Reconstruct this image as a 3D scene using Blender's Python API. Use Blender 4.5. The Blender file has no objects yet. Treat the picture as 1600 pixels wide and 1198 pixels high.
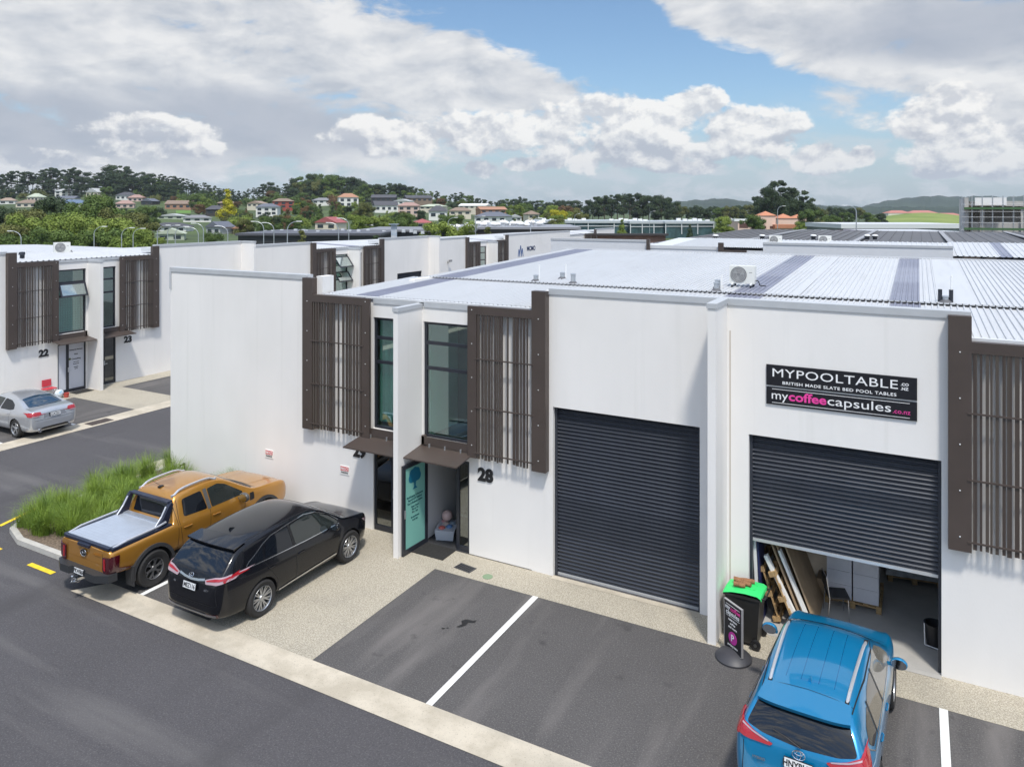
import bpy, bmesh, math, random
from mathutils import Vector, Matrix
from mathutils.bvhtree import BVHTree
R = math.radians
random.seed(7)
scene = bpy.context.scene
col = scene.collection

# ------------------------------------------------------------------ camera
CAM = Vector((0.0, -15.718, 8.5)); YAW = R(28.49); FPX = 1170.0
sA, cA = math.sin(YAW), math.cos(YAW)
cd = bpy.data.cameras.new("camera"); cam = bpy.data.objects.new("camera", cd); col.objects.link(cam)
cam.location = CAM; cam.rotation_euler = (R(90), 0, YAW)
cd.sensor_width = 36; cd.lens = FPX / 1600 * 36
cd.shift_y = -(599 - 327) / 1600.0
cd.clip_start = 0.1; cd.clip_end = 20000
scene.camera = cam

# ------------------------------------------------------------------ view + sun
scene.view_settings.view_transform = 'Standard'; scene.view_settings.look = 'None'
scene.view_settings.exposure = 0.34; scene.view_settings.gamma = 1.0
SUN_EL, SUN_AZ = R(63), math.atan2(0.606, -0.795)
sd = Vector((math.sin(SUN_AZ) * math.cos(SUN_EL), math.cos(SUN_AZ) * math.cos(SUN_EL), math.sin(SUN_EL)))
sl = bpy.data.lights.new("sun", 'SUN'); sun = bpy.data.objects.new("sun", sl); col.objects.link(sun)
sl.energy = 2.8; sl.angle = R(6); sl.color = (1.0, 0.955, 0.88)
sun.rotation_euler = sd.to_track_quat('Z', 'Y').to_euler()

# ------------------------------------------------------------------ world: blue sky with cloud banks by direction
world = bpy.data.worlds.new("World"); scene.world = world; world.use_nodes = True
WN, WL = world.node_tree.nodes, world.node_tree.links
WN.clear()
def wm(op, a, b=None, c=None, clamp=False):
    n = WN.new('ShaderNodeMath'); n.operation = op; n.use_clamp = clamp
    for i, v in enumerate((a, b, c)):
        if v is None: continue
        if isinstance(v, (int, float)): n.inputs[i].default_value = v
        else: WL.new(v, n.inputs[i])
    return n.outputs[0]
def wv(op, a, b=None):
    n = WN.new('ShaderNodeVectorMath'); n.operation = op
    for i, v in enumerate((a, b)):
        if v is None: continue
        if isinstance(v, (tuple, list)): n.inputs[i].default_value = v
        else: WL.new(v, n.inputs[i])
    return n.outputs['Value'] if op == 'DOT_PRODUCT' else n.outputs[0]
def smooth(v, a, b, lo=0.0, hi=1.0):
    n = WN.new('ShaderNodeMapRange'); n.interpolation_type = 'SMOOTHSTEP'
    WL.new(v, n.inputs[0]); n.inputs[1].default_value = a; n.inputs[2].default_value = b
    n.inputs[3].default_value = lo; n.inputs[4].default_value = hi
    return n.outputs[0]
def wmix(f, a, b):
    n = WN.new('ShaderNodeMix'); n.data_type = 'RGBA'
    if isinstance(f, float): n.inputs[0].default_value = f
    else: WL.new(f, n.inputs[0])
    for i, v in ((6, a), (7, b)):
        if isinstance(v, tuple): n.inputs[i].default_value = (*v, 1)
        else: WL.new(v, n.inputs[i])
    return n.outputs[2]
def wnoise(vec, scale, detail=6, rough=0.55, dist=0.0, kind='FBM'):
    n = WN.new('ShaderNodeTexNoise'); n.noise_type = kind
    WL.new(vec, n.inputs['Vector']); n.inputs['Scale'].default_value = scale
    n.inputs['Detail'].default_value = detail; n.inputs['Roughness'].default_value = rough
    n.inputs['Distortion'].default_value = dist
    return n.outputs[0]
tc = WN.new('ShaderNodeTexCoord')
sep = WN.new('ShaderNodeSeparateXYZ'); WL.new(tc.outputs['Generated'], sep.inputs[0])
# azimuth measured from the heading of the street row, elevation above the horizon (radians)
fx = wm('ADD', wm('MULTIPLY', sep.outputs[0], cA), wm('MULTIPLY', sep.outputs[1], sA))
fy = wm('ADD', wm('MULTIPLY', sep.outputs[0], -sA), wm('MULTIPLY', sep.outputs[1], cA))
az = wm('ARCTAN2', fx, fy); el = wm('ARCSINE', sep.outputs[2])
cmb = WN.new('ShaderNodeCombineXYZ'); WL.new(az, cmb.inputs[0]); WL.new(el, cmb.inputs[1])
AE = cmb.outputs[0]
def ae(x, y):
    a = math.atan((x - 800) / FPX); return a, math.atan((327 - y) / FPX * math.cos(a))
def field(ells):
    out = None
    for (x, y, rx, ry, *rot) in ells:
        a, e = ae(x, y); th = R(rot[0]) if rot else 0.0
        kx = rx / FPX * math.cos(a) ** 2; ky = ry / FPX * math.cos(a)
        d = wv('SUBTRACT', AE, (a, e, 0))
        u = wv('DOT_PRODUCT', d, (math.cos(th) / kx, math.sin(th) / kx, 0))
        v = wv('DOT_PRODUCT', d, (-math.sin(th) / ky, math.cos(th) / ky, 0))
        f = wm('SUBTRACT', 1.0, wm('ADD', wm('MULTIPLY', u, u), wm('MULTIPLY', v, v)))
        out = f if out is None else wm('MAXIMUM', out, f)
    return out
P1 = wv('MULTIPLY', AE, (1.0, 2.2, 1.0)); P1b = wv('ADD', P1, (0.02, 0.035, 0.0))
P2 = wv('MULTIPLY', AE, (1.0, 1.35, 1.0)); P2b = wv('ADD', P2, (0.006, 0.014, 0.0))
nS = wnoise(P1, 8.5, 10, 0.62, 0.3); nSb = wnoise(P1b, 8.5, 10, 0.62, 0.3)
nC = wnoise(P2, 22.0, 10, 0.60, 0.15); nCb = wnoise(P2b, 22.0, 10, 0.60, 0.15)
nH = wnoise(P1, 16.0, 6, 0.62, 0.3)
sky = WN.new('ShaderNodeTexSky'); sky.sky_type = 'NISHITA'; sky.sun_disc = False
sky.sun_elevation = SUN_EL; sky.sun_rotation = SUN_AZ; sky.air_density = 1.0; sky.dust_density = 1.2; sky.ozone_density = 1.5
skc = wv('MULTIPLY', sky.outputs[0], (0.95, 1.10, 1.18))
# layered grey bank, upper left and upper right (behind and over the camera too)
bank = [(120, 70, 700, 175, -3), (590, 82, 370, 84, -15), (760, 112, 220, 40, -14), (1330, 20, 330, 82, -18), (1120, 28, 150, 44, -30), (1620, 110, 330, 150, 5),
        (1240, 60, 230, 55, -24), (60, 235, 520, 70), (470, 215, 330, 60), (1500, 90, 260, 90, 5)]
fb = field(bank)
over = smooth(el, 0.34, 0.5)                                    # broken cloud overhead
back = smooth(wm('ABSOLUTE', az), 0.9, 1.3)
fb = wm('MAXIMUM', fb, wm('ADD', wm('MULTIPLY', wm('MAXIMUM', over, back), 1.15), -0.95))
Fb = wm('ADD', wm('MINIMUM', wm('MULTIPLY', fb, 0.62), 0.6), wm('MULTIPLY', wm('SUBTRACT', nS, 0.5), 2.1))
aB = smooth(Fb, -0.02, 0.34)
nSl = wnoise(P1, 7.0, 3, 0.5, 0.4); nSlb = wnoise(P1b, 7.0, 3, 0.5, 0.4)
litB = wm('ADD', wm('ADD', 0.55, wm('MULTIPLY', wm('SUBTRACT', nSl, nSlb), 2.2)), wm('MULTIPLY', wm('SUBTRACT', nS, nSb), 2.6), None, True)
dark = smooth(field([(90, 195, 420, 60), (420, 190, 260, 50, -5), (1500, 40, 260, 60)]), -0.5, 1.0)
cB0 = wmix(litB, (4.2, 4.5, 5.0), (6.9, 6.9, 6.9))
cB = wmix(wm('MULTIPLY', dark, 0.8), cB0, (3.3, 3.65, 4.35))
# cumulus heaps in the middle and right
cum = [(1070, 178, 58, 44), (1010, 190, 80, 44), (930, 188, 66, 40), (860, 200, 80, 44), (740, 210, 110, 38), (620, 215, 120, 36), (1150, 205, 75, 44), (1205, 208, 62, 52),
       (1280, 245, 55, 30), (1345, 242, 24, 18), (980, 232, 180, 40), (752, 265, 32, 18), (840, 256, 60, 14), (1475, 205, 90, 66), (1560, 225, 110, 54),
       (1465, 270, 45, 15), (250, 215, 130, 36), (60, 250, 120, 18), (1060, 262, 70, 14), (1100, 160, 40, 26), (1520, 170, 60, 40)]
fc = field(cum)
nL = wnoise(P2, 12.0, 2, 0.5, 0.2); nLb = wnoise(P2b, 12.0, 2, 0.5, 0.2)
Fc = wm('ADD', wm('ADD', wm('MINIMUM', wm('MULTIPLY', fc, 0.6), 0.5), wm('MULTIPLY', wm('SUBTRACT', nC, 0.5), 1.7)), wm('MULTIPLY', wm('SUBTRACT', nL, 0.5), 1.2))
aC = smooth(Fc, 0.02, 0.28)
litC = wm('ADD', wm('ADD', 0.5, wm('MULTIPLY', wm('SUBTRACT', nL, nLb), 4.2)), wm('MULTIPLY', wm('SUBTRACT', nC, nCb), 4.0), None, True)
hC = smooth(el, ae(1000, 262)[1], ae(1000, 180)[1], -0.2, 0.30)
cC = wmix(wm('ADD', litC, hC, None, True), (4.0, 4.3, 4.9), (7.9, 7.8, 7.6))
# thin haze bands low down
aH = wm('MULTIPLY', smooth(nH, 0.44, 0.60), smooth(el, 0.02, 0.16, 0.75, 0.0))
low = smooth(el, 0.0, 0.16, 0.62, 0.0)
c0 = wmix(low, skc, (3.95, 4.65, 5.45))
c1 = wmix(aH, c0, (5.3, 5.6, 5.95))
c2 = wmix(wm('MULTIPLY', aB, 0.97), c1, cB)
c3 = wmix(wm('MULTIPLY', aC, 0.95), c2, cC)
gain = wm('ADD', 1.0, wm('MULTIPLY', over, 0.7))
c4 = WN.new('ShaderNodeVectorMath'); c4.operation = 'SCALE'; WL.new(c3, c4.inputs[0]); WL.new(gain, c4.inputs['Scale'])
bg = WN.new('ShaderNodeBackground'); WL.new(c4.outputs[0], bg.inputs[0]); bg.inputs[1].default_value = 0.1
wo = WN.new('ShaderNodeOutputWorld'); WL.new(bg.outputs[0], wo.inputs[0])
world.cycles.sampling_method = 'MANUAL'; world.cycles.sample_map_resolution = 512

# ------------------------------------------------------------------ placing helpers
def c2w(r, d): return CAM.x + r * cA - d * sA, CAM.y + r * sA + d * cA
def at(px, d, py=None, z=None):
    """world point at photo column px, depth d (m along the view), row py or height z"""
    X, Y = c2w((px - 800) / FPX * d, d)
    if z is None: z = CAM.z - (py - 327) / FPX * d
    return Vector((X, Y, z))
def zat(py, d): return CAM.z - (py - 327) / FPX * d
def onY(px, py, Y=0.0):
    a = (px - 800) / FPX; dx, dy = a * cA - sA, a * sA + cA; t = (Y - CAM.y) / dy
    return CAM.x + dx * t, CAM.z - (py - 327) / FPX * t

# ------------------------------------------------------------------ materials
MC = {}
def mat(name, c, rough=0.6, metal=0.0, spec=0.5, coat=0.0, var=0.0, vs=3.0, bump=0.0, bs=60.0, c2=None, det=4, flake=0.0, alpha=None, vlo=0.35, vhi=0.65, coords='Object', stretch=None, speck=None, streak=None):
    if name in MC: return MC[name]
    m = bpy.data.materials.new(name); m.use_nodes = True; N, L = m.node_tree.nodes, m.node_tree.links
    b = N['Principled BSDF']; b.inputs['Base Color'].default_value = (*c, 1); b.inputs['Roughness'].default_value = rough
    b.inputs['Metallic'].default_value = metal; b.inputs['Specular IOR Level'].default_value = spec
    if coat: b.inputs['Coat Weight'].default_value = coat; b.inputs['Coat Roughness'].default_value = 0.03
    if var or bump or c2:
        t = N.new('ShaderNodeTexCoord'); src = t.outputs[coords]
        if stretch:
            mp = N.new('ShaderNodeMapping'); mp.inputs['Scale'].default_value = stretch; L.new(src, mp.inputs[0]); src = mp.outputs[0]
    if var or c2:
        n = N.new('ShaderNodeTexNoise'); n.inputs['Scale'].default_value = vs; n.inputs['Detail'].default_value = det; n.inputs['Roughness'].default_value = 0.6
        L.new(src, n.inputs['Vector'])
        mr = N.new('ShaderNodeMapRange'); mr.inputs[1].default_value = vlo; mr.inputs[2].default_value = vhi; L.new(n.outputs[0], mr.inputs[0])
        mx = N.new('ShaderNodeMix'); mx.data_type = 'RGBA'; L.new(mr.outputs[0], mx.inputs[0])
        ca = tuple(v * (1 - var) for v in c); cb = c2 if c2 else tuple(min(1, v * (1 + var)) for v in c)
        mx.inputs[6].default_value = (*ca, 1); mx.inputs[7].default_value = (*cb, 1); L.new(mx.outputs[2], b.inputs['Base Color'])
    def overlay(scale, lo, hi, cc, det2, st, fac):
        t3 = N.new('ShaderNodeTexCoord'); mp = N.new('ShaderNodeMapping'); mp.inputs['Scale'].default_value = st; L.new(t3.outputs['Object'], mp.inputs[0])
        n3 = N.new('ShaderNodeTexNoise'); n3.inputs['Scale'].default_value = scale; n3.inputs['Detail'].default_value = det2; L.new(mp.outputs[0], n3.inputs['Vector'])
        r3 = N.new('ShaderNodeMapRange'); r3.inputs[1].default_value = lo; r3.inputs[2].default_value = hi; r3.inputs[4].default_value = fac; L.new(n3.outputs[0], r3.inputs[0])
        x3 = N.new('ShaderNodeMix'); x3.data_type = 'RGBA'; L.new(r3.outputs[0], x3.inputs[0]); x3.inputs[7].default_value = (*cc, 1)
        if b.inputs['Base Color'].is_linked: L.new(b.inputs['Base Color'].links[0].from_socket, x3.inputs[6])
        else: x3.inputs[6].default_value = (*c, 1)
        L.new(x3.outputs[2], b.inputs['Base Color'])
    for o_ in (speck or []): overlay(*o_)
    for o_ in (streak or []): overlay(*o_)
    if bump:
        n2 = N.new('ShaderNodeTexNoise'); n2.inputs['Scale'].default_value = bs; n2.inputs['Detail'].default_value = 3
        L.new(src, n2.inputs['Vector']); bp = N.new('ShaderNodeBump'); bp.inputs['Strength'].default_value = bump; bp.inputs['Distance'].default_value = 0.02
        L.new(n2.outputs[0], bp.inputs['Height']); L.new(bp.outputs[0], b.inputs['Normal'])
    MC[name] = m; return m
def glassmat(name, tint, gl=0.12, rough=0.02):
    """thin pane: tinted see-through plus mirror reflection that grows at grazing angles"""
    if name in MC: return MC[name]
    m = bpy.data.materials.new(name); m.use_nodes = True; N, L = m.node_tree.nodes, m.node_tree.links; N.clear()
    o = N.new('ShaderNodeOutputMaterial'); t = N.new('ShaderNodeBsdfTransparent'); t.inputs[0].default_value = (*tint, 1)
    g = N.new('ShaderNodeBsdfGlossy'); g.inputs['Roughness'].default_value = rough; g.inputs['Color'].default_value = (0.95, 1, 1, 1)
    lw = N.new('ShaderNodeLayerWeight'); lw.inputs[0].default_value = 0.35
    mr = N.new('ShaderNodeMapRange'); L.new(lw.outputs['Facing'], mr.inputs[0]); mr.inputs[3].default_value = gl; mr.inputs[4].default_value = 0.85
    mx = N.new('ShaderNodeMixShader'); L.new(mr.outputs[0], mx.inputs[0]); L.new(t.outputs[0], mx.inputs[1]); L.new(g.outputs[0], mx.inputs[2]); L.new(mx.outputs[0], o.inputs[0])
    MC[name] = m; return m

# ------------------------------------------------------------------ mesh builder
class MB:
    def __init__(s): s.bm = bmesh.new()
    def face(s, pts):
        return s.bm.faces.new([s.bm.verts.new(p) for p in pts])
    def box(s, x0, x1, y0, y1, z0, z1):
        v = [s.bm.verts.new(p) for p in ((x0,y0,z0),(x1,y0,z0),(x1,y1,z0),(x0,y1,z0),(x0,y0,z1),(x1,y0,z1),(x1,y1,z1),(x0,y1,z1))]
        for f in ((0,3,2,1),(4,5,6,7),(0,1,5,4),(1,2,6,5),(2,3,7,6),(3,0,4,7)): s.bm.faces.new([v[i] for i in f])
        return s
    def rbox(s, cx, cy, z0, lx, ly, lz, rot=0.0, tilt=0.0):
        M = Matrix.Translation((cx, cy, z0)) @ Matrix.Rotation(rot, 4, 'Z') @ Matrix.Rotation(tilt, 4, 'X')
        n = len(s.bm.verts); s.box(-lx/2, lx/2, -ly/2, ly/2, 0, lz); s.bm.verts.ensure_lookup_table()
        for v in s.bm.verts[n:]: v.co = M @ v.co
        return s
    def prism(s, poly, axis, a, b):
        """extrude a 2-D polygon along an axis from a to b"""
        def P(p, t): return {'x': (t, p[0], p[1]), 'y': (p[0], t, p[1]), 'z': (p[0], p[1], t)}[axis]
        A = [s.bm.verts.new(P(p, a)) for p in poly]; B = [s.bm.verts.new(P(p, b)) for p in poly]; n = len(poly)
        s.bm.faces.new(A); s.bm.faces.new(B[::-1])
        for i in range(n): s.bm.faces.new((A[i], B[i], B[(i+1) % n], A[(i+1) % n]))
        return s
    def cyl(s, p0, p1, r0, r1=None, seg=12, cap=True):
        r1 = r0 if r1 is None else r1; p0, p1 = Vector(p0), Vector(p1); d = (p1 - p0).normalized()
        a = d.orthogonal().normalized(); b = d.cross(a); A, B = [], []
        for i in range(seg):
            t = 2 * math.pi * i / seg; o = a * math.cos(t) + b * math.sin(t)
            A.append(s.bm.verts.new(p0 + o * r0)); B.append(s.bm.verts.new(p1 + o * r1))
        for i in range(seg): s.bm.faces.new((A[i], A[(i+1) % seg], B[(i+1) % seg], B[i]))
        if cap: s.bm.faces.new(A[::-1]); s.bm.faces.new(B)
        return s
    def tube(s, pts, r, seg=8):
        for i in range(len(pts) - 1): s.cyl(pts[i], pts[i+1], r if not isinstance(r, list) else r[i], r if not isinstance(r, list) else r[i+1], seg)
        return s
    def lathe(s, prof, c=(0,0,0), axis='z', seg=24, close=False):
        rings = []
        for (r, h) in prof:
            ring = []
            for i in range(seg):
                t = 2 * math.pi * i / seg; u, v = r * math.cos(t), r * math.sin(t)
                p = {'z': (u, v, h), 'x': (h, u, v), 'y': (v, h, u)}[axis]
                ring.append(s.bm.verts.new(Vector(p) + Vector(c)))
            rings.append(ring)
        for k in range(len(rings) - 1):
            for i in range(seg): s.bm.faces.new((rings[k][i], rings[k][(i+1) % seg], rings[k+1][(i+1) % seg], rings[k+1][i]))
        if close: s.bm.faces.new(rings[0][::-1]); s.bm.faces.new(rings[-1])
        return s
    def sphere(s, c, r, sx=1, sy=1, sz=1, seg=12, ring=8):
        pr = [(max(1e-4, r * math.sin(math.pi * k / ring)), -r * math.cos(math.pi * k / ring)) for k in range(ring + 1)]
        n = len(s.bm.verts); s.lathe(pr, (0,0,0), 'z', seg); s.bm.verts.ensure_lookup_table()
        for v in s.bm.verts[n:]: v.co = Vector((v.co.x * sx + c[0], v.co.y * sy + c[1], v.co.z * sz + c[2]))
        return s
    def xf(s, M):
        for v in s.bm.verts: v.co = M @ v.co
        return s
    def build(s, name, m, parent=None, smooth=False, bevel=0.0, world=True, mats=None):
        bm = s.bm
        if bevel: bmesh.ops.bevel(bm, geom=[e for e in bm.edges if e.is_manifold and e.calc_face_angle(0) > 0.6], offset=bevel, segments=2, affect='EDGES', profile=0.6)
        bmesh.ops.recalc_face_normals(bm, faces=bm.faces)
        me = bpy.data.meshes.new(name)
        if parent is not None and world:
            bm.transform(Matrix.Translation(-parent.location))
        bm.to_mesh(me); bm.free()
        for x in (mats or [m]): me.materials.append(x)
        if smooth:
            for p in me.polygons: p.use_smooth = True
            try: me.set_sharp_from_angle(angle=R(38))
            except Exception: pass
        o = bpy.data.objects.new(name, me); col.objects.link(o)
        if parent is not None: o.parent = parent
        return o
def tag(o, label=None, cat=None, group=None, kind=None):
    if label: o['label'] = label
    if cat: o['category'] = cat
    if group: o['group'] = group
    if kind: o['kind'] = kind
    return o
def thing(name, label, cat, loc=(0,0,0), rz=0.0, group=None):
    o = bpy.data.objects.new(name, None); o.empty_display_size = 0.3; col.objects.link(o); o.location = loc; o.rotation_euler = (0,0,rz)
    return tag(o, label, cat, group)
def struct(o): o['kind'] = 'structure'; return o
def dup(o, parent=None):
    c = o.copy(); col.objects.link(c)
    if parent is not None: c.parent = parent
    for ch in list(o.children): dup(ch, c)
    return c
def recenter(o, base):
    """move a one-mesh thing's origin to its base point"""
    base = Vector(base); o.data.transform(Matrix.Translation(-base)); o.location = base; return o
def text_mesh(name, txt, size, m, parent, M, depth=0.004, bold=0.0, align='CENTER', spacing=1.0, xs=1.0, world_inv=True):
    cu = bpy.data.curves.new(name, 'FONT'); cu.body = txt; cu.size = size; cu.extrude = depth; cu.offset = bold
    cu.align_x = align; cu.align_y = 'CENTER'; cu.space_character = spacing; cu.resolution_u = 3
    t = bpy.data.objects.new(name, cu); col.objects.link(t)
    dg = bpy.context.evaluated_depsgraph_get(); me = bpy.data.meshes.new_from_object(t.evaluated_get(dg))
    bpy.data.objects.remove(t); bpy.data.curves.remove(cu)
    me.transform(M @ Matrix.Diagonal((xs, 1, 1, 1)))
    if parent is not None and world_inv: me.transform(Matrix.Translation(-parent.location))
    me.materials.clear(); me.materials.append(m); me.name = name
    o = bpy.data.objects.new(name, me); col.objects.link(o)
    if parent is not None: o.parent = parent
    return o
FACE_FRONT = Matrix.Rotation(R(90), 4, 'X')          # text standing up, read from -Y
def holes_wall(mb, u0, u1, z0, z1, y0, y1, holes):
    """wall slab between y0 (front) and y1 with rectangular openings; only outside faces"""
    us = sorted({u0, u1, *[h[0] for h in holes], *[h[1] for h in holes]}); zs = sorted({z0, z1, *[h[2] for h in holes], *[h[3] for h in holes]})
    us = [u for u in us if u0 <= u <= u1]; zs = [z for z in zs if z0 <= z <= z1]
    def solid(i, j):
        if i < 0 or j < 0 or i >= len(us) - 1 or j >= len(zs) - 1: return False
        cu, cz = (us[i] + us[i+1]) / 2, (zs[j] + zs[j+1]) / 2
        return not any(h[0] < cu < h[1] and h[2] < cz < h[3] for h in holes)
    V = {}
    def v(i, j, k):
        if (i, j, k) not in V: V[(i, j, k)] = mb.bm.verts.new((us[i], (y0, y1)[k], zs[j]))
        return V[(i, j, k)]
    for i in range(len(us) - 1):
        for j in range(len(zs) - 1):
            if not solid(i, j): continue
            mb.bm.faces.new((v(i,j,0), v(i+1,j,0), v(i+1,j+1,0), v(i,j+1,0))); mb.bm.faces.new((v(i,j,1), v(i,j+1,1), v(i+1,j+1,1), v(i+1,j,1)))
            if not solid(i-1, j): mb.bm.faces.new((v(i,j,0), v(i,j+1,0), v(i,j+1,1), v(i,j,1)))
            if not solid(i+1, j): mb.bm.faces.new((v(i+1,j,0), v(i+1,j,1), v(i+1,j+1,1), v(i+1,j+1,0)))
            if not solid(i, j-1): mb.bm.faces.new((v(i,j,0), v(i,j,1), v(i+1,j,1), v(i+1,j,0)))
            if not solid(i, j+1): mb.bm.faces.new((v(i,j+1,0), v(i+1,j+1,0), v(i+1,j+1,1), v(i,j+1,1)))
    return mb
# ================================================================== shared materials
M_ASPH = mat('asphalt', (0.066, 0.062, 0.066), 0.85, var=0.10, speck=[(38, .52, .68, (.15, .145, .145), 2, (1, 1, 1), .5), (30, .56, .70, (.035, .034, .035), 2, (1.1, .9, 1), .6), (.9, .55, .75, (.135, .128, .125), 6, (.12, 1.2, 1), .8), (.5, .58, .72, (.050, .047, .049), 5, (1, .35, 1), .75)], vs=0.35, bump=0.35, bs=140, det=9, vlo=0.3, vhi=0.7)
M_ASPH2 = mat('bay_asphalt', (0.082, 0.077, 0.076), 0.85, var=0.10, speck=[(38, .52, .68, (.20, .19, .18), 2, (1, 1, 1), .5), (30, .56, .70, (.04, .038, .038), 2, (1.1, .9, 1), .6), (.8, .52, .74, (.165, .152, .145), 6, (1.6, .25, 1), .8), (2.2, .64, .74, (.045, .042, .042), 4, (1, 1, 1), .7)], vs=0.6, bump=0.35, bs=140, det=9, vlo=0.3, vhi=0.7)
M_AGG = mat('exposed_aggregate', (0.31, 0.275, 0.21), 0.85, var=0.0, vs=34, bump=0.3, bs=90, c2=(0.50, 0.45, 0.36), speck=[(.7, .52, .72, (.24, .22, .18), 6, (1, 1, 1), .45), (55, .50, .62, (.17, .155, .125), 3, (1, 1, 1), .6), (48, .55, .66, (.62, .57, .48), 3, (1, 1, 1), .6)], det=5, vlo=0.38, vhi=0.6)
M_STRIP = mat('channel_concrete', (0.42, 0.37, 0.29), 0.8, speck=[(.8, .52, .68, (.36, .33, .27), 8, (.35, 2.0, 1), .6), (40, .6, .7, (.25, .22, .18), 2, (1, 1, 1), .5)], vs=1.3, c2=(0.54, 0.48, 0.385), bump=0.15, bs=50, det=8, vlo=0.4, vhi=0.58)
M_LINE = mat('line_paint', (0.74, 0.74, 0.71), 0.7, vs=7, var=0.05, c2=(0.80, 0.80, 0.78), det=6)
M_YEL = mat('yellow_paint', (0.75, 0.52, 0.02), 0.7, var=0.1, vs=8)
M_WALL = mat('white_plaster', (0.80, 0.775, 0.745), 0.75, streak=[(1.0, .58, .80, (.66, .645, .60), 6, (5, 5, .12), .45), (.5, .5, .75, (.72, .70, .665), 7, (1, 1, .8), .5)], var=0.025, vs=0.8, bump=0.08, bs=40, det=6, stretch=(1, 1, 0.35))
M_WALLD = mat('soiled_plaster', (0.72, 0.71, 0.68), 0.8, var=0.05, vs=3, det=6)
M_COP = mat('coping_metal', (0.46, 0.475, 0.49), 0.5, var=0.04, vs=2)
M_COPW = mat('coping_white', (0.60, 0.61, 0.62), 0.45)
M_ROOF = mat('white_roofing', (0.52, 0.53, 0.545), 0.45, streak=[(2.0, .52, .78, (.42, .42, .42), 5, (3, .25, 1), .5)], var=0.03, vs=0.5, stretch=(1, 0.2, 1))
M_ROOFR = mat('rib_shadow', (0.66, 0.68, 0.72), 0.45)
M_SKYL = mat('translucent_sheet', (0.27, 0.28, 0.35), 0.35, var=0.08, vs=2)
_n, _l = M_SKYL.node_tree.nodes, M_SKYL.node_tree.links; _t = _n.new('ShaderNodeBsdfTransparent'); _m = _n.new('ShaderNodeMixShader'); _m.inputs[0].default_value = 0.16
_l.new(_n['Principled BSDF'].outputs[0], _m.inputs[1]); _l.new(_t.outputs[0], _m.inputs[2]); _l.new(_m.outputs[0], _n['Material Output'].inputs[0])
M_BRN = mat('bronze_metal', (0.078, 0.060, 0.052), 0.42, metal=0.15, var=0.06, vs=2)
M_BRN2 = mat('bronze_slat', (0.060, 0.044, 0.037), 0.45, metal=0.1, vs=11, c2=(0.082, 0.066, 0.055), det=1, vlo=.42, vhi=.58, stretch=(1, .01, .01))
M_FRM = mat('window_frame_dark', (0.022, 0.025, 0.034), 0.35)
M_SHUT = mat('shutter_steel', (0.040, 0.045, 0.058), 0.34, metal=0.2, var=0.06, vs=2)
M_BOLT = mat('bolt_zinc', (0.8, 0.8, 0.78), 0.3, metal=0.3)
M_BLK = mat('black_plastic', (0.014, 0.014, 0.016), 0.42)
M_NUM = mat('numeral_black', (0.012, 0.012, 0.014), 0.5)
M_GAL = mat('galvanised', (0.50, 0.52, 0.54), 0.4, metal=0.7)
M_WHT = mat('white_paint', (0.78, 0.78, 0.77), 0.5)
M_INT = mat('interior_wall', (0.62, 0.61, 0.60), 0.8)
M_CARP = mat('dark_carpet', (0.035, 0.035, 0.038), 0.95, var=0.2, vs=20)
M_CONC = mat('warehouse_floor', (0.40, 0.385, 0.36), 0.6, var=0.1, vs=1.4, det=6)
M_CURT = mat('pale_curtain', (0.62, 0.70, 0.66), 0.9)
G_TEAL = glassmat('teal_glass', (0.60, 0.80, 0.76), 0.09)
G_CLEAR = glassmat('clear_glass', (0.75, 0.82, 0.80), 0.08)
M_CONCR = mat('kerb_concrete', (0.46, 0.44, 0.40), 0.85, var=0.1, vs=3, det=6)

# ================================================================== ground
def sheet(name, m, x0, x1, y0, y1, z):
    return struct(_sheet(name, m, [(x0,y0),(x1,y0),(x1,y1),(x0,y1)], z))
def _sheet(name, m, poly, z):
    b = MB(); b.face([(p[0], p[1], z) for p in poly]); return b.build(name, m)
def hillf(px):
    ks = [(-2000, 0.9), (0, 1.0), (250, 1.0), (340, .80), (430, .72), (500, .90), (600, .88), (660, 0.75), (760, 0.52), (880, 0.15), (1000, 0.0), (3000, 0.0)]
    for (a, u), (b, w) in zip(ks, ks[1:]):
        if px <= b: t = max(0, (px - a) / (b - a)); return u + (w - u) * t
    return 0.05
def terrain_h(X, Y):
    dx, dy = X - CAM.x, Y - CAM.y; r = dx * cA + dy * sA; d = -dx * sA + dy * cA
    if d < 160: return -0.1
    px = 800 + r / d * FPX
    ks = [(160, 0), (260, 1.2), (350, 3.1), (420, 5.6), (500, 9.3), (560, 14), (610, 20), (660, 24), (900, 22), (1400, 0), (9000, 0)]
    h = 0
    for (a, u), (b_, w) in zip(ks, ks[1:]):
        if a <= d <= b_: h = u + (w - u) * (d - a) / (b_ - a)
    def sm(a, b_, t): t = min(1, max(0, (t - a) / (b_ - a))); return t * t * (3 - 2 * t)
    g = math.exp(-((px - 1445) / 75) ** 2) * (1 - sm(900, 1200, d))
    return h * hillf(px) - 0.1 + g * 5.5 * sm(380, 590, d)
b = MB(); rings = [20, 100, 160, 200, 260, 300, 350, 385, 420, 460, 500, 530, 560, 585, 610, 640, 680, 760, 900, 1100, 1400, 2500, 3400]
NA = 120; grid = []
for d in rings:
    row = []
    for i in range(NA + 1):
        th = R(-180 + 360 * i / NA); X = CAM.x + d * math.sin(th); Y = CAM.y + d * math.cos(th)
        row.append(b.bm.verts.new((X, Y, terrain_h(X, Y))))
    grid.append(row)
for k in range(len(rings) - 1):
    for i in range(NA): b.bm.faces.new((grid[k][i], grid[k][i+1], grid[k+1][i+1], grid[k+1][i]))
b.bm.faces.new(grid[0][:NA][::-1])
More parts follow.
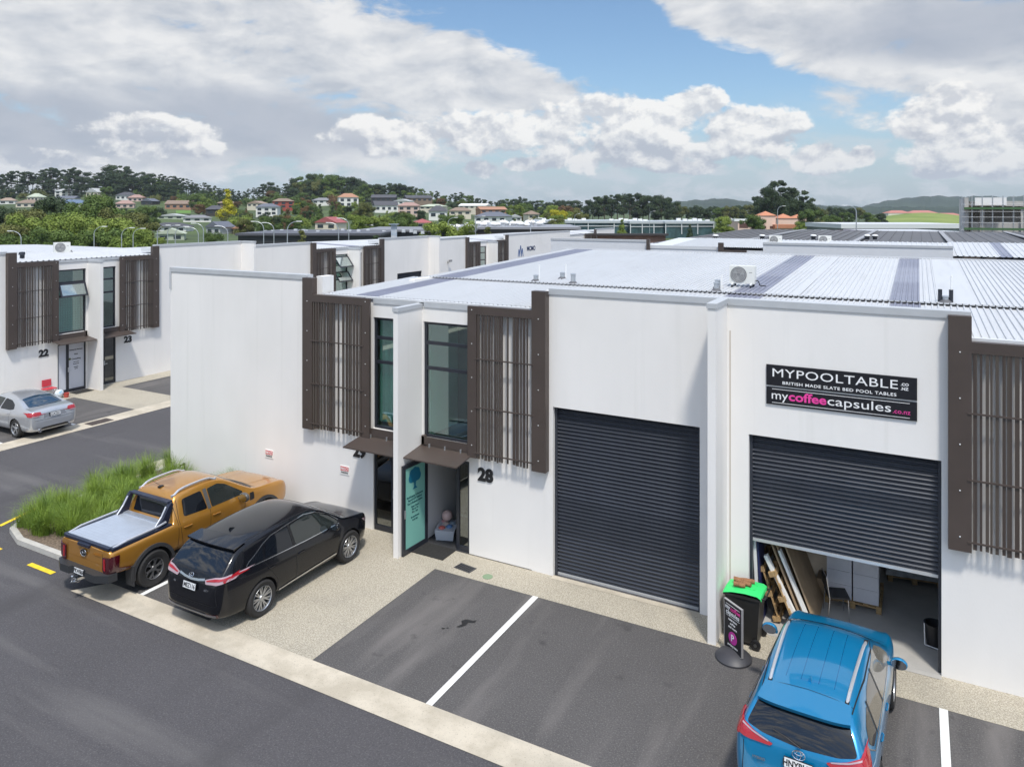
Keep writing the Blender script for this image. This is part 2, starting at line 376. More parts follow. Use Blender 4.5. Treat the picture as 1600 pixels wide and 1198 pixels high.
M_GRND = mat('grassy_ground', (0.035, 0.055, 0.018), 0.95, vs=0.02, c2=(0.075, 0.11, 0.028), det=8, speck=[(.006, .5, .6, (.14, .20, .035), 3, (1, 1, 1), .0)])
struct(b.build('terrain', M_GRND, smooth=True))
struct(_sheet('asphalt_driveway', M_ASPH, [(-60, -70), (70, -70), (70, 110), (-60, 110)], -0.004))
# parking court in front of the row
sheet('concrete_apron', M_AGG, -15.1, 14, -1.02, 0.05, 0.004)
sheet('aggregate_panel', M_AGG, -12.9, -10.05, -5.1, -1.02, 0.004)
sheet('parking_bay', M_ASPH2, -10.05, 14, -5.1, -1.02, 0.0)
sheet('parking_bay', M_ASPH2, -17.6, -12.9, -5.1, -0.0, 0.0)
struct(_sheet('drainage_channel', M_STRIP, [(-16.62, -5.74), (14, -5.74), (14, -5.1), (-16.15, -5.1)], 0.006))
struct(_sheet('vehicle_crossing', M_STRIP, [(-5.0, -6.6), (14, -6.6), (14, -5.74), (-5.0, -5.74)], 0.006))
for x0 in (-7.45, 0.31): sheet('parking_line', M_LINE, x0, x0 + 0.13, -5.1, -1.02, 0.008)
sheet('parking_line', M_LINE, -15.12, -15.0, -5.1, -0.1, 0.008)
sheet('building_plinth_strip', M_STRIP, -7.45, -4.04, -0.13, 0.02, 0.010)
sheet('building_plinth_strip', M_CONC, -3.04, 0.37, -0.13, 0.02, 0.010)
for (x0, x1, y) in ((-18.74, -17.76, -5.52), (-20.9, -20.15, -5.45)): struct(_sheet('yellow_dash', M_YEL, [(x0, y), (x1, y), (x1, y + 0.13), (x0, y + 0.13)], 0.006))
struct(_sheet('yellow_dash', M_YEL, [(-21.95, 0.2-1.1), (-21.82, -1.1+.2), (-21.82, 0.43), (-21.95, 0.43)], 0.006))
struct(_sheet('yellow_dash', M_YEL, [(-21.75, -4.6), (-21.62, -4.6), (-22.0, -3.4), (-22.13, -3.4)], 0.006))
# court across the driveway (west row)
sheet('drainage_channel', M_STRIP, -29.25, -28.35, -30, 70, 0.006)
sheet('concrete_apron', M_AGG, -34.7, -33.55, -10, 70, 0.004)
sheet('parking_bay', M_ASPH2, -33.55, -29.25, -30, 70, 0.0)
sheet('aggregate_panel', M_AGG, -33.55, -29.25, 4.6, 6.9, 0.005)
sheet('aggregate_panel', M_AGG, -33.55, -29.25, 14, 22, 0.005)
for y in (-0.75, 1.95): sheet('parking_line', M_LINE, -33.5, -29.25, y, y + 0.13, 0.008)
# oil stain on the bay
b = MB(); b.face([(-8.30,-2.62,.007),(-8.24,-2.52,.007),(-8.08,-2.50,.007),(-8.03,-2.44,.007),(-8.02,-2.56,.007),(-8.14,-2.60,.007),(-8.13,-2.72,.007),(-8.20,-2.84,.007),(-8.27,-2.86,.007),(-8.22,-2.72,.007)])
b.face([(-8.50,-3.02,.007),(-8.44,-3.0,.007),(-8.45,-3.05,.007),(-8.5,-3.06,.007)]); b.face([(-8.42,-2.96,.007),(-8.38,-2.95,.007),(-8.39,-2.99,.007),(-8.42,-3.0,.007)])
struct(b.build('oil_stain', mat('oil_stain', (0.015, 0.015, 0.016), 0.5)))

# ================================================================== warehouse row
def roof_sheet(mb_main, mb_sky, u0, u1, y0, z0, y1, z1, strips, flats=(), pitch=0.125, rib=0.03):
    """ribbed sheets running up the slope; translucent strips go to their own mesh"""
    u = u0
    while u < u1 - 1e-6:
        w = min(pitch, u1 - u); tgt = mb_sky if any(a <= u + w/2 <= b_ for a, b_ in strips) else mb_main
        if any(a <= u + w/2 <= b_ for a, b_ in flats):
            prof = [(u, 0.012), (u + w, 0.012)]
        else:
            prof = [(u, 0), (u + w*0.60, 0), (u + w*0.69, rib), (u + w*0.91, rib), (u + w, 0)]
        A = [tgt.bm.verts.new((p, y0, z0 + h)) for p, h in prof]; B = [tgt.bm.verts.new((p, y1, z1 + h)) for p, h in prof]
        for i in range(len(prof) - 1): tgt.bm.faces.new((A[i], A[i+1], B[i+1], B[i]))
        u += w
def screen(parent, u0, u1, post_left, zt=6.15, zb=2.47, full=True, seed=1, zoff=0.0, near=True):
    """slatted bronze sun screen: wide cladding post on one side, frame on the other"""
    rnd = random.Random(seed); pw, fw, y0, y1 = 0.36, 0.25, -0.26, -0.04
    pu0, pu1 = (u0, u0 + pw) if post_left else (u1 - pw, u1)
    fu0, fu1 = (u1 - fw, u1) if post_left else (u0, u0 + fw)
    s0, s1 = (pu1, fu0) if post_left else (fu1, pu0)
    MB().box(pu0, pu1, -0.20, 0.0, zb - 0.05, zt + 0.45).build('cladding_post', M_BRN, parent, world=False)
    sc = MB(); sc.box(fu0, fu1, -0.20, -0.13, zb, zt); sc.box(s0, s1, -0.20, -0.13, zt - 0.2, zt)
    sc.box(s0, s1, -0.13, -0.04, zt - 0.02, zt)
    fr = sc.build('screen_frame', M_BRN, parent, world=False)
    sl = MB(); u = s0 + 0.02; k = 0
    while u < s1 - 0.05:
        w = rnd.choice([0.035, 0.05, 0.06, 0.07]); g = rnd.choice([0.018, 0.03, 0.042, 0.052])
        if abs(u - (s0 + s1) / 2) < 0.13: w, g = 0.04, 0.115
        sl.box(u, min(u + w, s1), -0.19, -0.17, zb + rnd.uniform(-0.02, 0.02), zt - 0.2); u += w + g
    sl.build('slats', M_BRN2, parent, world=False)
    rd = MB().box(s0 - 0.06, s1 + 0.06, -0.215, -0.19, 0, 0.03).build('screen_rail', M_BRN, parent, world=False); rd.location.z = zb + 0.12
    for z in (zb + 1.22, zb + 2.40): r2 = rd.copy(); col.objects.link(r2); r2.location.z = z
    if near:
        bz = [zt - 0.09 - 0.82 * k for k in range(5)]
        first = None
        for (uu, zs) in (((pu0 + pu1) / 2, [z - 0.1 for z in bz]), ((fu0 + fu1) / 2, bz)):
            for z in zs:
                if first is None: first = MB().sphere((0, 0, 0), 0.014, sy=0.6, seg=8, ring=5).build('bolt', M_BOLT, parent, world=False); o = first
                else: o = first.copy(); col.objects.link(o)
                o.location = (uu, -0.205, z)
def window(parent, u0, u1, z0, z1, trans, inner='room', frame=0.07, glass=None, openers=()):
    """dark framed window in local coords, frame set 6 cm into the wall"""
    f = MB(); y0, y1 = 0.05, 0.12
    holes = []; zs = [z0] + list(trans) + [z1]
    for a, b_ in zip(zs, zs[1:]): holes.append((u0 + frame, u1 - frame, a + (frame if a == z0 else frame * .6), b_ - (frame if b_ == z1 else frame * .6)))
    holes_wall(f, u0, u1, z0, z1, y0, y1, holes)
    fr = f.build('window', M_FRM, parent, world=False)
    for h in holes:
        g = MB(); g.box(h[0] - .01, h[1] + .01, 0.082, 0.09, h[2] - .01, h[3] + .01)
        g.build('pane', glass or G_TEAL, fr, world=False)
    return fr
def awning_sash(parent, u0, u1, z0, z1, ang):
    """a top-hung sash pushed open"""
    f = MB(); holes_wall(f, u0, u1, z0 - z1, 0, -0.03, 0.02, [(u0 + .07, u1 - .07, z0 - z1 + .07, -.07)])
    fr = f.build('open_sash', M_FRM, parent, world=False); g = MB(); g.box(u0 + .06, u1 - .06, -0.008, 0.0, z0 - z1 + .06, -.06); g.build('pane', glassmat('pale_green_glass', (0.45, 0.62, 0.55), 0.35), fr, world=False)
    fr.location = (0, 0.02, z1); fr.rotation_euler = (R(ang), 0, 0); return fr
def canopy(parent, u0, u1, z=2.43, near=True):
    b = MB(); b.prism([(-0.82, z - 0.05), (-0.82, z - 0.02), (-0.0, z + 0.10), (-0.0, z + 0.07)], 'x', u0, u1)
    b.box(u0 + 0.05, u1 - 0.05, -0.12, -0.09, z + 0.12, z + 0.32); b.box(u0 + 0.05, u0 + 0.13, -0.12, 0.0, z + 0.1, z + 0.34); b.box(u1 - 0.13, u1 - 0.05, -0.12, 0.0, z + 0.1, z + 0.34)
    c = b.build('canopy', M_BRN, parent, world=False)
    if near:
        for k in range(3):
            u = u0 + (u1 - u0) * (0.2 + 0.3 * k)
            MB().box(u - .012, u + .012, -0.16, -0.12, z + 0.04, z + 0.17).build('bracket', M_GAL, c, world=False)
    return c
def fin(parent, u, z1, w=0.14, y=-1.03):
    MB().box(u - w/2, u + w/2, y, 0.0, 0.0, z1 - 0.1).build('fin_wall', M_WALL, parent, world=False)
    MB().box(u - w/2 - 0.02, u + w/2 + 0.02, y - 0.02, 0.0, z1 - 0.1, z1).build('coping', M_COP, parent, world=False)
def shutter(parent, u0, u1, z0, z1, y=0.14, pitch=0.0862):
    b = MB(); z = z1; pts = []
    n = int((z1 - z0) / pitch * 6)
    for i in range(n + 1):
        zz = z1 - (z1 - z0) * i / n; ph = (z1 - zz) / pitch * 2 * math.pi
        pts.append((y - 0.016 * math.cos(ph) - 0.006 * math.cos(2 * ph), zz))
    A = [b.bm.verts.new((u0, p[0], p[1])) for p in pts]; B = [b.bm.verts.new((u1, p[0], p[1])) for p in pts]
    for i in range(n): b.bm.faces.new((A[i], B[i], B[i+1], A[i+1]))
    s_ = b.build('roller_shutter', M_SHUT, parent, smooth=True, world=False)
    MB().box(u0, u1, y - 0.025, y + 0.025, z0 - 0.055, z0).build('bottom_rail', mat('rail_alu', (0.62, 0.63, 0.64), 0.35, metal=0.5), s_, world=False)
    for (a, c) in ((u0 - 0.04, u0 + 0.02), (u1 - 0.02, u1 + 0.04)):
        MB().box(a, c, y - 0.05, y + 0.05, 0.0, z1).build('guide_channel', M_SHUT, parent, world=False)
    return s_
def dark_door(parent, u0, u1, z1=2.28, split=None, glass=None):
    split = split or (u0 + u1) / 2
    f = MB(); fr = 0.06
    holes_wall(f, u0, u1, 0.0, z1, 0.04, 0.11, [(u0 + fr, split - fr, 0.14, z1 - fr), (split + fr, u1 - fr, 0.14, z1 - fr)])
    d = f.build('door', M_FRM, parent, world=False)
    g = MB(); g.box(u0 + fr, split - fr, 0.07, 0.078, 0.14, z1 - fr); g.build('pane', glass or glassmat('dark_glass', (0.05, 0.07, 0.09), 0.10), d, world=False)
    g = MB(); g.box(split + fr, u1 - fr, 0.07, 0.078, 0.14, z1 - fr); g.build('pane', glass or MC['dark_glass'], d, world=False)
    h = MB(); h.cyl((split + 0.03, 0.0, 1.0), (split + 0.16, 0.0, 1.0), 0.012, seg=8); h.cyl((split + 0.03, 0.0, 1.0), (split + 0.03, 0.04, 1.0), 0.012, seg=8); h.box(split + 0.01, split + 0.05, 0.02, 0.04, 0.93, 1.15)
    h.build('handle', M_GAL, d, world=False)
    return d
def numeral(parent, txt, u, z, size=0.42, m=None):
    return text_mesh('house_number', txt, size, m or M_NUM, parent, Matrix.Translation((u, -0.012, z)) @ FACE_FRONT, depth=0.010, bold=0.020, xs=1.0, world_inv=False)

# ------------------------------------------------------------------ main row, units 27-29
W = thing('warehouse', 'white warehouse row in front with two dark roller shutters and unit numbers 28 and 29', 'warehouse', (0, 0, 0))
ZT = 6.66
wl = MB()
holes_wall(wl, -20.86, -14.72, 0.0, ZT - 0.12, 0.0, 0.2, [])
holes_wall(wl, -14.72, -7.84, 0.0, 6.02, 0.0, 0.2, [(-12.72, -11.33, 2.70, 5.64), (-12.72, -11.33, 0, 2.28), (-11.10, -9.70, 2.70, 5.64), (-11.10, -9.73, 0, 2.28)])
holes_wall(wl, -7.84, 0.83, 0.0, ZT - 0.12, 0.0, 0.2, [(-7.45, -4.04, 0, 3.92), (-3.04, 0.37, 0, 3.92)])
holes_wall(wl, 0.83, 14.0, 0.0, 6.02, 0.0, 0.2, [(2.7, 4.05, 2.70, 5.64), (4.3, 5.7, 2.7, 5.64), (2.7, 4.05, 0, 2.28)])
wl.build('front_wall', M_WALL, W)
e = MB(); e.box(-20.86, -20.66, 0.2, 15, 0, 4.6); e.box(-20.86, -20.66, 0.2, 1.2, 4.6, 5.9); e.box(-20.66, 14, 14.8, 15, 0, 4.5); e.box(13.8, 14, 0.2, 14.8, 0, 6.0)
e.box(-13.75, -13.55, 3.0, 14.8, 4.5, 6.35)
e.build('end_wall', M_WALL, W)
MB().box(-20.66, -13.8, 0.2, 14.8, 4.5, 4.6).build('low_roof', M_ROOF, W)
def cop(u0, u1, z, y0=-0.025, y1=0.24, h=0.13, m=None):
    MB().box(u0, u1, y0, y1, z - h, z).build('coping', m or M_COP, W)
    MB().box(u0, u1, y0 + 0.004, y0 + 0.016, z - h - 0.012, z - h).build('drip_edge', M_COPW, W)
cop(-20.88, -15.07, ZT); cop(-7.55, -3.62, ZT); cop(-3.44, 0.83, ZT)
cop(-12.7, -11.22, 6.12, h=0.11); cop(-11.08, -9.66, 6.12, h=0.11); cop(2.75, 14, 6.12, h=0.11)
MB().box(-20.885, -20.80, -0.03, 0.0, 5.98, ZT - 0.13).build('corner_flashing', M_COP, W)
# parapet returns
MB().box(-14.72, -14.50, 0.0, 0.45, 5.6, ZT - 0.02).build('parapet_return', M_WALL, W)
MB().box(-7.98, -7.84, 0.2, 1.2, 5.6, ZT - 0.14).build('parapet_return', M_WALL, W)
MB().box(0.70, 0.83, 0.2, 1.2, 5.6, ZT - 0.14).build('parapet_return', M_WALL, W)
MB().box(-7.84, 0.70, 0.2, 0.30, 5.9, ZT - 0.14).build('parapet_back', M_COPW, W)
fin(W, -11.20, 6.10); fin(W, -3.55, ZT + 0.0, w=0.16, y=-1.0); fin(W, 4.15, 6.10)
MB().box(-3.62, -3.44, -0.03, 0.24, ZT - 0.13, ZT + 0.002).build('coping', M_COP, W)
MB().box(-3.425, -3.40, -0.004, 0.0, 0.05, 6.0).build('movement_joint', mat('joint_sealant', (0.50, 0.44, 0.38), 0.8), W)
screen(W, -15.06, -12.70, True, seed=3); screen(W, -9.66, -7.55, False, seed=11); screen(W, 0.47, 2.72, True, seed=5)
TR = [4.46, 5.10]
window(W, -12.72, -11.33, 2.70, 5.64, TR); window(W, -11.10, -9.70, 2.70, 5.64, TR); window(W, 2.72, 4.05, 2.70, 5.64, TR); window(W, 4.3, 5.7, 2.7, 5.64, TR)
canopy(W, -13.05, -11.28, 2.40); canopy(W, -11.13, -9.58, 2.43); canopy(W, 2.6, 4.07, 2.40)
shutter(W, -7.40, -4.07, 0.06, 3.92); shutter(W, -3.0, 0.34, 1.78, 3.92)
dark_door(W, -12.72, -11.30, split=-12.1); dark_door(W, 2.7, 4.05)
numeral(W, '28', -9.26, 2.02); numeral(W, '29', -13.18, 1.99)
# open glazed door of unit 28 with its side light
f = MB(); holes_wall(f, -10.13, -9.73, 0, 2.28, 0.04, 0.11, [(-10.05, -9.79, 0.14, 2.2)]); f.box(-11.10, -11.04, 0.04, 0.11, 0, 2.28); f.box(-11.04, -10.13, 0.04, 0.11, 2.22, 2.28)
df = f.build('door_frame', M_FRM, W); MB().box(-10.05, -9.79, 0.07, 0.078, 0.14, 2.2).build('pane', glassmat('smoky_glass', (0.30, 0.36, 0.36), 0.10), df)
leaf = MB(); holes_wall(leaf, 0, 0.98, 0.02, 2.22, -0.025, 0.025, [(0.1, 0.88, 0.14, 2.12)]); DM = Matrix.Translation((-11.03, 0.06, 0)) @ Matrix.Rotation(R(-93), 4, 'Z')
leaf.xf(DM); lf = leaf.build('open_door', M_FRM, W)
MB().box(0.1, 0.88, -0.005, 0.003, 0.14, 2.12).xf(DM).build('pane', mat('frosted_teal_glass', (0.20, 0.46, 0.40), 0.25, spec=0.5), lf)
M_DTXT = mat('door_lettering', (0.01, 0.09, 0.10), 0.6); M_TREE = mat('teal_emblem', (0.0, 0.13, 0.22), 0.6)
def on_leaf(u, z): return DM @ Matrix.Translation((u, 0.009, z)) @ Matrix.Rotation(R(180), 4, 'Z') @ FACE_FRONT
em = MB()
for (a, c_, r_) in ((0.5, 1.86, .17), (0.38, 1.83, .12), (0.63, 1.83, .12), (0.5, 1.97, .11), (0.42, 1.93, .12), (0.6, 1.93, .12)):
    em.bm.faces.new([em.bm.verts.new(DM @ Vector((a + r_ * math.cos(t * .5236), 0.006, c_ + r_ * math.sin(t * .5236)))) for t in range(12)]) if a == 0.5 and c_ < 1.9 else em.bm.faces.new([em.bm.verts.new(DM @ Vector((a + r_ * math.cos(t * .5236), 0.007 + 0.001 * a, c_ + r_ * math.sin(t * .5236)))) for t in range(12)])
em.face([DM @ Vector(p) for p in ((0.46, 0.009, 1.75), (0.54, 0.009, 1.75), (0.53, 0.009, 1.60), (0.6, .009, 1.54), (0.4, .009, 1.54), (0.47, .009, 1.60))])
em.build('tree_emblem', M_TREE, lf)
for k, (t, s_, z) in enumerate((('tree', .09, 1.50), ('Bookkeeping & Accounts', .062, 1.38), ('Payroll GST Returns', .066, 1.30), ('Tax & Business Advice', .064, 1.22), ('Open Hours', .06, 1.12), ('Mon to Fri', .055, 1.05), ('9am - 5pm', .055, .98), ('By appointment', .05, .86), ('Ph 09 888', .05, .78))):
    text_mesh('door_lettering', t, s_, M_DTXT, lf, on_leaf(0.5, z), depth=0.001, bold=0.002) if k else None
MB().box(0.03, 0.07, 0.025, 0.04, 0.92, 1.12).xf(DM @ Matrix.Translation((0.86, 0, 0))).build('handle', M_GAL, lf)
# rooms behind the openings
rm = MB(); rm.box(-11.19, -11.12, 0.2, 5.0, 0.0, 2.5); rm.box(-11.12, -7.9, 5.0, 5.1, 0.0, 2.5); rm.box(-8.0, -7.9, 0.2, 5.0, 0, 2.5); rm.box(-11.12, -8.0, 0.2, 5.0, 2.5, 2.58)
rm.build('entry_room_wall', M_INT, W)
MB().box(-11.12, -8.0, 0.0, 5.0, 0.0, 0.02).build('entry_floor', M_CARP, W)
rm = MB(); rm.box(-11.19, -11.12, 0.2, 4.0, 2.6, 5.85); rm.box(-11.12, -7.9, 4.0, 4.1, 2.6, 5.85); rm.box(-8.0, -7.9, 0.2, 4.0, 2.6, 5.85); rm.box(-11.12, -8.0, 0.2, 4.0, 5.75, 5.85)
rm.build('office_wall', mat('office_wall', (0.30, 0.33, 0.33), 0.8), W)
MB().box(-11.12, -8.0, 0.2, 4.0, 2.58, 2.64).build('office_floor', M_CARP, W)
MB().box(-11.115, -11.09, 0.3, 1.6, 2.66, 5.7).build('green_lit_lining', mat('green_lit_lining', (0.62, 0.86, 0.76), 0.8), W)  # mint base colour puts a green-lit look on the office side wall
rm = MB(); rm.box(-13.6, -13.5, 0.2, 4.0, 0.0, 5.85); rm.box(-13.5, -11.3, 4.0, 4.1, 0.0, 5.85); rm.box(-11.28, -11.2, 0.2, 4.0, 0.0, 5.85); rm.box(-13.5, -11.28, 0.2, 4.0, 5.75, 5.85)
rm.box(-13.5, -11.28, 0.2, 4.0, 2.45, 2.6); rm.build('back_office_wall', MC['office_wall'], W)
# curtain behind window 29
c = MB(); n = 90; A = []; Bv = []
for i in range(n + 1):
    u = -12.66 + 1.3 * i / n; y = 0.20 + 0.03 * math.sin(i * 1.05) + 0.012 * math.sin(i * 2.7)
    A.append(c.bm.verts.new((u, y, 2.85))); Bv.append(c.bm.verts.new((u, y, 5.6)))
for i in range(n): c.bm.faces.new((A[i], A[i+1], Bv[i+1], Bv[i]))
c.build('curtain', M_CURT, W, smooth=True)
MB().box(-10.2, -8.1, 2.6, 3.9, 3.3, 3.36).build('office_desk', mat('pale_desk', (0.5, 0.52, 0.5), 0.5), W)
b = MB(); b.box(-9.9, -9.55, 3.0, 3.4, 3.36, 3.6); b.box(-9.45, -9.2, 3.0, 3.2, 3.36, 3.75); b.build('desk_clutter', M_BLK, W)
# warehouse hall behind the half open shutter
h = MB(); h.box(-3.62, -3.5, 0.2, 14.6, 0, 5.9); h.box(4.2, 4.3, 0.2, 14.6, 0, 5.9); h.box(-3.5, 4.2, 14.5, 14.6, 0, 5.9); h.build('hall_wall', M_INT, W)
MB().box(-3.5, 4.2, 0.02, 14.5, -0.02, 0.012).build('hall_floor', M_CONC, W)
# roof: low front sheets, raised main sheets
strips = []
def on_roof(px, py, z0=6.42, y0=3.95, slope=0.0274):
    a = (px - 800) / FPX; t = 20.0
    for _ in range(30):
        Y = CAM.y + t * (a * sA + cA); z = z0 + slope * (Y - y0); t = (CAM.z - z) * FPX / (py - 327)
    return CAM.x + t * (a * cA - sA), CAM.y + t * (a * sA + cA)
for (x0, x1, py) in ((893, 925, 390), (1241, 1276, 397.5), (1404, 1439, 403.5)):
    strips.append((on_roof(x0, py)[0], on_roof(x1, py)[0]))
strips += [(5.0, 5.8), (9.0, 9.8)]
flats = [(on_roof(1457, 404)[0], on_roof(1492, 404)[0]), (on_roof(1303, 400)[0], on_roof(1313, 400)[0])]
m1, m2 = MB(), MB()
roof_sheet(m1, m2, -14.45, 14.0, 0.1, 6.16, 4.1, 6.30, strips)
roof_sheet(m1, m2, -13.85, 14.0, 3.95, 6.345, 14.9, 6.70, strips, flats)
m1.build('roof', M_ROOF, W, world=False); m2.bm.free()
for st in strips:
    ma, ms = MB(), MB()
    roof_sheet(ma, ms, -14.45, 14.0, 0.1, 6.16, 4.1, 6.30, [st]); roof_sheet(ma, ms, -13.85, 14.0, 3.95, 6.345, 14.9, 6.70, [st]); ma.bm.free()
    ms.build('skylight_strip', M_SKYL, W, world=False)
rc = MB(); us = [-13.85]; u = -13.85
while u < 13.9: us += [u + 0.0875, u + 0.113]; u += 0.125
lo = [rc.bm.verts.new((x, 3.944, 6.343)) for x in us]; hi = [rc.bm.verts.new((x, 3.944, 6.372)) for x in us]
for i in range(len(us) - 1): rc.bm.faces.new((lo[i], lo[i+1], hi[i+1], hi[i])).material_index = 1 if i % 2 == 1 else 0
rc.build('rib_end_strip', None, W, mats=[M_ROOF, mat('rib_end_shade', (0.10, 0.10, 0.10), 0.8)])  # dark faces paint the shade inside the open rib ends
MB().box(-13.9, 14.0, 14.9, 15.06, 6.4, 6.76).build('ridge_flashing', M_ROOF, W)
MB().box(-14.3, -3.55, 0.2, 14.7, 5.86, 5.9).build('ceiling', M_INT, W)
MB().box(0.83, 14, -0.03, 0.1, 6.05, 6.2).build('gutter', M_COPW, W)
MB().box(-14.45, -7.84, -0.02, 0.098, 6.125, 6.172).build('eave_fascia', M_COPW, W)
# ================================================================== west row across the driveway (faces +X)
def west_row(name, label, u0, u1, dz, fins, caps, screens, windows, seed, shut=(), doors=(), canos=(), nums=(), far=False):
    p = thing(name, label, 'warehouse', (-34.7, 0, dz), R(90), 'white warehouses along the driveway')
    wl = MB(); lows = [(a, b) for a, b in caps]
    u = u0; segs = []
    for a, b in sorted(lows):
        if a > u: segs.append((u, a, 6.02))
        segs.append((a, b, 6.54)); u = b
    if u < u1: segs.append((u, u1, 6.02))
    holes = [(w[0], w[1], w[2], w[3]) for w in windows] + [(d[0], d[1], 0, 2.28) for d in doors] + [(s_[0], s_[1], 0, 3.9) for s_ in shut]
    for a, b, z in segs:
        holes_wall(wl, a, b, -0.6, z, 0, 0.2, [h for h in holes if h[0] >= a and h[1] <= b])
    wl.build('front_wall', M_WALL, p, world=False)
    e = MB(); e.box(u0, u0 + .2, 0.2, 14.8, -0.5, 5.7); e.box(u1 - .2, u1, 0.2, 14.8, -0.5, 5.7); e.box(u0, u1, 14.8, 15, -0.5, 5.7); e.box(u0 + .2, u1 - .2, 2.4, 2.5, -0.3, 5.85)
    e.build('back_wall', M_WALL, p, world=False)
    for a, b in caps: MB().box(a - .01, b + .01, -0.025, 0.24, 6.54, 6.66).build('coping', M_COP, p, world=False); MB().box(a, b, 0.2, 1.2, 6.3, 6.5).build('parapet_back', M_COPW, p, world=False)
    for a, b, z in segs:
        if z < 6.1: MB().box(a, b, -0.03, 0.1, 6.03, 6.14).build('gutter', M_COP, p, world=False)
    for f, z in fins: fin(p, f, z, y=-1.0)
    for k, (a, b, left) in enumerate(screens): screen(p, a, b, left, seed=seed + k, near=not far)
    for w in windows: window(p, w[0], w[1], w[2], w[3], TR if w[3] > 5 and w[2] < 3 else [])
    for d in doors: dark_door(p, d[0], d[1], split=d[0] + (d[1] - d[0]) * .36 if len(d) > 2 else None, glass=d[2] if len(d) > 2 else None)
    for c in canos: canopy(p, c[0], c[1], 2.42, near=False)
    for s_ in shut: shutter(p, s_[0], s_[1], 0.0, 3.9)
    for t, un in nums: numeral(p, t, un, 2.0)
    ma, ms = MB(), MB(); st = [(u0 + 3.0, u0 + 3.9), (u0 + 9.5, u0 + 10.4)]
    roof_sheet(ma, ms, u0, u1, 0.1, 6.16, 4.1, 6.30, st, pitch=0.25); roof_sheet(ma, ms, u0, u1, 3.95, 6.30, 14.9, 5.75, st, pitch=0.25)
    ma.build('roof', M_ROOF, p, world=False); ms.bm.free()
    for q in st:
        ma, ms = MB(), MB(); roof_sheet(ma, ms, u0, u1, 0.1, 6.16, 4.1, 6.30, [q], pitch=0.25); roof_sheet(ma, ms, u0, u1, 3.95, 6.30, 14.9, 5.75, [q], pitch=0.25); ma.bm.free()
        ms.build('skylight_strip', M_SKYL, p, world=False)
    return p
M_FROST = mat('frosted_white_pane', (0.55, 0.57, 0.63), 0.35)
W1 = west_row('warehouse', 'white warehouse across the driveway with unit numbers 22 and 23', -14, 15.2, 0.0, [(6.0, 6.1)], [(-14, 2.33), (9.55, 15.2)],
    [(2.30, 4.47, True), (7.46, 9.62, False)], [(4.53, 5.86, 2.75, 5.70), (6.16, 7.36, 2.75, 5.70)], 20, doors=[(4.53, 5.86, M_FROST), (6.16, 7.36)], canos=[(4.2, 5.9), (6.1, 7.9)], nums=[('22', 3.9), ('23', 8.0)])
fin(W1, 15.2, 6.66)
# upper sash pushed open and barred curtain in the window of unit 22
awning_sash(W1, 4.56, 5.83, 4.40, 5.06, -22)
b = MB()
for k in range(13): b.box(4.78 + k * 0.078, 4.79 + k * 0.078, 0.2, 0.21, 2.85, 4.4)
for k in range(14): b.box(4.75, 5.75, 0.2, 0.21, 2.87 + k * 0.115, 2.88 + k * 0.115)
b.build('security_grille', M_FRM, W1, world=False)
MB().box(4.75, 5.72, 0.26, 0.28, 2.82, 4.42).build('window_blind', mat('mint_blind', (0.42, 0.72, 0.66), 0.6), W1, world=False)
for k, (t, s_, z) in enumerate((('Enterprise Services', .08, 1.93), ('Suites', .075, 1.72), ('Consulting', .10, 1.50), ('Level 1 and 2', .05, 1.35), ('Appointments', .05, 1.26), ('Reception', .05, 1.12), ('ring bell', .045, 1.04))):
    text_mesh('door_lettering', t, s_, M_NUM, W1, Matrix.Translation((5.42, 0.062, z)) @ FACE_FRONT, depth=.001, bold=.003, world_inv=False)
MB().lathe([(0.001, 0.05), (0.055, 0.05), (0.055, 0.062), (0.001, 0.062)], (5.12, 0, 1.52), 'y', 14).build('round_badge', mat('olive_badge', (0.12, 0.14, 0.05), 0.6), W1, world=False)
W2 = west_row('warehouse', 'white warehouse with two green sashes swung open, beyond units 22 and 23', 15.2, 34.2, -0.28, [(24.5, 6.1)], [(15.2, 20.9), (28.0, 34.2)],
    [(20.77, 22.98, True), (25.9, 28.2, False)], [(23.02, 24.4, 2.75, 5.70), (25.2, 25.9, 2.75, 5.7)], 30, shut=[(30.0, 33.2)], far=True)
fin(W2, 34.2, 6.66)
awning_sash(W2, 23.04, 24.4, 4.66, 5.55, -38); awning_sash(W2, 23.04, 24.4, 3.7, 4.5, -38)
W3 = west_row('warehouse', 'white warehouse with a blue mountain emblem on its far wall', 34.2, 62.0, -0.55, [(43.6, 6.1)], [(34.2, 39.9), (46.9, 62.0)],
    [(39.7, 41.95, True), (45.0, 47.2, False)], [(42.0, 43.3, 2.75, 5.70)], 40, far=True)
W4 = west_row('warehouse', 'small farthest white warehouse at the end of the row', 62.0, 76.0, -0.55, [], [(70, 76)], [(66, 69.5, False)], [], 50, far=True)
# emblem on the third building
em = MB()
for (x, w, h) in ((-0.55, 0.5, 0.75), (-0.2, 0.55, 1.1), (0.15, 0.5, 0.8)):
    em.face([(50.2 + x - w/2, -0.012, 4.35), (50.2 + x - w/2 + .14, -0.012, 4.35), (50.2 + x + .03, -0.012, 4.35 + h), (50.2 + x - .08, -0.012, 4.35 + h)])
    em.face([(50.2 + x + w/2, -0.014, 4.35), (50.2 + x + w/2 - .14, -0.014, 4.35), (50.2 + x - .04, -0.014, 4.35 + h), (50.2 + x + .08, -0.014, 4.35 + h)])
em.build('mountain_emblem', mat('emblem_blue', (0.02, 0.09, 0.28), 0.6), W3, world=False)
text_mesh('wall_lettering', 'MCMO', 0.62, mat('lettering_navy', (0.03, 0.05, 0.12), 0.6), W3, Matrix.Translation((52.3, -0.012, 5.05)) @ FACE_FRONT, depth=.004, bold=.02, world_inv=False)
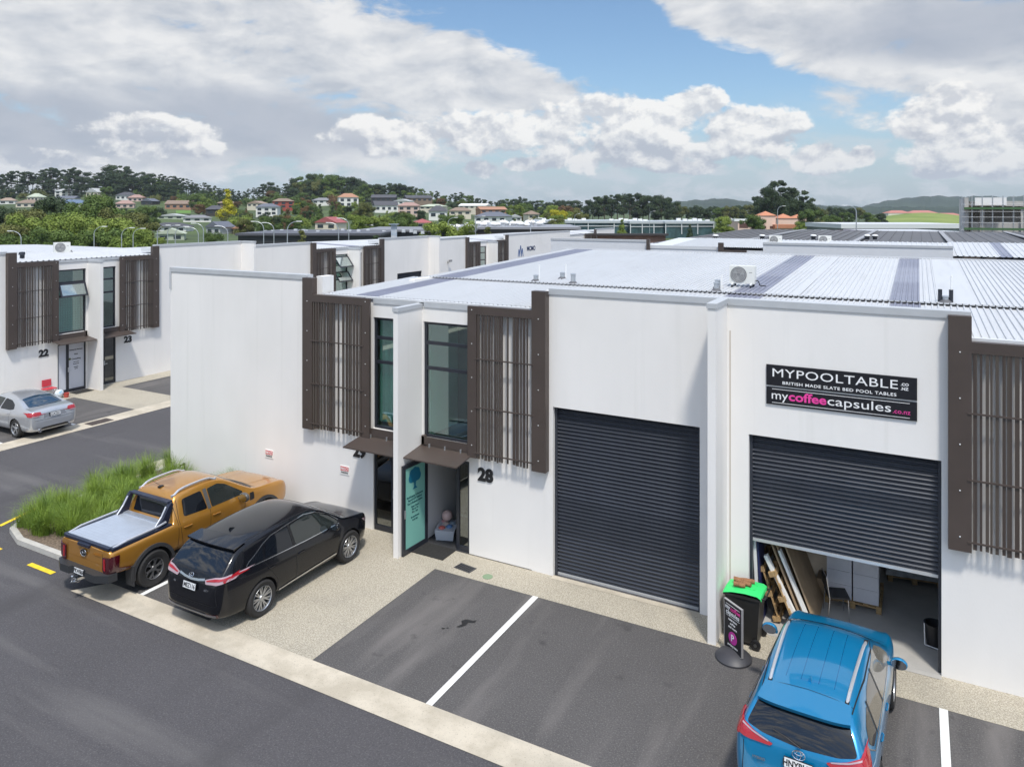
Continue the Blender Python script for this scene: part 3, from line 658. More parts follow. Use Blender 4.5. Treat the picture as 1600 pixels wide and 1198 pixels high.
for (p, u, z) in ((W1, -9, 4.4), (W2, 17.8, 4.55), (W3, 36.9, 4.7)):
    f = MB(); f.box(u - .17, u + .17, -.34, -.22, z - .05, z + .12); f.cyl((u, -.25, z - .1), (u, 0, z - .1), .02, seg=6); f.box(u - .03, u + .03, -.06, 0, z - .2, z); f.build('floodlight', mat('fitting_grey', (.25, .25, .25), .5), p, world=False)

# ================================================================== row behind (faces us), Y = 27
Cb = thing('warehouse', 'white warehouse row showing only its parapets behind the big white roof', 'warehouse', (-8, 27, 0))
M_PARA = mat('parapet_back_grey', (0.62, 0.63, 0.65), 0.6, var=0.02)
b = MB(); b.box(-20.4, -14.0, 0, .2, 0, 6.56); b.box(-14.0, -7.5, 0, .2, 0, 6.2); b.box(-7.5, 1.5, 0, .2, 0, 6.56); b.box(1.5, 14, 0, .2, 0, 5.98)
b.xf(Matrix.Translation((0, 27, 0))); b.build('front_wall', M_PARA, Cb)
for (a, c) in ((-20.4, -14.1), (-7.5, 1.5)): MB().box(a, c, 26.97, 27.25, 6.56, 6.68).build('coping', M_COP, Cb)
MB().box(-13.9, -9.9, 26.97, 27.2, 6.2, 6.38).build('coping', M_COPW, Cb)
MB().box(-14.08, -13.9, 26.8, 27.0, 2.4, 6.72).build('cladding_post', M_BRN, Cb)
MB().box(-9.9, -9.62, 26.8, 27.0, 2.4, 6.62).build('cladding_post', M_BRN, Cb)
MB().box(-9.62, -8.36, 26.8, 26.98, 2.4, 6.22).build('screen_panel', M_BRN, Cb)
MB().box(1.55, 1.9, 26.8, 27.0, 2.4, 6.1).build('cladding_post', M_BRN, Cb); MB().box(1.9, 2.62, 26.8, 26.98, 2.4, 6.2).build('screen_panel', M_BRN2, Cb)
ma, ms = MB(), MB(); roof_sheet(ma, ms, -12.6, -7.5, 27.1, 6.36, 33, 6.62, []); roof_sheet(ma, ms, 1.5, 14, 27.0, 6.2, 34, 6.62, [(3.5, 3.95)], pitch=.25); roof_sheet(ma, ms, -7.5, 1.5, 27.3, 6.4, 33, 6.6, [], pitch=.25)
roof_sheet(ma, ms, -20.4, -14.0, 27.3, 6.1, 33, 6.2, [], pitch=.25)
ma.build('roof', M_ROOF, Cb); ms.build('skylight_strip', M_SKYL, Cb)
b = MB(); b.prism([(27.1, 6.2), (27.1, 6.4), (33, 6.62), (33, 6.2)], 'x', -13.9, -12.6); b.build('raked_parapet', M_COPW, Cb)
b = MB(); b.box(-20.4, 14, 33, 33.2, 0, 6.1); b.box(-20.4, -20.2, 27.2, 33, 0, 6.0); b.box(13.8, 14, 27.2, 33, 0, 6.0); b.build('rear_wall', M_PARA, Cb)

# ================================================================== things on the big roof
def roof_z(Y): return 6.345 + 0.0324 * (Y - 3.95)
def ac_unit(name, label, X, Y, z, rz, s=1.0, group=None):
    t = thing(name, label, 'air conditioner', (X, Y, z), rz, group)
    MB().box(-.45*s, .45*s, -.17*s, .17*s, .10*s, .74*s).build('casing', mat('ac_cream', (.70, .70, .66), .45), t, world=False, bevel=.015*s)
    g = MB(); g.lathe([(.001, -.175*s), (.265*s, -.175*s), (.29*s, -.19*s), (.29*s, -.168*s)], (-.12*s, 0, .42*s), 'y', 28)
    g.build('fan_grille', mat('grille_grey', (.22, .22, .22), .6), t, world=False)
    r = MB()
    for k in range(4): r.lathe([((.07 + .055*k)*s, -.194*s), ((.078 + .055*k)*s, -.2*s), ((.086 + .055*k)*s, -.194*s)], (-.12*s, 0, .42*s), 'y', 24)
    r.build('guard_ring', mat('guard_grey', (.42, .42, .42), .5), t, world=False)
    fb = MB()
    for k in range(3):
        a = k * 2.094; fb.face([(-.12*s + .04*s*math.cos(a), -.186*s, .42*s + .04*s*math.sin(a)), (-.12*s + .22*s*math.cos(a), -.186*s, .42*s + .22*s*math.sin(a)), (-.12*s + .22*s*math.cos(a + .8), -.186*s, .42*s + .22*s*math.sin(a + .8))])
    fb.build('fan_blade', mat('blade_grey', (.34, .34, .33), .5), t, world=False)
    for x in (-.33, .33):
        MB().box((x-.03)*s, (x+.03)*s, -.3*s, .3*s, .05*s, .10*s).build('mount_rail', M_WHT, t, world=False)
    for x in (-.33, .33):
        for y in (-.27, .27): MB().cyl((x*s, y*s, -.02), (x*s, y*s, .05*s), .035*s, seg=8).build('rubber_foot', M_BLK, t, world=False)
    b = MB(); b.box(.25*s, .36*s, -.172*s, -.17*s, .50*s, .515*s); b.build('badge', M_BLK, t, world=False)
    p = MB(); p.tube([(.45*s, 0, .2*s), (.55*s, 0, .2*s), (.6*s, .02, .03), (.8*s, .1, .01)], .02*s, 6); p.build('pipe_tail', M_BLK, t, world=False)
    return t
ac_unit('air_conditioner', 'cream air conditioner with round grey fan on the big white roof', -4.2, 5.2, roof_z(5.2) + 0.03, 0.0, .74)
def vent_pipe(label, X, Y, h, r=.07, mast=0.0, double=False):
    z = roof_z(Y) if Y > 3.9 else 6.16 + .036 * Y
    t = thing('vent_pipe', label, 'roof vent', (X, Y, z), 0, 'vent pipes on the big white roof')
    MB().lathe([(r*2.3, 0), (r*1.7, .04), (r*1.1, .07)], seg=14).build('flashing_boot', mat('lead_grey', (.10, .10, .11), .6), t, world=False)
    MB().lathe([(r, 0), (r, h), (r*1.15, h), (r*1.15, h + .03), (.001, h + .05)], seg=14).build('pipe', M_GAL, t, world=False, smooth=True)
    if mast: MB().cyl((r*1.6, 0, 0), (r*1.6, 0, mast), .018, seg=6).build('mast', M_WHT, t, world=False)
    if double:
        for s_ in (-1, 1): MB().cyl((s_*.11, 0, 0), (s_*.11, 0, .3), .045, seg=10).build('dark_pipe', M_FRM, t, world=False)
    return t
vent_pipe('grey vent pipe with tall white mast, leftmost on the big white roof', -10.0, 4.2, .16, mast=.5)
vent_pipe('short grey vent pipe second from left on the big white roof', -9.5, 5.0, .17, mast=.45)
vent_pipe('plain galvanised vent pipe standing above the brown cladding post', -8.75, 4.1, .26)
vent_pipe('grey vent pipe with thin mast in front of the rooftop air conditioner', -4.65, 4.1, .2, mast=.42)
vent_pipe('grey vent pipe with bent mast just left of the rooftop air conditioner', -4.75, 4.65, .2, mast=.38)
vent_pipe('double dark vent pipes round a white mast on the right of the roof', 0.55, 4.2, .12, mast=.62, double=True)
# west roofs: small condenser and vent seen over the parapets
ac_unit('air_conditioner', 'small cream air conditioner on the white roof above unit 22', -38.4, 6.9, 6.22, R(70), .8, group='condensers on the near roofs')
t = thing('vent_pipe', 'small dark topped vent on the white roof left of the cream air conditioner', 'roof vent', (-36.4, 3.9, 6.2)); MB().lathe([(.1, 0), (.1, .2), (.16, .2), (.12, .32), (.001, .34)], seg=12).build('pipe', M_FRM, t, world=False); MB().cyl((.3, 0, 0), (.3, 0, .5), .025, seg=6).build('mast', M_WHT, t, world=False)
# ranges of white roofs farther west
def plain_shed(label, X0, X1, Y0, Y1, z, zr, m_roof, m_wall=None, axis='x', group=None, name='warehouse'):
    t = thing(name, label, 'warehouse', ((X0+X1)/2, (Y0+Y1)/2, 0), 0, group)
    MB().box(X0 + .1, X1 - .1, Y0 + .1, Y1 - .1, -0.5, z - .05).build('wall', m_wall or M_WALL, t)
    b = MB()
    if axis == 'x': b.prism([(Y0, z), ((Y0+Y1)/2, zr), (Y1, z), (Y1, z - .12), ((Y0+Y1)/2, zr - .12), (Y0, z - .12)], 'x', X0, X1)
    else: b.prism([(X0, z), ((X0+X1)/2, zr), (X1, z), (X1, z - .12), ((X0+X1)/2, zr - .12), (X0, z - .12)], 'y', Y0, Y1)
    b.build('roof', m_roof, t); return t
plain_shed('long white roofed shed directly behind units 22 and 23', -66, -50.2, -4, 21, 5.5, 5.85, M_ROOF, group='white roofed sheds beyond the west row')
plain_shed('white shed with raised barrel end at the far left edge', -84, -68, -6, 5, 5.6, 6.3, mat('blue_white_roof', (.42, .46, .52), .4), group='white roofed sheds beyond the west row')
# ================================================================== cars
def interp(keys, y):
    if y <= keys[0][0]: return keys[0][1]
    for (a, u), (b, w) in zip(keys, keys[1:]):
        if y <= b:
            t = (y - a) / (b - a); return u + (w - u) * t
    return keys[-1][1]
def car_body(parent, stations, top, belt, W, bottom, paint, axles, rw, tumble=0.74, crown=0.03, levels=2, wrad=None, cabin=None):
    """loft of cross sections along y, subdivided, wheel arches cut out. returns object and ray tree"""
    bm = bmesh.new(); rows = []
    for y in stations:
        zt, zb, w = interp(top, y), interp(bottom, y), interp(W, y)
        zs = min(interp(belt, y), zt - 0.035); ch = zt - zs
        k = min(1.0, max(0.0, (ch - 0.06) / 0.42)); wr = w * (0.90 * (1 - k) + tumble * k)
        wb = w * (0.955 * (1 - k) + 0.93 * k)
        pts = [(0, zb), (w * .80, zb), (w * .955, zb + .05), (w * .99, zb + (zs - zb) * .38), (w, zb + (zs - zb) * .68), (w * .985, zs - (zs - zb) * .08), (wb, zs + ch * .05),
               (wb + (wr - wb) * .90, zs + ch * .80), (wr * .93, zt - crown - min(.02, ch * .1)), (wr * .5, zt - crown * .3), (0, zt)]
        full = pts + [(-p[0], p[1]) for p in pts[-2:0:-1]]
        rows.append([bm.verts.new((p[0], y, p[1])) for p in full])
    n = len(rows[0])
    for a, b in zip(rows, rows[1:]):
        for i in range(n): bm.faces.new((a[i], a[(i+1) % n], b[(i+1) % n], b[i]))
    for ring in (rows[0], rows[-1]):
        h = len(ring)
        half = h // 2
        for i in range(half):                         # close the ends with a strip of quads between right and left
            a, b, c, d = ring[i], ring[i+1], ring[(h - i - 1) % h], ring[(h - i) % h]
            vs = []
            for v in (a, b, c, d):
                if v not in vs: vs.append(v)
            if len(vs) >= 3: bm.faces.new(vs)
    bmesh.ops.recalc_face_normals(bm, faces=bm.faces)
    me = bpy.data.meshes.new('body'); bm.to_mesh(me); bm.free()
    o = bpy.data.objects.new('body', me); col.objects.link(o)
    md = o.modifiers.new('s', 'SUBSURF'); md.levels = levels; md.render_levels = levels
    dg = bpy.context.evaluated_depsgraph_get(); sm = bpy.data.meshes.new_from_object(o.evaluated_get(dg)); o.modifiers.clear(); o.data = sm
    cutters = []
    for ay in axles:
        for sx in (-1, 1):
            c = MB(); Wm = interp(W, ay); c.cyl((sx * (Wm - .34), ay, rw), (sx * (Wm + .2), ay, rw), wrad, seg=40)
            cutters.append(c.build('cut', None, None))
    for c in cutters:
        m = o.modifiers.new('b', 'BOOLEAN'); m.operation = 'DIFFERENCE'; m.solver = 'EXACT'; m.object = c
    dg = bpy.context.evaluated_depsgraph_get(); fm = bpy.data.meshes.new_from_object(o.evaluated_get(dg)); o.modifiers.clear(); o.data = fm; fm.name = 'body'
    for c in cutters: bpy.data.objects.remove(c)
    fm.materials.clear(); fm.materials.append(paint); fm.materials.append(MC['black_plastic'])
    for p in fm.polygons:
        c = p.center; p.use_smooth = True; p.material_index = 0
        for ay in axles:
            if math.hypot(c.y - ay, c.z - rw) < wrad + .004: p.material_index = 1
        if c.z < interp(bottom, c.y) + .012: p.material_index = 1
    try: fm.set_sharp_from_angle(angle=R(42))
    except Exception: pass
    o.parent = parent
    b2 = bmesh.new(); b2.from_mesh(sm); tree = BVHTree.FromBMesh(b2); b2.free()
    return o, tree
def decal(tree, poly, plane, side, parent, name, m, off=0.004, step=0.07, th=0.0, curve=None, mats=None):
    """a panel cut to a 2-D outline and laid onto the body. plane 'side': (y,z) seen from x*side; 'top': (x,y) from above; 'back': (x,z) from -y; 'front'"""
    bm = bmesh.new(); vs = [bm.verts.new((p[0], p[1], 0)) for p in poly]; bm.faces.new(vs)
    xs = [p[0] for p in poly]; ys = [p[1] for p in poly]
    x = min(xs) + step
    while x < max(xs): bmesh.ops.bisect_plane(bm, geom=bm.verts[:] + bm.edges[:] + bm.faces[:], plane_co=(x, 0, 0), plane_no=(1, 0, 0)); x += step
    y = min(ys) + step
    while y < max(ys): bmesh.ops.bisect_plane(bm, geom=bm.verts[:] + bm.edges[:] + bm.faces[:], plane_co=(0, y, 0), plane_no=(0, 1, 0)); y += step
    dead = []
    for v in bm.verts:
        a, b = v.co.x, v.co.y
        if plane == 'side': o_, d = Vector((side * 3, a, b)), Vector((-side, 0, 0))
        elif plane == 'top': o_, d = Vector((a, b, 4)), Vector((0, 0, -1))
        elif plane == 'back': o_, d = Vector((a, -5, b)), Vector((0, 1, 0))
        else: o_, d = Vector((a, 5, b)), Vector((0, -1, 0))
        h = tree.ray_cast(o_, d)
        if h[0] is None:
            h = tree.find_nearest(o_ + d * (3 if plane == 'side' else 4)) if False else (None,)
            dead.append(v); continue
        nrm = h[1] if h[1].dot(d) < 0 else -h[1]
        v.co = h[0] + nrm * off
    if dead: bmesh.ops.delete(bm, geom=dead, context='VERTS')
    if not bm.faces: bm.free(); return None
    bmesh.ops.recalc_face_normals(bm, faces=bm.faces)
    want = {'side': Vector((side, 0, 0)), 'top': Vector((0, 0, 1)), 'back': Vector((0, -1, 0)), 'front': Vector((0, 1, 0))}[plane]
    if sum((f.normal.dot(want) for f in bm.faces)) < 0: bmesh.ops.reverse_faces(bm, faces=bm.faces[:])
    if th:
        r = bmesh.ops.extrude_face_region(bm, geom=bm.faces[:])
        nv = [g for g in r['geom'] if isinstance(g, bmesh.types.BMVert)]; bm.normal_update()
        for v in nv: v.co += v.normal * th if v.normal.length else want * th
    me = bpy.data.meshes.new(name); bm.to_mesh(me); bm.free(); me.materials.append(m)
    for p in me.polygons: p.use_smooth = True
    try: me.set_sharp_from_angle(angle=R(45))
    except Exception: pass
    o = bpy.data.objects.new(name, me); col.objects.link(o); o.parent = parent; return o
def line_decal(tree, pts, plane, side, w, parent, name, m, off=0.003, th=0.0):
    """narrow strip following a 2-D polyline on the body"""
    L_, R_ = [], []
    for i, p in enumerate(pts):
        a = pts[max(0, i-1)]; b = pts[min(len(pts)-1, i+1)]; t = Vector((b[0]-a[0], b[1]-a[1])).normalized(); n = Vector((-t.y, t.x)) * w / 2
        L_.append((p[0] + n.x, p[1] + n.y)); R_.append((p[0] - n.x, p[1] - n.y))
    return decal(tree, L_ + R_[::-1], plane, side, parent, name, m, off, 0.09, th)
def smooth_poly(pts, n=4):
    out = []
    N = len(pts)
    for i in range(N):
        p0, p1, p2, p3 = pts[i-1], pts[i], pts[(i+1) % N], pts[(i+2) % N]
        for k in range(n):
            t = k / n
            out.append(tuple(0.5 * ((2*p1[j]) + (-p0[j]+p2[j])*t + (2*p0[j]-5*p1[j]+4*p2[j]-p3[j])*t*t + (-p0[j]+3*p1[j]-3*p2[j]+p3[j])*t**3) for j in (0, 1)))
    return out
def rounded(pts, r=0.05, n=4):
    out = []; N = len(pts)
    for i in range(N):
        a, p, b = (Vector(pts[i-1]), Vector(pts[i]), Vector(pts[(i+1) % N])); u = (a - p); v = (b - p); rr = min(r, u.length * .45, v.length * .45)
        s_, e = p + u.normalized() * rr, p + v.normalized() * rr
        for k in range(n + 1):
            t = k / n; q = s_ * (1-t)**2 + p * 2*t*(1-t) + e * t*t; out.append((q.x, q.y))
    return out
def wheel(parent, x, y, r, w, side, spokes, rim_r, m_rim, style='twin', knob=False):
    t_ = MB(); sx = side
    prof = [(rim_r * .98, -w/2 + .02), (rim_r + .02, -w/2), (r - .035, -w/2 - .006), (r - .012, -w/2 + .012), (r, -w/2 + .04), (r, w/2 - .04), (r - .012, w/2 - .012), (r - .035, w/2 + .006), (rim_r + .02, w/2), (rim_r * .98, w/2 - .02)]
    t_.lathe(prof, (0, 0, 0), 'x', 40)
    if knob:
        for k in range(36):
            a = 2 * math.pi * k / 36
            for s2 in (-1, 1): t_.box(-.001, .001, -.001, .001, -.001, .001)
    wh = t_.build('wheel', mat('tyre_rubber', (0.022, 0.021, 0.021), 0.8, bump=.2, bs=60), parent, world=False, smooth=True); wh.location = (x, y, r)
    b = MB(); b.lathe([(rim_r, w/2 - .02), (rim_r * .97, w/2 - .004), (rim_r * .93, w/2 - .015), (rim_r * .90, w/2 - .06), (rim_r * .88, -w/2 + .03)], (0,0,0), 'x', 40)
    o_ = w/2 - .02
    def sp(a0, a1, r0, r1, w0, w1, d0, d1):
        for (aa, bb) in ((a0, a1),):
            c0, s0 = math.cos(aa), math.sin(aa); c1, s1 = math.cos(bb), math.sin(bb)
            p0 = Vector((0, c0, s0)) * r0; p1 = Vector((0, c1, s1)) * r1; dr = (p1 - p0).normalized(); n_ = Vector((0, -dr.z, dr.y))
            q = [p0 - n_*w0/2, p0 + n_*w0/2, p1 + n_*w1/2, p1 - n_*w1/2]
            V0 = [b.bm.verts.new((d, v.y, v.z)) for v, d in zip(q, (d0, d0, d1, d1))]; V1 = [b.bm.verts.new((d - .03, v.y, v.z)) for v, d in zip(q, (d0, d0, d1, d1))]
            b.bm.faces.new(V0); b.bm.faces.new(V1[::-1])
            for i in range(4): b.bm.faces.new((V0[i], V1[i], V1[(i+1) % 4], V0[(i+1) % 4]))
    for k in range(spokes):
        a = 2 * math.pi * k / spokes + .3
        if style == 'twin':
            sp(a - .06, a - .13, .06, rim_r * .95, .030, .024, o_ - .02, o_ - .005); sp(a + .06, a + .13, .06, rim_r * .95, .030, .024, o_ - .02, o_ - .005)
        elif style == 'y':
            sp(a, a, .05, rim_r * .6, .045, .04, o_ - .01, o_ - .01); sp(a, a - .22, rim_r * .55, rim_r * .95, .03, .035, o_ - .01, o_ - .006); sp(a, a + .22, rim_r * .55, rim_r * .95, .03, .035, o_ - .01, o_ - .006)
        else: sp(a, a, .05, rim_r * .96, .055, .075, o_ - .02, o_ - .005)
    b.lathe([(.001, o_ - .005), (.055, o_ - .005), (.065, o_ - .02), (.065, o_ - .05)], (0,0,0), 'x', 16)
    if sx < 0: b.xf(Matrix.Rotation(math.pi, 4, 'Z'))
    rim = b.build('rim', m_rim, wh, world=False)
    d = MB(); d.lathe([(.001, 0), (rim_r * .82, 0), (rim_r * .82, -.02)], (0,0,0), 'x', 24)
    if sx < 0: d.xf(Matrix.Rotation(math.pi, 4, 'Z'))
    d.build('brake_disc', mat('disc_dark', (0.03, 0.03, 0.03), 0.5, metal=.4), wh, world=False)
    return wh
def mirror(parent, x, y, z, side, m_cap, s=1.0):
    b = MB(); n = 12; b.sphere((side*.10*s, 0, 0), .12*s, sx=1.0, sy=.62, sz=.72, seg=16, ring=10)
    for v in b.bm.verts:
        if v.co.y < -.035*s: v.co.y = -.035*s
    b.box(-.06*s, .02*s, -.02*s, .03*s, -.05*s, -.02*s)
    o = b.build('wing_mirror', m_cap, parent, world=False, smooth=True); o.location = (x, y, z)
    g = MB(); g.prism([(side*(.10*s + .105*s*math.cos(t*.5236)), .072*s*math.sin(t*.5236)) for t in range(12)], 'y', -.041*s, -.037*s)
    gl = g.build('mirror_glass', mat('mirror_glass', (.55, .6, .65), .05, metal=1.0), o, world=False); return o
def handle_at(tree, parent, y, z, side, m, w=.19):
    h = tree.ray_cast(Vector((side*3, y, z)), Vector((-side, 0, 0)))
    if h[0] is None: return
    b = MB(); p = [(h[0].x + side*.004, y - w/2, z), (h[0].x + side*.018, y - w/2 + .03, z), (h[0].x + side*.018, y + w/2 - .03, z), (h[0].x + side*.004, y + w/2, z)]
    b.tube(p, .013, 8); b.build('door_handle', m, parent, world=False, smooth=True)
def plate(parent, txt, x, y, z, tilt=0.0, w=.36, h=.125):
    M = Matrix.Translation((x, y, z)) @ Matrix.Rotation(tilt, 4, 'X')
    b = MB(); b.box(-w/2, w/2, -.006, .006, -h/2, h/2); b.xf(M); pl = b.build('number_plate', mat('plate_white', (.72, .73, .74), .4), parent, world=False)
    text_mesh('plate_lettering', txt, .118, M_NUM, pl, M @ Matrix.Translation((0, -.008, -.003)) @ FACE_FRONT, depth=.001, bold=.003, xs=.82, world_inv=False)
    b = MB(); b.box(-w/2 - .008, w/2 + .008, -.002, .012, -h/2 - .008, h/2 + .008); b.xf(M); b.build('plate_surround', M_BLK, pl, world=False)
def emblem(parent, kind, x, y, z, tilt=0.0, s=.06):
    M = Matrix.Translation((x, y, z)) @ Matrix.Rotation(tilt, 4, 'X')
    chrome = mat('chrome', (.75, .76, .78), .12, metal=1.0)
    b = MB()
    def ring(cx, cz, rx, rz, t=.006):
        n = 24; pts = [(cx + rx*math.cos(2*math.pi*k/n), -.01, cz + rz*math.sin(2*math.pi*k/n)) for k in range(n + 1)]; b.tube(pts, t, 5)
    ring(0, 0, s*1.25, s*.85)
    if kind == 'triple': ring(0, 0, s*.45, s*.8, .005); ring(0, s*.35, s*.85, s*.35, .005)
    elif kind == 'angle': b.tube([(s*.1, -.01, s*.7), (-s*.5, -.01, -s*.25), (s*.9, -.01, -s*.35)], .006, 5)
    b.xf(M); e = b.build('emblem', chrome, parent, world=False)
    if kind == 'oval':
        b = MB(); b.prism([(s*1.2*math.cos(2*math.pi*k/20), s*.8*math.sin(2*math.pi*k/20)) for k in range(20)], 'y', -.01, 0); b.xf(M); b.build('emblem_field', M_BLK, e, world=False)
        t = MB(); t.tube([(-s*.7, -.014, -s*.1), (-s*.4, -.014, s*.25), (0, -.014, -s*.15), (s*.35, -.014, s*.2), (s*.7, -.014, -s*.05)], .004, 5); t.xf(M); t.build('emblem_script', chrome, e, world=False)
    return e
M_GLS = mat('tinted_car_glass', (0.006, 0.008, 0.012), 0.03, spec=0.6)
M_GLS2 = mat('light_car_glass', (0.10, 0.105, 0.10), 0.04, spec=0.8)
M_CHR = mat('satin_chrome', (.62, .63, .65), .22, metal=1.0)
M_TLR = mat('tail_red', (0.35, 0.005, 0.012), 0.12, coat=1.0)
M_TLD = mat('tail_dark_red', (0.055, 0.003, 0.008), 0.12, coat=1.0)
M_TLW = mat('tail_clear', (0.38, 0.27, 0.30), 0.12, coat=1.0)
M_RIM = mat('alloy_silver', (.46, .47, .49), .28, metal=.85)
M_RIMD = mat('alloy_dark', (.17, .17, .175), .35, metal=.6)
M_RAIL = mat('roof_rail_alu', (.66, .67, .70), .3, metal=.6)
def paint(name, c, metal=.35, rough=.3):
    return mat(name, c, rough, metal=metal, coat=1.0, spec=.5)
M_SEAM = mat('panel_gap', (.006, .006, .007), .6)
def shark(parent, tree, y, m, s=1.0):
    h = tree.ray_cast(Vector((0, y, 4)), Vector((0, 0, -1)))[0]
    b = MB(); a = [b.bm.verts.new(p) for p in ((-.03*s, -.06*s, 0), (.03*s, -.06*s, 0), (.02*s, .1*s, 0), (-.02*s, .1*s, 0), (0, -.055*s, .06*s), (0, .04*s, .03*s))]
    for f in ((0,1,4), (1,2,5,4), (3,0,4,5), (2,3,5), (0,3,2,1)): b.bm.faces.new([a[i] for i in f])
    o = b.build('roof_antenna', m, parent, world=False); o.location = (0, y, h.z - .004)
def rails(parent, tree, x, y0, y1, m, lift=.05, w=.024, endm=None, xr=None):
    for s_ in (-1, 1):
        pts = []
        for k in range(9):
            y = y0 + (y1 - y0) * k / 8; xx = x if xr is None else xr + (x - xr) * k / 8; h = tree.ray_cast(Vector((s_ * xx, y, 4)), Vector((0, 0, -1)))[0]
            e = 0.0 if k in (0, 8) else lift * (0.8 if k in (1, 7) else 1)
            pts.append((s_ * xx, y, h.z + e))
        b = MB(); b.tube(pts, w, 8)
        for v in b.bm.verts: pass
        r = b.build('roof_rail', m, parent, world=False, smooth=True)
        for k in (0, 8): MB().box(pts[k][0] - w*1.1, pts[k][0] + w*1.1, pts[k][1] - .05, pts[k][1] + .05, pts[k][2] - .02, pts[k][2] + .022).build('rail_foot', endm or M_BLK, r, world=False)

# ---------------- black suv
def black_suv():
    P = mat('black_car_paint', (.004, .0045, .007), .22, spec=.25, coat=.55)
    t = thing('parked_car', 'glossy black suv parked nose in beside the orange pickup', 'car', (-12.98, -3.16, 0), 0)
    top = [(-2.33, .70), (-2.31, .92), (-2.26, 1.08), (-2.18, 1.19), (-2.04, 1.34), (-1.90, 1.49), (-1.76, 1.575), (-1.6, 1.605), (-1.0, 1.66), (-.3, 1.69), (.3, 1.665), (.62, 1.59), (.95, 1.39), (1.22, 1.20), (1.36, 1.10), (1.6, 1.06), (1.95, 1.00), (2.2, .92), (2.32, .80), (2.385, .62)]
    belt = [(-2.4, 1.08), (-2.0, 1.12), (-1.3, 1.07), (1.0, .98), (2.4, .90)]
    Wd = [(-2.33, .60), (-2.30, .73), (-2.23, .81), (-2.1, .865), (-1.85, .915), (-1.5, .94), (-1, .942), (1.2, .938), (1.8, .915), (2.1, .86), (2.28, .74), (2.385, .55)]
    bot = [(-2.33, .46), (-2.29, .33), (-2.1, .27), (-1.8, .25), (1.9, .22), (2.25, .24), (2.385, .40)]
    st = [-2.33, -2.315, -2.29, -2.23, -2.14, -2.02, -1.88, -1.74, -1.6, -1.35, -1.0, -.6, -.2, .2, .5, .75, 1.0, 1.2, 1.34, 1.5, 1.75, 2.0, 2.18, 2.3, 2.36, 2.385]
    o, tr = car_body(t, st, top, belt, Wd, bot, P, (-1.28, 1.46), .37, wrad=.42, tumble=.79)
    for s_ in (-1, 1):
        m_f = mat('front_side_glass', (.022, .027, .026), .04, spec=.8)
        decal(tr, rounded([(-.28, 1.09), (-.36, 1.52), (.12, 1.555), (.5, 1.48), (.86, 1.30), (1.12, 1.10), (1.04, 1.05)], .05), 'side', s_, t, 'side_window', m_f)
        decal(tr, rounded([(-1.16, 1.14), (-1.08, 1.42), (-.9, 1.49), (-.44, 1.52), (-.36, 1.09)], .04), 'side', s_, t, 'side_window', M_GLS)
        decal(tr, rounded([(-1.62, 1.18), (-1.54, 1.22), (-1.16, 1.40), (-1.22, 1.145), (-1.58, 1.15)], .03), 'side', s_, t, 'quarter_window', M_GLS)
        line_decal(tr, [(1.13, 1.045), (0, 1.065), (-.9, 1.10), (-1.45, 1.125), (-1.62, 1.14), (-1.65, 1.17), (-1.58, 1.225), (-1.4, 1.30), (-1.15, 1.43), (-.9, 1.51), (-.4, 1.555), (.1, 1.58), (.45, 1.52), (.86, 1.34), (1.13, 1.12)], 'side', s_, .016, t, 'window_trim', M_CHR, .006, .004)
        line_decal(tr, [(-.32, 1.07), (-.40, 1.54)], 'side', s_, .055, t, 'window_pillar', M_BLK, .006)
        for pts in ([(-.33, 1.06), (-.30, .6), (-.28, .32)], [(1.12, 1.03), (1.10, .7), (1.02, .34)], [(-1.2, 1.1), (-1.02, .82), (-.86, .62), (-.84, .34)]): line_decal(tr, pts, 'side', s_, .009, t, 'door_gap', M_SEAM)
        line_decal(tr, [(-.80, .335), (-.4, .36), (.3, .385), (.98, .40)], 'side', s_, .035, t, 'sill_trim', M_CHR, .01, .008)
        handle_at(tr, t, -.16, .90, s_, P); handle_at(tr, t, -1.02, .93, s_, P)
        decal(tr, rounded([(.38*s_, 1.050), (.62*s_, 1.120), (.9*s_, 1.170), (.935*s_, 1.150), (.92*s_, 1.080), (.7*s_, 1.010), (.42*s_, .980)], .02), 'back', 1, t, 'tail_light', M_TLW, .010, .04, .012)
        decal(tr, rounded([(.42*s_, 1.045), (.62*s_, 1.095), (.86*s_, 1.135), (.88*s_, 1.105), (.64*s_, 1.055), (.44*s_, 1.025)], .01), 'back', 1, t, 'tail_light_lens', M_TLR, .026, .04, .004)
        decal(tr, rounded([(-2.20, 1.11), (-1.80, 1.175), (-1.90, 1.11), (-2.18, 1.04)], .02), 'side', s_, t, 'tail_light', M_TLR, .010, .04, .01)
        decal(tr, rounded([(s_*.45, .42), (s_*.74, .44), (s_*.74, .37), (s_*.45, .36)], .02), 'back', 1, t, 'rear_reflector', M_TLD, .008, .05)
        mirror(t, s_*.93, .82, 1.10, s_, M_CHR if s_ > 9 else P)
        decal(tr, rounded([(1.95, .86), (2.2, .80), (2.3, .72), (2.1, .74)], .02), 'side', s_, t, 'headlight', M_TLW, .008, .04)
        wheel(t, s_*.82, -1.28, .37, .235, s_, 9, .255, M_RIM, 'twin'); wheel(t, s_*.82, 1.46, .37, .235, s_, 9, .255, M_RIM, 'twin')
    decal(tr, rounded([(-.73, 1.21), (-.64, 1.54), (0, 1.56), (.64, 1.54), (.73, 1.21), (.3, 1.165), (-.3, 1.165)], .05), 'back', 1, t, 'rear_window', M_GLS, .005, .06)
    decal(tr, rounded([(-.70, .66), (-.60, 1.10), (0, 1.14), (.60, 1.10), (.70, .66), (.72, 1.16), (.64, 1.3), (.78, 1.2)], .01), 'back', 1, t, 'x', P) if False else None
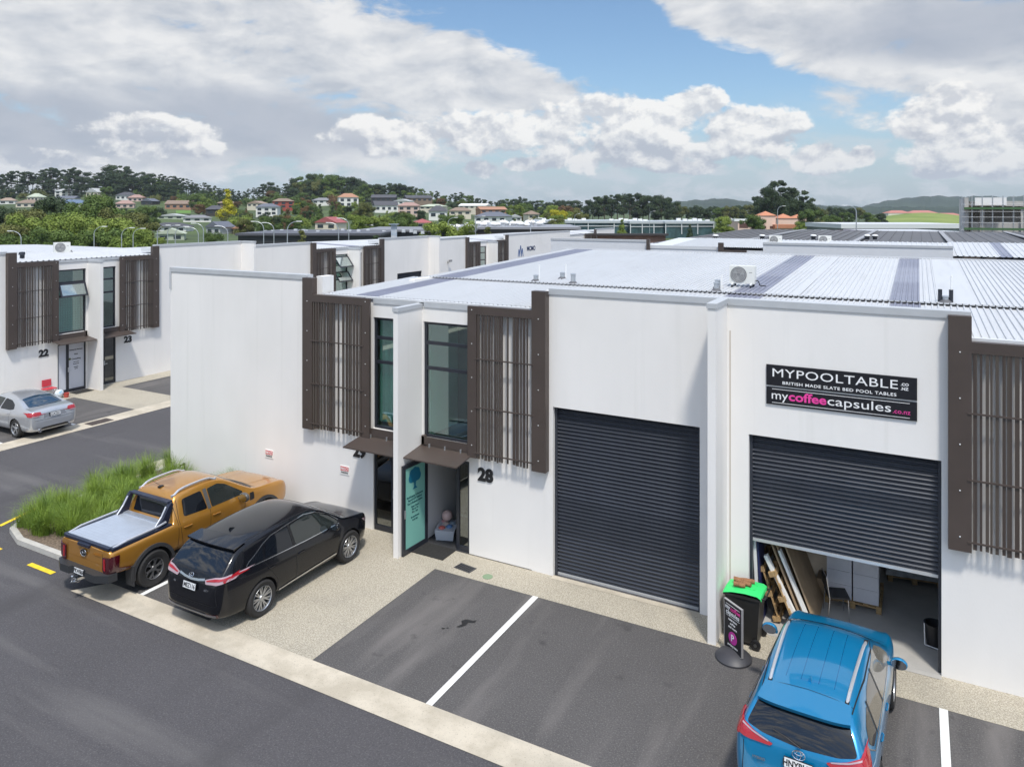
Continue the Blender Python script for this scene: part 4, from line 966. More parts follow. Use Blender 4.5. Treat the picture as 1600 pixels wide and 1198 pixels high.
    decal(tr, rounded([(-.62, 1.30), (-.5, .62), (.5, .62), (.62, 1.30), (.40, 1.18), (-.4, 1.18)], .03), 'top', 1, t, 'windscreen', M_GLS, .005, .08) if False else None
    decal(tr, rounded([(-.66, 1.26), (-.56, .62), (0, .67), (.56, .62), (.66, 1.26), (.3, 1.33), (-.3, 1.33)], .05), 'top', 1, t, 'windscreen', M_GLS, .005, .08)
    decal(tr, [(-.66, 1.42), (-.3, 1.48), (.3, 1.48), (.66, 1.42), (.66, 1.34), (.3, 1.38), (-.3, 1.38), (-.66, 1.34)], 'top', 1, t, 'cowl', M_BLK, .004, .1)
    # spoiler lip over the rear glass
    b = MB(); pr = []
    for k in range(13):
        x = -.70 + 1.40 * k / 12; c = (1 - (x/.70)**2); pr.append((x, -1.84 - .08 * c, 1.545 + .03 * c))
    top_ = [b.bm.verts.new((x, y, z + .012)) for x, y, z in pr]; bot_ = [b.bm.verts.new((x, y + .01, z - .025)) for x, y, z in pr]; tf = [b.bm.verts.new((x*.98, -1.5, 1.635 - .04*(x/.70)**2)) for x, y, z in pr]; bf = [b.bm.verts.new((x*.98, -1.6, 1.58)) for x, y, z in pr]
    for i in range(12): b.bm.faces.new((top_[i], top_[i+1], tf[i+1], tf[i])); b.bm.faces.new((bot_[i+1], bot_[i], bf[i], bf[i+1])); b.bm.faces.new((bot_[i], bot_[i+1], top_[i+1], top_[i]))
    for i in (0, 12): b.bm.faces.new((top_[i], bot_[i], bf[i], tf[i]))
    b.build('rear_spoiler', P, t, world=False, smooth=True)
    for pts in ([(-.73, .62), (-.70, .85), (-.71, 1.0)], [(.73, .62), (.70, .85), (.71, 1.0)], [(-.73, .60), (0, .585), (.73, .60)]): line_decal(tr, pts, 'back', 1, .010, t, 'tailgate_gap', M_SEAM)
    line_decal(tr, [(-.37, 1.050), (-.2, 1.020), (0, 1.005), (.2, 1.020), (.37, 1.050)], 'back', 1, .04, t, 'chrome_bar', M_CHR, .008, .012)
    emblem(t, 'angle', 0, -2.285, 1.085, R(-25), .05)
    plate(t, 'MEZ116', 0, -2.345, .89, R(-10))
    for x, tx in ((-.52, 'HYBRID'), (.52, 'RX450h')): pass
    b = MB(); b.box(-.68, .68, -2.30, -2.22, .30, .34); 
    line_decal(tr, [(-.70, .40), (-.5, .385), (.5, .385), (.70, .40)], 'back', 1, .035, t, 'rear_skirt_trim', mat('skirt_grey', (.16, .16, .17), .35, metal=.5), .008, .01)
    for x, tx in ((-.52, 'LEXUS'), (.50, 'RX 450h')): text_mesh('boot_lettering', tx, .052, M_CHR, t, Matrix.Translation((x, -2.305, .87)) @ Matrix.Rotation(R(-10), 4, 'X') @ Matrix.Rotation(R(14 if x > 0 else -14), 4, 'Z') @ FACE_FRONT, depth=.004, bold=.002, world_inv=False)
    shark(t, tr, -1.28, P); rl = None
    for s_ in (-1, 1): line_decal(tr, [(s_*.60, -1.5), (s_*.655, -.6), (s_*.655, .2), (s_*.60, .55)], 'top', 1, .018, t, 'roof_gutter', M_SEAM, .003)
    line_decal(tr, [(-.58, -1.52), (0, -1.50), (.58, -1.52)], 'top', 1, .008, t, 'roof_gap', M_SEAM, .004)
    line_decal(tr, [(-.72, 1.50), (-.3, 1.56), (.3, 1.56), (.72, 1.50)], 'top', 1, .01, t, 'bonnet_gap', M_SEAM, .003)
    return t
black_suv()

# ---------------- blue suv
def blue_suv():
    P = paint('bright_blue_paint', (.0, .20, .42), metal=.35, rough=.28)
    t = thing('parked_car', 'bright blue suv with silver roof rails parked across the open shutter', 'car', (-1.33, -2.68, 0), R(-2.4))
    top = [(-2.29, .66), (-2.28, .95), (-2.25, 1.13), (-2.18, 1.24), (-2.09, 1.37), (-1.99, 1.49), (-1.88, 1.57), (-1.72, 1.615), (-1.2, 1.655), (-.4, 1.68), (.15, 1.66), (.5, 1.57), (.85, 1.37), (1.12, 1.17), (1.28, 1.08), (1.6, 1.03), (1.9, .97), (2.12, .88), (2.24, .76), (2.28, .60)]
    belt = [(-2.3, 1.12), (-2.0, 1.14), (-1.3, 1.08), (1.0, .98), (2.4, .88)]
    Wd = [(-2.29, .66), (-2.25, .80), (-2.15, .87), (-2.0, .895), (-1.6, .92), (-1, .922), (1.1, .918), (1.7, .90), (2.0, .84), (2.18, .74), (2.28, .55)]
    bot = [(-2.29, .44), (-2.24, .32), (-2.0, .27), (-1.8, .25), (1.8, .22), (2.15, .24), (2.28, .40)]
    st = [-2.29, -2.27, -2.22, -2.15, -2.07, -1.98, -1.88, -1.76, -1.6, -1.35, -1.0, -.6, -.2, .15, .4, .65, .9, 1.1, 1.25, 1.4, 1.65, 1.9, 2.08, 2.2, 2.26, 2.28]
    o, tr = car_body(t, st, top, belt, Wd, bot, P, (-1.30, 1.36), .365, wrad=.41, tumble=.72)
    m_b = mat('beige_reflection_glass', (.20, .185, .155), .05, spec=.7)  # beige pane colour paints in the pale interior reflection
    for s_ in (-1, 1):
        decal(tr, rounded([(-.30, 1.06), (-.38, 1.50), (.10, 1.53), (.42, 1.46), (.8, 1.26), (1.02, 1.08), (.95, 1.03)], .05), 'side', s_, t, 'side_window', m_b)
        decal(tr, rounded([(-1.14, 1.09), (-1.12, 1.44), (-.9, 1.49), (-.46, 1.51), (-.38, 1.06)], .04), 'side', s_, t, 'side_window', mat('brown_reflection_glass', (.10, .09, .075), .05, spec=.7))  # brown of the rear pane likewise stands in for the interior reflection
        decal(tr, rounded([(-1.72, 1.22), (-1.58, 1.34), (-1.20, 1.43), (-1.22, 1.10), (-1.58, 1.12)], .05), 'side', s_, t, 'quarter_window', M_GLS)
        line_decal(tr, [(1.05, 1.025), (0, 1.035), (-.9, 1.06), (-1.6, 1.085), (-1.80, 1.20)], 'side', s_, .014, t, 'window_trim', M_CHR, .006, .004)
        line_decal(tr, [(-.34, 1.04), (-.42, 1.52)], 'side', s_, .06, t, 'window_pillar', M_BLK, .006); line_decal(tr, [(-1.18, 1.08), (-1.16, 1.46)], 'side', s_, .05, t, 'window_pillar', M_BLK, .006)
        for pts in ([(-.36, 1.03), (-.34, .6), (-.33, .32)], [(1.02, 1.0), (1.0, .7), (.95, .34)], [(-1.22, 1.06), (-1.05, .80), (-.92, .6), (-.90, .34)]): line_decal(tr, pts, 'side', s_, .009, t, 'door_gap', M_SEAM)
        handle_at(tr, t, -.20, .90, s_, P); handle_at(tr, t, -1.02, .93, s_, P)
        decal(tr, rounded([(s_*.34, 1.120), (s_*.60, 1.190), (s_*.83, 1.290), (s_*.90, 1.270), (s_*.87, 1.120), (s_*.66, 1.090), (s_*.38, 1.090)], .02), 'back', 1, t, 'tail_light', M_TLR, .012, .04, .014)
        line_decal(tr, [(s_*.40, 1.135), (s_*.62, 1.180), (s_*.84, 1.260)], 'back', 1, .016, t, 'tail_light_strip', M_TLW, .03, .003)
        decal(tr, rounded([(-2.2, 1.22), (-1.84, 1.28), (-1.84, 1.22), (-1.98, 1.12), (-2.2, 1.08)], .02), 'side', s_, t, 'tail_light', M_TLR, .012, .04, .012)
        mirror(t, s_*.91, .78, 1.08, s_, P, 1.1)
        wheel(t, s_*.80, -1.30, .365, .235, s_, 5, .24, M_RIM, 'twin'); wheel(t, s_*.80, 1.36, .365, .235, s_, 5, .24, M_RIM, 'twin')
        line_decal(tr, [(s_*.6, -1.72), (s_*.66, -.8), (s_*.66, .1), (s_*.60, .45)], 'top', 1, .016, t, 'roof_gutter', M_SEAM, .003)
    for x in (-.33, -.12, .12, .33): line_decal(tr, [(x, -1.4), (x*.98, .2)], 'top', 1, .012, t, 'roof_rib', mat('blue_rib', (.0, .17, .40), .25, metal=.5, coat=1.0), .003)
    decal(tr, rounded([(-.72, 1.25), (-.60, 1.50), (0, 1.53), (.60, 1.50), (.72, 1.25), (.5, 1.20), (0, 1.17), (-.5, 1.20)], .05), 'back', 1, t, 'rear_window', M_GLS, .006, .06)
    decal(tr, rounded([(-.68, 1.18), (-.57, .50), (0, .55), (.57, .50), (.68, 1.18), (.3, 1.25), (-.3, 1.25)], .05), 'top', 1, t, 'windscreen', M_GLS, .005, .08)
    decal(tr, [(-.7, 1.33), (-.3, 1.40), (.3, 1.40), (.7, 1.33), (.7, 1.24), (.3, 1.30), (-.3, 1.30), (-.7, 1.24)], 'top', 1, t, 'cowl', M_BLK, .004, .1)
    b = MB(); pr = []
    for k in range(13):
        x = -.61 + 1.22 * k / 12; c = (1 - (x/.61)**4); pr.append((x, -1.98 - .09 * c, 1.545 + .02 * c))
    top_ = [b.bm.verts.new((x, y, z + .012)) for x, y, z in pr]; bot_ = [b.bm.verts.new((x, y + .02, z - .04)) for x, y, z in pr]; tf = [b.bm.verts.new((x*.95, -1.62, 1.635 - .03*(x/.61)**2)) for x, y, z in pr]; bf = [b.bm.verts.new((x*.95, -1.72, 1.54)) for x, y, z in pr]
    for i in range(12): b.bm.faces.new((top_[i], top_[i+1], tf[i+1], tf[i])); b.bm.faces.new((bot_[i+1], bot_[i], bf[i], bf[i+1])); b.bm.faces.new((bot_[i], bot_[i+1], top_[i+1], top_[i]))
    for i in (0, 12): b.bm.faces.new((top_[i], bot_[i], bf[i], tf[i]))
    b.build('rear_spoiler', P, t, world=False, smooth=True)
    for pts in ([(-.76, .58), (-.74, .9), (-.74, 1.05)], [(.76, .58), (.74, .9), (.74, 1.05)], [(-.76, .58), (0, .56), (.76, .58)]): line_decal(tr, pts, 'back', 1, .010, t, 'tailgate_gap', M_SEAM)
    line_decal(tr, [(-.6, -1.60), (0, -1.58), (.6, -1.60)], 'top', 1, .008, t, 'roof_gap', M_SEAM, .004)
    line_decal(tr, [(-.75, 1.42), (-.3, 1.50), (.3, 1.50), (.75, 1.42)], 'top', 1, .01, t, 'bonnet_gap', M_SEAM, .003)
    emblem(t, 'triple', 0, -2.275, 1.115, R(-14), .066); plate(t, 'HNYBUM', 0, -2.31, .985, R(-5))
    text_mesh('boot_lettering', 'HYBRID', .05, M_CHR, t, Matrix.Translation((-.52, -2.30, .90)) @ Matrix.Rotation(R(-10), 4, 'X') @ FACE_FRONT, depth=.003, bold=.001, world_inv=False)
    w_ = MB(); w_.tube([(.02, -2.24, 1.19), (-.18, -2.20, 1.25), (-.36, -2.17, 1.28)], .010, 6); w_.build('rear_wiper', M_BLK, t, world=False)
    decal(tr, rounded([(-.80, .42), (-.6, .34), (.6, .34), (.80, .42), (.82, .52), (.6, .46), (-.6, .46), (-.82, .52)], .02), 'back', 1, t, 'lower_valance', M_BLK, .006, .08)
    rails(t, tr, .585, -1.58, .2, M_RAIL, .035, .024, xr=.52); shark(t, tr, -1.35, P)
    return t
blue_suv()

# ---------------- orange pickup
def pickup():
    P = paint('burnt_orange_paint', (.50, .235, .035), metal=.55, rough=.30)
    t = thing('pickup_truck', 'burnt orange double cab pickup with silver roller cover beside the grass bed', 'pickup', (-16.12, -3.10, 0), 0)
    top = [(-2.62, 1.13), (-2.56, 1.15), (-1.12, 1.18), (-1.04, 1.20), (-.98, 1.58), (-.90, 1.75), (-.72, 1.80), (-.2, 1.84), (.25, 1.82), (.6, 1.73), (.92, 1.52), (1.22, 1.32), (1.36, 1.23), (1.8, 1.20), (2.3, 1.17), (2.5, 1.10), (2.62, .95), (2.66, .8)]
    belt = [(-2.62, 1.10), (-.8, 1.15), (1.2, 1.16), (1.6, 1.16), (2.66, 1.05)]
    Wd = [(-2.62, .87), (-2.56, .91), (-2.3, .935), (-1.2, .94), (1.4, .94), (2.0, .94), (2.35, .90), (2.56, .80), (2.66, .68)]
    bot = [(-2.62, .60), (-2.3, .55), (-1.9, .50), (1.9, .45), (2.4, .45), (2.66, .50)]
    st = [-2.62, -2.605, -2.56, -2.45, -2.1, -1.7, -1.4, -1.22, -1.10, -1.05, -1.01, -.96, -.88, -.72, -.4, 0, .3, .55, .8, 1.05, 1.25, 1.4, 1.7, 2.1, 2.45, 2.58, 2.64, 2.66]
    o, tr = car_body(t, st, top, belt, Wd, bot, P, (-1.61, 1.66), .40, wrad=.475, tumble=.72, crown=.025)
    m_f = MC['front_side_glass']
    for s_ in (-1, 1):
        decal(tr, rounded([(0.030, 1.200), (0.000, 1.630), (0.320, 1.650), (0.550, 1.570), (1.000, 1.260), (0.950, 1.200)], .04), 'side', s_, t, 'side_window', m_f)
        decal(tr, rounded([(-0.760, 1.240), (-0.720, 1.610), (-0.180, 1.640), (-0.100, 1.210)], .06), 'side', s_, t, 'side_window', M_GLS)
        line_decal(tr, [(-0.040, 1.190), (-0.080, 1.650)], 'side', s_, .10, t, 'window_pillar', mat('grey_pillar', (.09, .09, .09), .4), .006)
        for pts in ([(-0.040, 1.180), (-0.060, 0.800), (-0.050, 0.500)], [(1.040, 1.200), (1.000, 0.900), (0.900, 0.500)], [(-0.960, 1.670), (-0.940, 1.200), (-0.960, 0.700), (-0.960, 0.500)], [(-0.860, 1.630), (-0.900, 1.200), (-0.880, 0.950), (-0.800, 0.500)]): line_decal(tr, pts, 'side', s_, .010, t, 'door_gap', M_SEAM)
        handle_at(tr, t, .12, 1.02, s_, P, .22); handle_at(tr, t, -.70, 1.02, s_, P, .22)
        decal(tr, rounded([(1.180, 1.160), (1.300, 1.160), (1.300, 1.000), (1.160, 0.980)], .02), 'side', s_, t, 'side_vent', M_BLK, .008, .05, .008)
        mirror(t, s_*.95, .84, 1.20, s_, mat('pickup_mirror', (.09, .085, .08), .35), 1.35)
        # arch flares
        for ay in (-1.61, 1.66):
            b = MB(); n = 22
            for k in range(n):
                a0, a1 = R(-8 + 196 * k / n), R(-8 + 196 * (k+1) / n); ri, ro = .470, .545
                xo, xi = s_ * .975, s_ * .90
                q = [(xo, ay + ri*math.cos(a0), .40 + ri*math.sin(a0)), (xo, ay + ri*math.cos(a1), .40 + ri*math.sin(a1)), (xo - s_*.01, ay + ro*math.cos(a1), .40 + ro*math.sin(a1)), (xo - s_*.01, ay + ro*math.cos(a0), .40 + ro*math.sin(a0))]
                b.face(q); b.face([q[3], q[2], (xi, q[2][1], q[2][2]), (xi, q[3][1], q[3][2])]); b.face([q[1], q[0], (xi - s_*.1, q[0][1], q[0][2]), (xi - s_*.1, q[1][1], q[1][2])])
            bmesh.ops.remove_doubles(b.bm, verts=b.bm.verts, dist=1e-4)
            b.build('arch_flare', mat('flare_plastic', (.035, .035, .037), .55), t, world=False, smooth=True)
            wheel(t, s_*.84, ay, .40, .27, s_, 6, .235, M_RIMD if True else None, 'y')
            if ay < 0: MB().box(s_*.84 - .14, s_*.84 + .14, ay - .52, ay - .50, .22, .66).build('mud_flap', MC['flare_plastic'], t, world=False)
        b = MB(); b.box(min(s_*.80, s_*.97), max(s_*.80, s_*.97), -1.0, 1.05, .40, .46); b.build('side_step', MC['flare_plastic'], t, world=False, bevel=.015)
        # bed rail caps and sport bar
        b = MB(); b.tube([(s_*.80, -2.50, 1.175), (s_*.83, -2.2, 1.225), (s_*.83, -1.4, 1.245), (s_*.80, -1.2, 1.26)], .026, 8); b.build('bed_rail', M_RAIL, t, world=False, smooth=True)
        b = MB(); b.box(min(s_*.77, s_*.875), max(s_*.77, s_*.875), -2.56, -1.08, 1.13, 1.19); b.build('bed_cap', mat('bed_cap_blue_black', (.018, .022, .040), .3), t, world=False, bevel=.012)
        b = MB(); b.prism([(-1.42, 1.19), (-1.12, 1.19), (-.98, 1.60), (-1.02, 1.655), (-1.10, 1.58), (-1.24, 1.36)], 'x', min(s_*.68, s_*.78), max(s_*.68, s_*.78)); b.build('sport_bar', MC['bed_cap_blue_black'], t, world=False, bevel=.02)
        b = MB(); b.tube([(s_*.70, -1.40, 1.20), (s_*.705, -1.24, 1.38), (s_*.70, -1.12, 1.57)], .020, 8); b.build('bar_trim', M_RAIL, t, world=False, smooth=True)
        # tail lights stand on the rear corners
        decal(tr, rounded([(s_*.66, 1.00), (s_*.905, 1.02), (s_*.905, .66), (s_*.72, .64), (s_*.66, .70)], .02), 'back', 1, t, 'tail_light', M_TLD, .012, .05, .016)
        decal(tr, rounded([(s_*.69, .97), (s_*.75, .98), (s_*.76, .72), (s_*.70, .74)], .01), 'back', 1, t, 'tail_light_lens', M_TLR, .034, .05, .003)
        decal(tr, rounded([(-2.60, 1.03), (-2.42, 1.03), (-2.44, .84), (-2.42, .68), (-2.60, .64)], .02), 'side', s_, t, 'tail_light', M_TLD, .012, .05, .012)
    b = MB(); b.box(-.70, .70, -1.08, -.95, 1.63, 1.665); b.build('sport_bar_top', MC['bed_cap_blue_black'], t, world=False, bevel=.017)
    b = MB(); b.box(-.76, .76, -2.52, -1.14, 1.16, 1.205); cv = b.build('roller_cover', mat('roller_cover_alu', (.50, .54, .60), .38, metal=.45, var=.05, vs=3), t, world=False, bevel=.006)
    b = MB()
    for k in range(13): b.box(-.74, .74, -2.44 + .1 * k, -2.434 + .1 * k, 1.2055, 1.2065)
    b.build('slat_lines', mat('slat_line', (.36, .39, .44), .4), cv, world=False)
    MB().box(-.76, .76, -1.26, -1.12, 1.20, 1.23).build('cover_canister', mat('canister_alu', (.42, .45, .50), .35, metal=.5), t, world=False, bevel=.01)
    b = MB(); b.box(-.80, .80, -2.60, -2.52, 1.14, 1.195); b.build('tailgate_cap', MC['bed_cap_blue_black'], t, world=False, bevel=.015)
    MB().box(-.20, .20, -2.665, -2.60, 1.10, 1.16).build('tailgate_handle', MC['bed_cap_blue_black'], t, world=False, bevel=.012)
    decal(tr, rounded([(-.60, 1.24), (-.54, 1.62), (0, 1.65), (.54, 1.62), (.60, 1.24)], .04), 'back', 1, t, 'rear_window', M_GLS, .006, .08)
    decal(tr, rounded([(-.68, 1.27), (-.58, .63), (0, .68), (.58, .63), (.68, 1.27), (.3, 1.33), (-.3, 1.33)], .05), 'top', 1, t, 'windscreen', M_GLS, .005, .08)
    decal(tr, [(-.7, 1.43), (-.3, 1.49), (.3, 1.49), (.7, 1.43), (.7, 1.33), (.3, 1.39), (-.3, 1.39), (-.7, 1.33)], 'top', 1, t, 'cowl', M_BLK, .004, .1)
    line_decal(tr, [(-.62, .70), (-.62, 1.06)], 'back', 1, .010, t, 'tailgate_gap', M_SEAM); line_decal(tr, [(.62, .70), (.62, 1.06)], 'back', 1, .010, t, 'tailgate_gap', M_SEAM)
    line_decal(tr, [(-.6, .82), (.6, .82)], 'back', 1, .012, t, 'tailgate_crease', mat('orange_crease', (.36, .16, .02), .35, metal=.4), .003)
    for x in (-.45, .45): line_decal(tr, [(x, 1.55), (x*1.05, 2.0), (x*1.05, 2.4)], 'top', 1, .012, t, 'bonnet_crease', MC['orange_crease'], .003)
    line_decal(tr, [(-.86, 1.44), (-.4, 1.51), (.4, 1.51), (.86, 1.44)], 'top', 1, .01, t, 'bonnet_gap', M_SEAM, .003)
    # step bumper, plate, tow ball
    b = MB(); b.prism([(-.93, -2.48), (-.90, -2.66), (-.62, -2.80), (-.30, -2.80), (-.26, -2.74), (.26, -2.74), (.30, -2.80), (.62, -2.80), (.90, -2.66), (.93, -2.48)], 'z', .50, .66); b.build('rear_bumper', mat('bumper_plastic', (.028, .030, .033), .5), t, world=False, bevel=.02)
    plate(t, 'PKW868', 0, -2.755, .60, R(-5), .33, .115); emblem(t, 'oval', -.02, -2.635, .96, 0, .085)
    text_mesh('tailgate_lettering', 'WILDTRAK', .05, MC['orange_crease'], t, Matrix.Translation((.45, -2.636, 1.0)) @ FACE_FRONT, depth=.002, bold=.001, world_inv=False)
    b = MB(); b.box(-.05, .05, -2.86, -2.6, .42, .48); b.cyl((0, -2.90, .44), (0, -2.90, .52), .015, seg=8); b.sphere((0, -2.90, .545), .03, seg=10, ring=8); b.tube([(0, -2.6, .45), (0, -2.8, .40), (0, -2.93, .44)], .02, 6); b.build('tow_ball', M_CHR, t, world=False)
    for s_ in (-1, 1): MB().cyl((s_*.10, -2.86, .44), (s_*.10, -2.80, .44), .025, seg=8).build('shackle', M_CHR, t, world=False)
    rails(t, tr, .585, -.84, .32, M_RAIL, .055, .028, M_RAIL)
    h = tr.ray_cast(Vector((0, -.72, 4)), Vector((0, 0, -1)))[0]
    b = MB(); b.box(-.04, .04, -.80, -.68, h.z - .01, h.z + .025); b.cyl((0, -.73, h.z + .02), (-.16, -.86, h.z + .16), .005, seg=5); b.build('whip_antenna', M_BLK, t, world=False)
    return t
pickup()

# ---------------- silver saloon across the driveway
def saloon():
    P = paint('silver_paint', (.50, .52, .55), metal=.6, rough=.28)
    t = thing('parked_car', 'silver saloon car parked outside unit 22, cut by the left edge of the photo', 'car', (-30.95, .85, 0), R(90))
    top = [(-2.41, .62), (-2.39, .80), (-2.35, .98), (-2.28, 1.055), (-2.05, 1.09), (-1.80, 1.115), (-1.45, 1.27), (-1.1, 1.37), (-.6, 1.425), (-.1, 1.43), (.3, 1.40), (.75, 1.24), (1.1, 1.07), (1.25, .99), (1.6, .95), (2.0, .88), (2.25, .78), (2.38, .65), (2.41, .5)]
    belt = [(-2.41, .93), (-2.0, .98), (-1.3, .97), (1.0, .90), (2.41, .80)]
    Wd = [(-2.41, .66), (-2.38, .78), (-2.28, .85), (-2.0, .895), (-1.4, .912), (1.0, .91), (1.8, .885), (2.15, .80), (2.35, .64), (2.41, .5)]
    bot = [(-2.41, .42), (-2.35, .28), (-2.1, .22), (1.9, .19), (2.3, .22), (2.41, .35)]
    st = [-2.41, -2.40, -2.36, -2.30, -2.2, -2.0, -1.8, -1.6, -1.35, -1.05, -.7, -.3, .1, .4, .7, .95, 1.15, 1.3, 1.6, 1.9, 2.15, 2.3, 2.38, 2.41]
    o, tr = car_body(t, st, top, belt, Wd, bot, P, (-1.38, 1.47), .335, wrad=.375, tumble=.66)
    for s_ in (-1, 1):
        decal(tr, rounded([(-.25, .96), (-.30, 1.30), (.15, 1.31), (.5, 1.22), (.95, 1.00), (.88, .96)], .05), 'side', s_, t, 'side_window', m_ := MC['front_side_glass'])
        decal(tr, rounded([(-1.22, 1.02), (-1.10, 1.16), (-.8, 1.27), (-.36, 1.30), (-.32, .96), (-1.0, .97)], .06), 'side', s_, t, 'side_window', M_GLS)
        for pts in ([(-.3, .95), (-.28, .6), (-.27, .28)], [(.98, .93), (.95, .6), (.9, .3)], [(-1.1, .96), (-.98, .7), (-.95, .3)]): line_decal(tr, pts, 'side', s_, .009, t, 'door_gap', M_SEAM)
        handle_at(tr, t, -.12, .84, s_, P); handle_at(tr, t, -.95, .86, s_, P)
        decal(tr, rounded([(s_*.50, .98), (s_*.86, .98), (s_*.86, .84), (s_*.60, .82), (s_*.48, .90)], .02), 'back', 1, t, 'tail_light', M_TLR, .010, .05, .012)
        decal(tr, rounded([(-2.36, .98), (-2.12, .99), (-2.16, .86), (-2.36, .84)], .02), 'side', s_, t, 'tail_light', M_TLR, .010, .05, .01)
        decal(tr, rounded([(s_*.52, .865), (s_*.80, .87), (s_*.80, .84), (s_*.56, .835)], .008), 'back', 1, t, 'reversing_light', M_TLW, .025, .05)
        mirror(t, s_*.90, .75, .98, s_, P)
        MB().cyl((s_*.55, -2.42, .30), (s_*.55, -2.30, .30), .05, seg=14).build('exhaust_tip', M_CHR, t, world=False)
        wheel(t, s_*.79, -1.38, .335, .225, s_, 5, .235, M_RIM, 'plain'); wheel(t, s_*.79, 1.47, .335, .225, s_, 5, .235, M_RIM, 'plain')
    decal(tr, rounded([(-.62, -1.80), (-.52, -1.16), (0, -1.10), (.52, -1.16), (.62, -1.80), (.3, -1.88), (-.3, -1.88)], .05), 'top', 1, t, 'rear_window', mat('blue_reflecting_glass', (.012, .035, .065), .03, spec=.9), .006, .07)
    decal(tr, rounded([(-.66, 1.12), (-.54, .42), (0, .48), (.54, .42), (.66, 1.12), (.3, 1.2), (-.3, 1.2)], .05), 'top', 1, t, 'windscreen', M_GLS, .005, .08)
    line_decal(tr, [(-.72, -1.92), (-.74, -2.2)], 'top', 1, .009, t, 'boot_gap', M_SEAM); line_decal(tr, [(.72, -1.92), (.74, -2.2)], 'top', 1, .009, t, 'boot_gap', M_SEAM)
    line_decal(tr, [(-.72, .70), (0, .69), (.72, .70)], 'back', 1, .009, t, 'boot_gap', M_SEAM)
    decal(tr, rounded([(-.36, .905), (.36, .905), (.42, .76), (-.42, .76)], .02), 'back', 1, t, 'plate_recess', M_CHR, .004, .07)
    plate(t, 'LUC251', 0, -2.42, .835, R(-6)); emblem(t, 'angle', 0, -2.405, .965, R(-20), .045)
    b = MB(); b.sphere((0, -1.0, 1.395), .02, seg=8, ring=6); b.build('roof_antenna', P, t, world=False)
    return t
saloon()
# ================================================================== small things near the row
M_WOOD = mat('pallet_wood', (.40, .26, .12), .8, var=.25, vs=9, stretch=(1, 1, 6))
M_CARD = mat('cardboard', (.34, .24, .145), .85, var=.1, vs=3)
M_FOAM = mat('white_board', (.78, .77, .74), .6)
def solo(name, label, cat, b, m, base, group=None, smooth=False, bevel=0.0, rz=0.0):
    o = b.build(name, m, None, smooth=smooth, bevel=bevel); o.location = base; o.rotation_euler.z = rz; return tag(o, label, cat, group)
# two sign boards on the wall
t = thing('wall_sign', 'black upper sign board lettered MYPOOLTABLE above the right shutter', 'sign', (-1.355, -0.02, 4.98), 0, 'sign boards above the right shutter')
M_SGN = mat('sign_black', (.012, .012, .016), .35)
MB().box(-2.69, -.02, -.03, 0, 4.975, 5.385).build('board', M_SGN, t)
def fit_text(t, name, txt, size, m, x0, x1, z, y, bold, sp=1.0):
    o = text_mesh(name, txt, size, m, t, FACE_FRONT, depth=.002, bold=bold, spacing=sp, align='LEFT', world_inv=False)
    xs = [v.co.x for v in o.data.vertices]; a, b_ = min(xs), max(xs); k = (x1 - x0) / (b_ - a)
    for v in o.data.vertices: v.co = Vector((x0 + (v.co.x - a) * k, v.co.y + y, v.co.z + z)) - t.location
    return o
def stxt(t, txt, size, x, z, m, bold=.004, sp=1.0, xs=1.0, al='CENTER', y=-.034): return text_mesh('lettering', txt, size, m, t, Matrix.Translation((x, y, z)) @ FACE_FRONT, depth=.002, bold=bold, spacing=sp, xs=xs, align=al)
M_SW = mat('sign_white', (.82, .82, .82), .5); M_SP = mat('sign_pink', (.80, .06, .33), .5)
fit_text(t, 'lettering', 'MYPOOLTABLE', .235, M_SW, -2.57, -.335, 5.225, -.034, 0.0, 1.05)
fit_text(t, 'lettering', 'BRITISH MADE SLATE BED POOL TABLES', .082, M_SW, -2.38, -.36, 5.04, -.034, .0012, 1.1)
stxt(t, '.CO', .07, -.29, 5.245, M_SW, .002, 1, 1.1, 'LEFT'); stxt(t, '.NZ', .07, -.29, 5.165, M_SW, .002, 1, 1.1, 'LEFT')
t = thing('wall_sign', 'black lower sign board lettered mycoffeecapsules.co.nz above the right shutter', 'sign', (-1.355, -0.02, 4.60), 0, 'sign boards above the right shutter')
MB().box(-2.69, -.02, -.03, 0, 4.595, 4.94).build('board', M_SGN, t)
for (tx, a_, b_, sz, zz, mm, bd) in (('my', -2.585, -2.275, .24, 4.78, M_SW, 0), ('coffee', -2.265, -1.57, .24, 4.78, M_SP, .006), ('capsules', -1.55, -.45, .24, 4.78, M_SW, 0), ('.co.nz', -.42, -.13, .12, 4.735, M_SP, 0)): fit_text(t, 'lettering', tx, sz, mm, a_, b_, zz, -.034, bd)
for z in (4.905, 4.635): MB().box(-2.58, -.14, -.034, -.03, z - .004, z + .004).build('rule', M_SW, t)
for (x, lb) in ((-16.53, 'small red and white no parking sign on the wall above the orange pickup'), (-13.70, 'small red and white no parking sign on the wall just below number 29')):
    t = thing('no_parking_sign', lb, 'sign', (x, -.01, 1.3), 0, 'no parking signs on the white wall')
    MB().box(x-.16, x+.16, -.015, 0, 1.30, 1.53).build('board', M_FOAM, t)
    MB().box(x-.14, x+.14, -.018, -.015, 1.40, 1.515).build('red_field', mat('sign_red', (.62, .10, .10), .5), t)
    text_mesh('lettering', 'NO', .10, M_SW, t, Matrix.Translation((x-.05, -.02, 1.455)) @ FACE_FRONT, depth=.001, bold=.003)
    b = MB(); n = 14; b.tube([(x + .085 + .036*math.cos(2*math.pi*k/n), -.02, 1.457 + .036*math.sin(2*math.pi*k/n)) for k in range(n+1)], .006, 5); b.build('ring', M_SW, t)
    text_mesh('lettering', 'PARKING', .058, M_NUM, t, Matrix.Translation((x, -.018, 1.355)) @ FACE_FRONT, depth=.001, bold=.002)
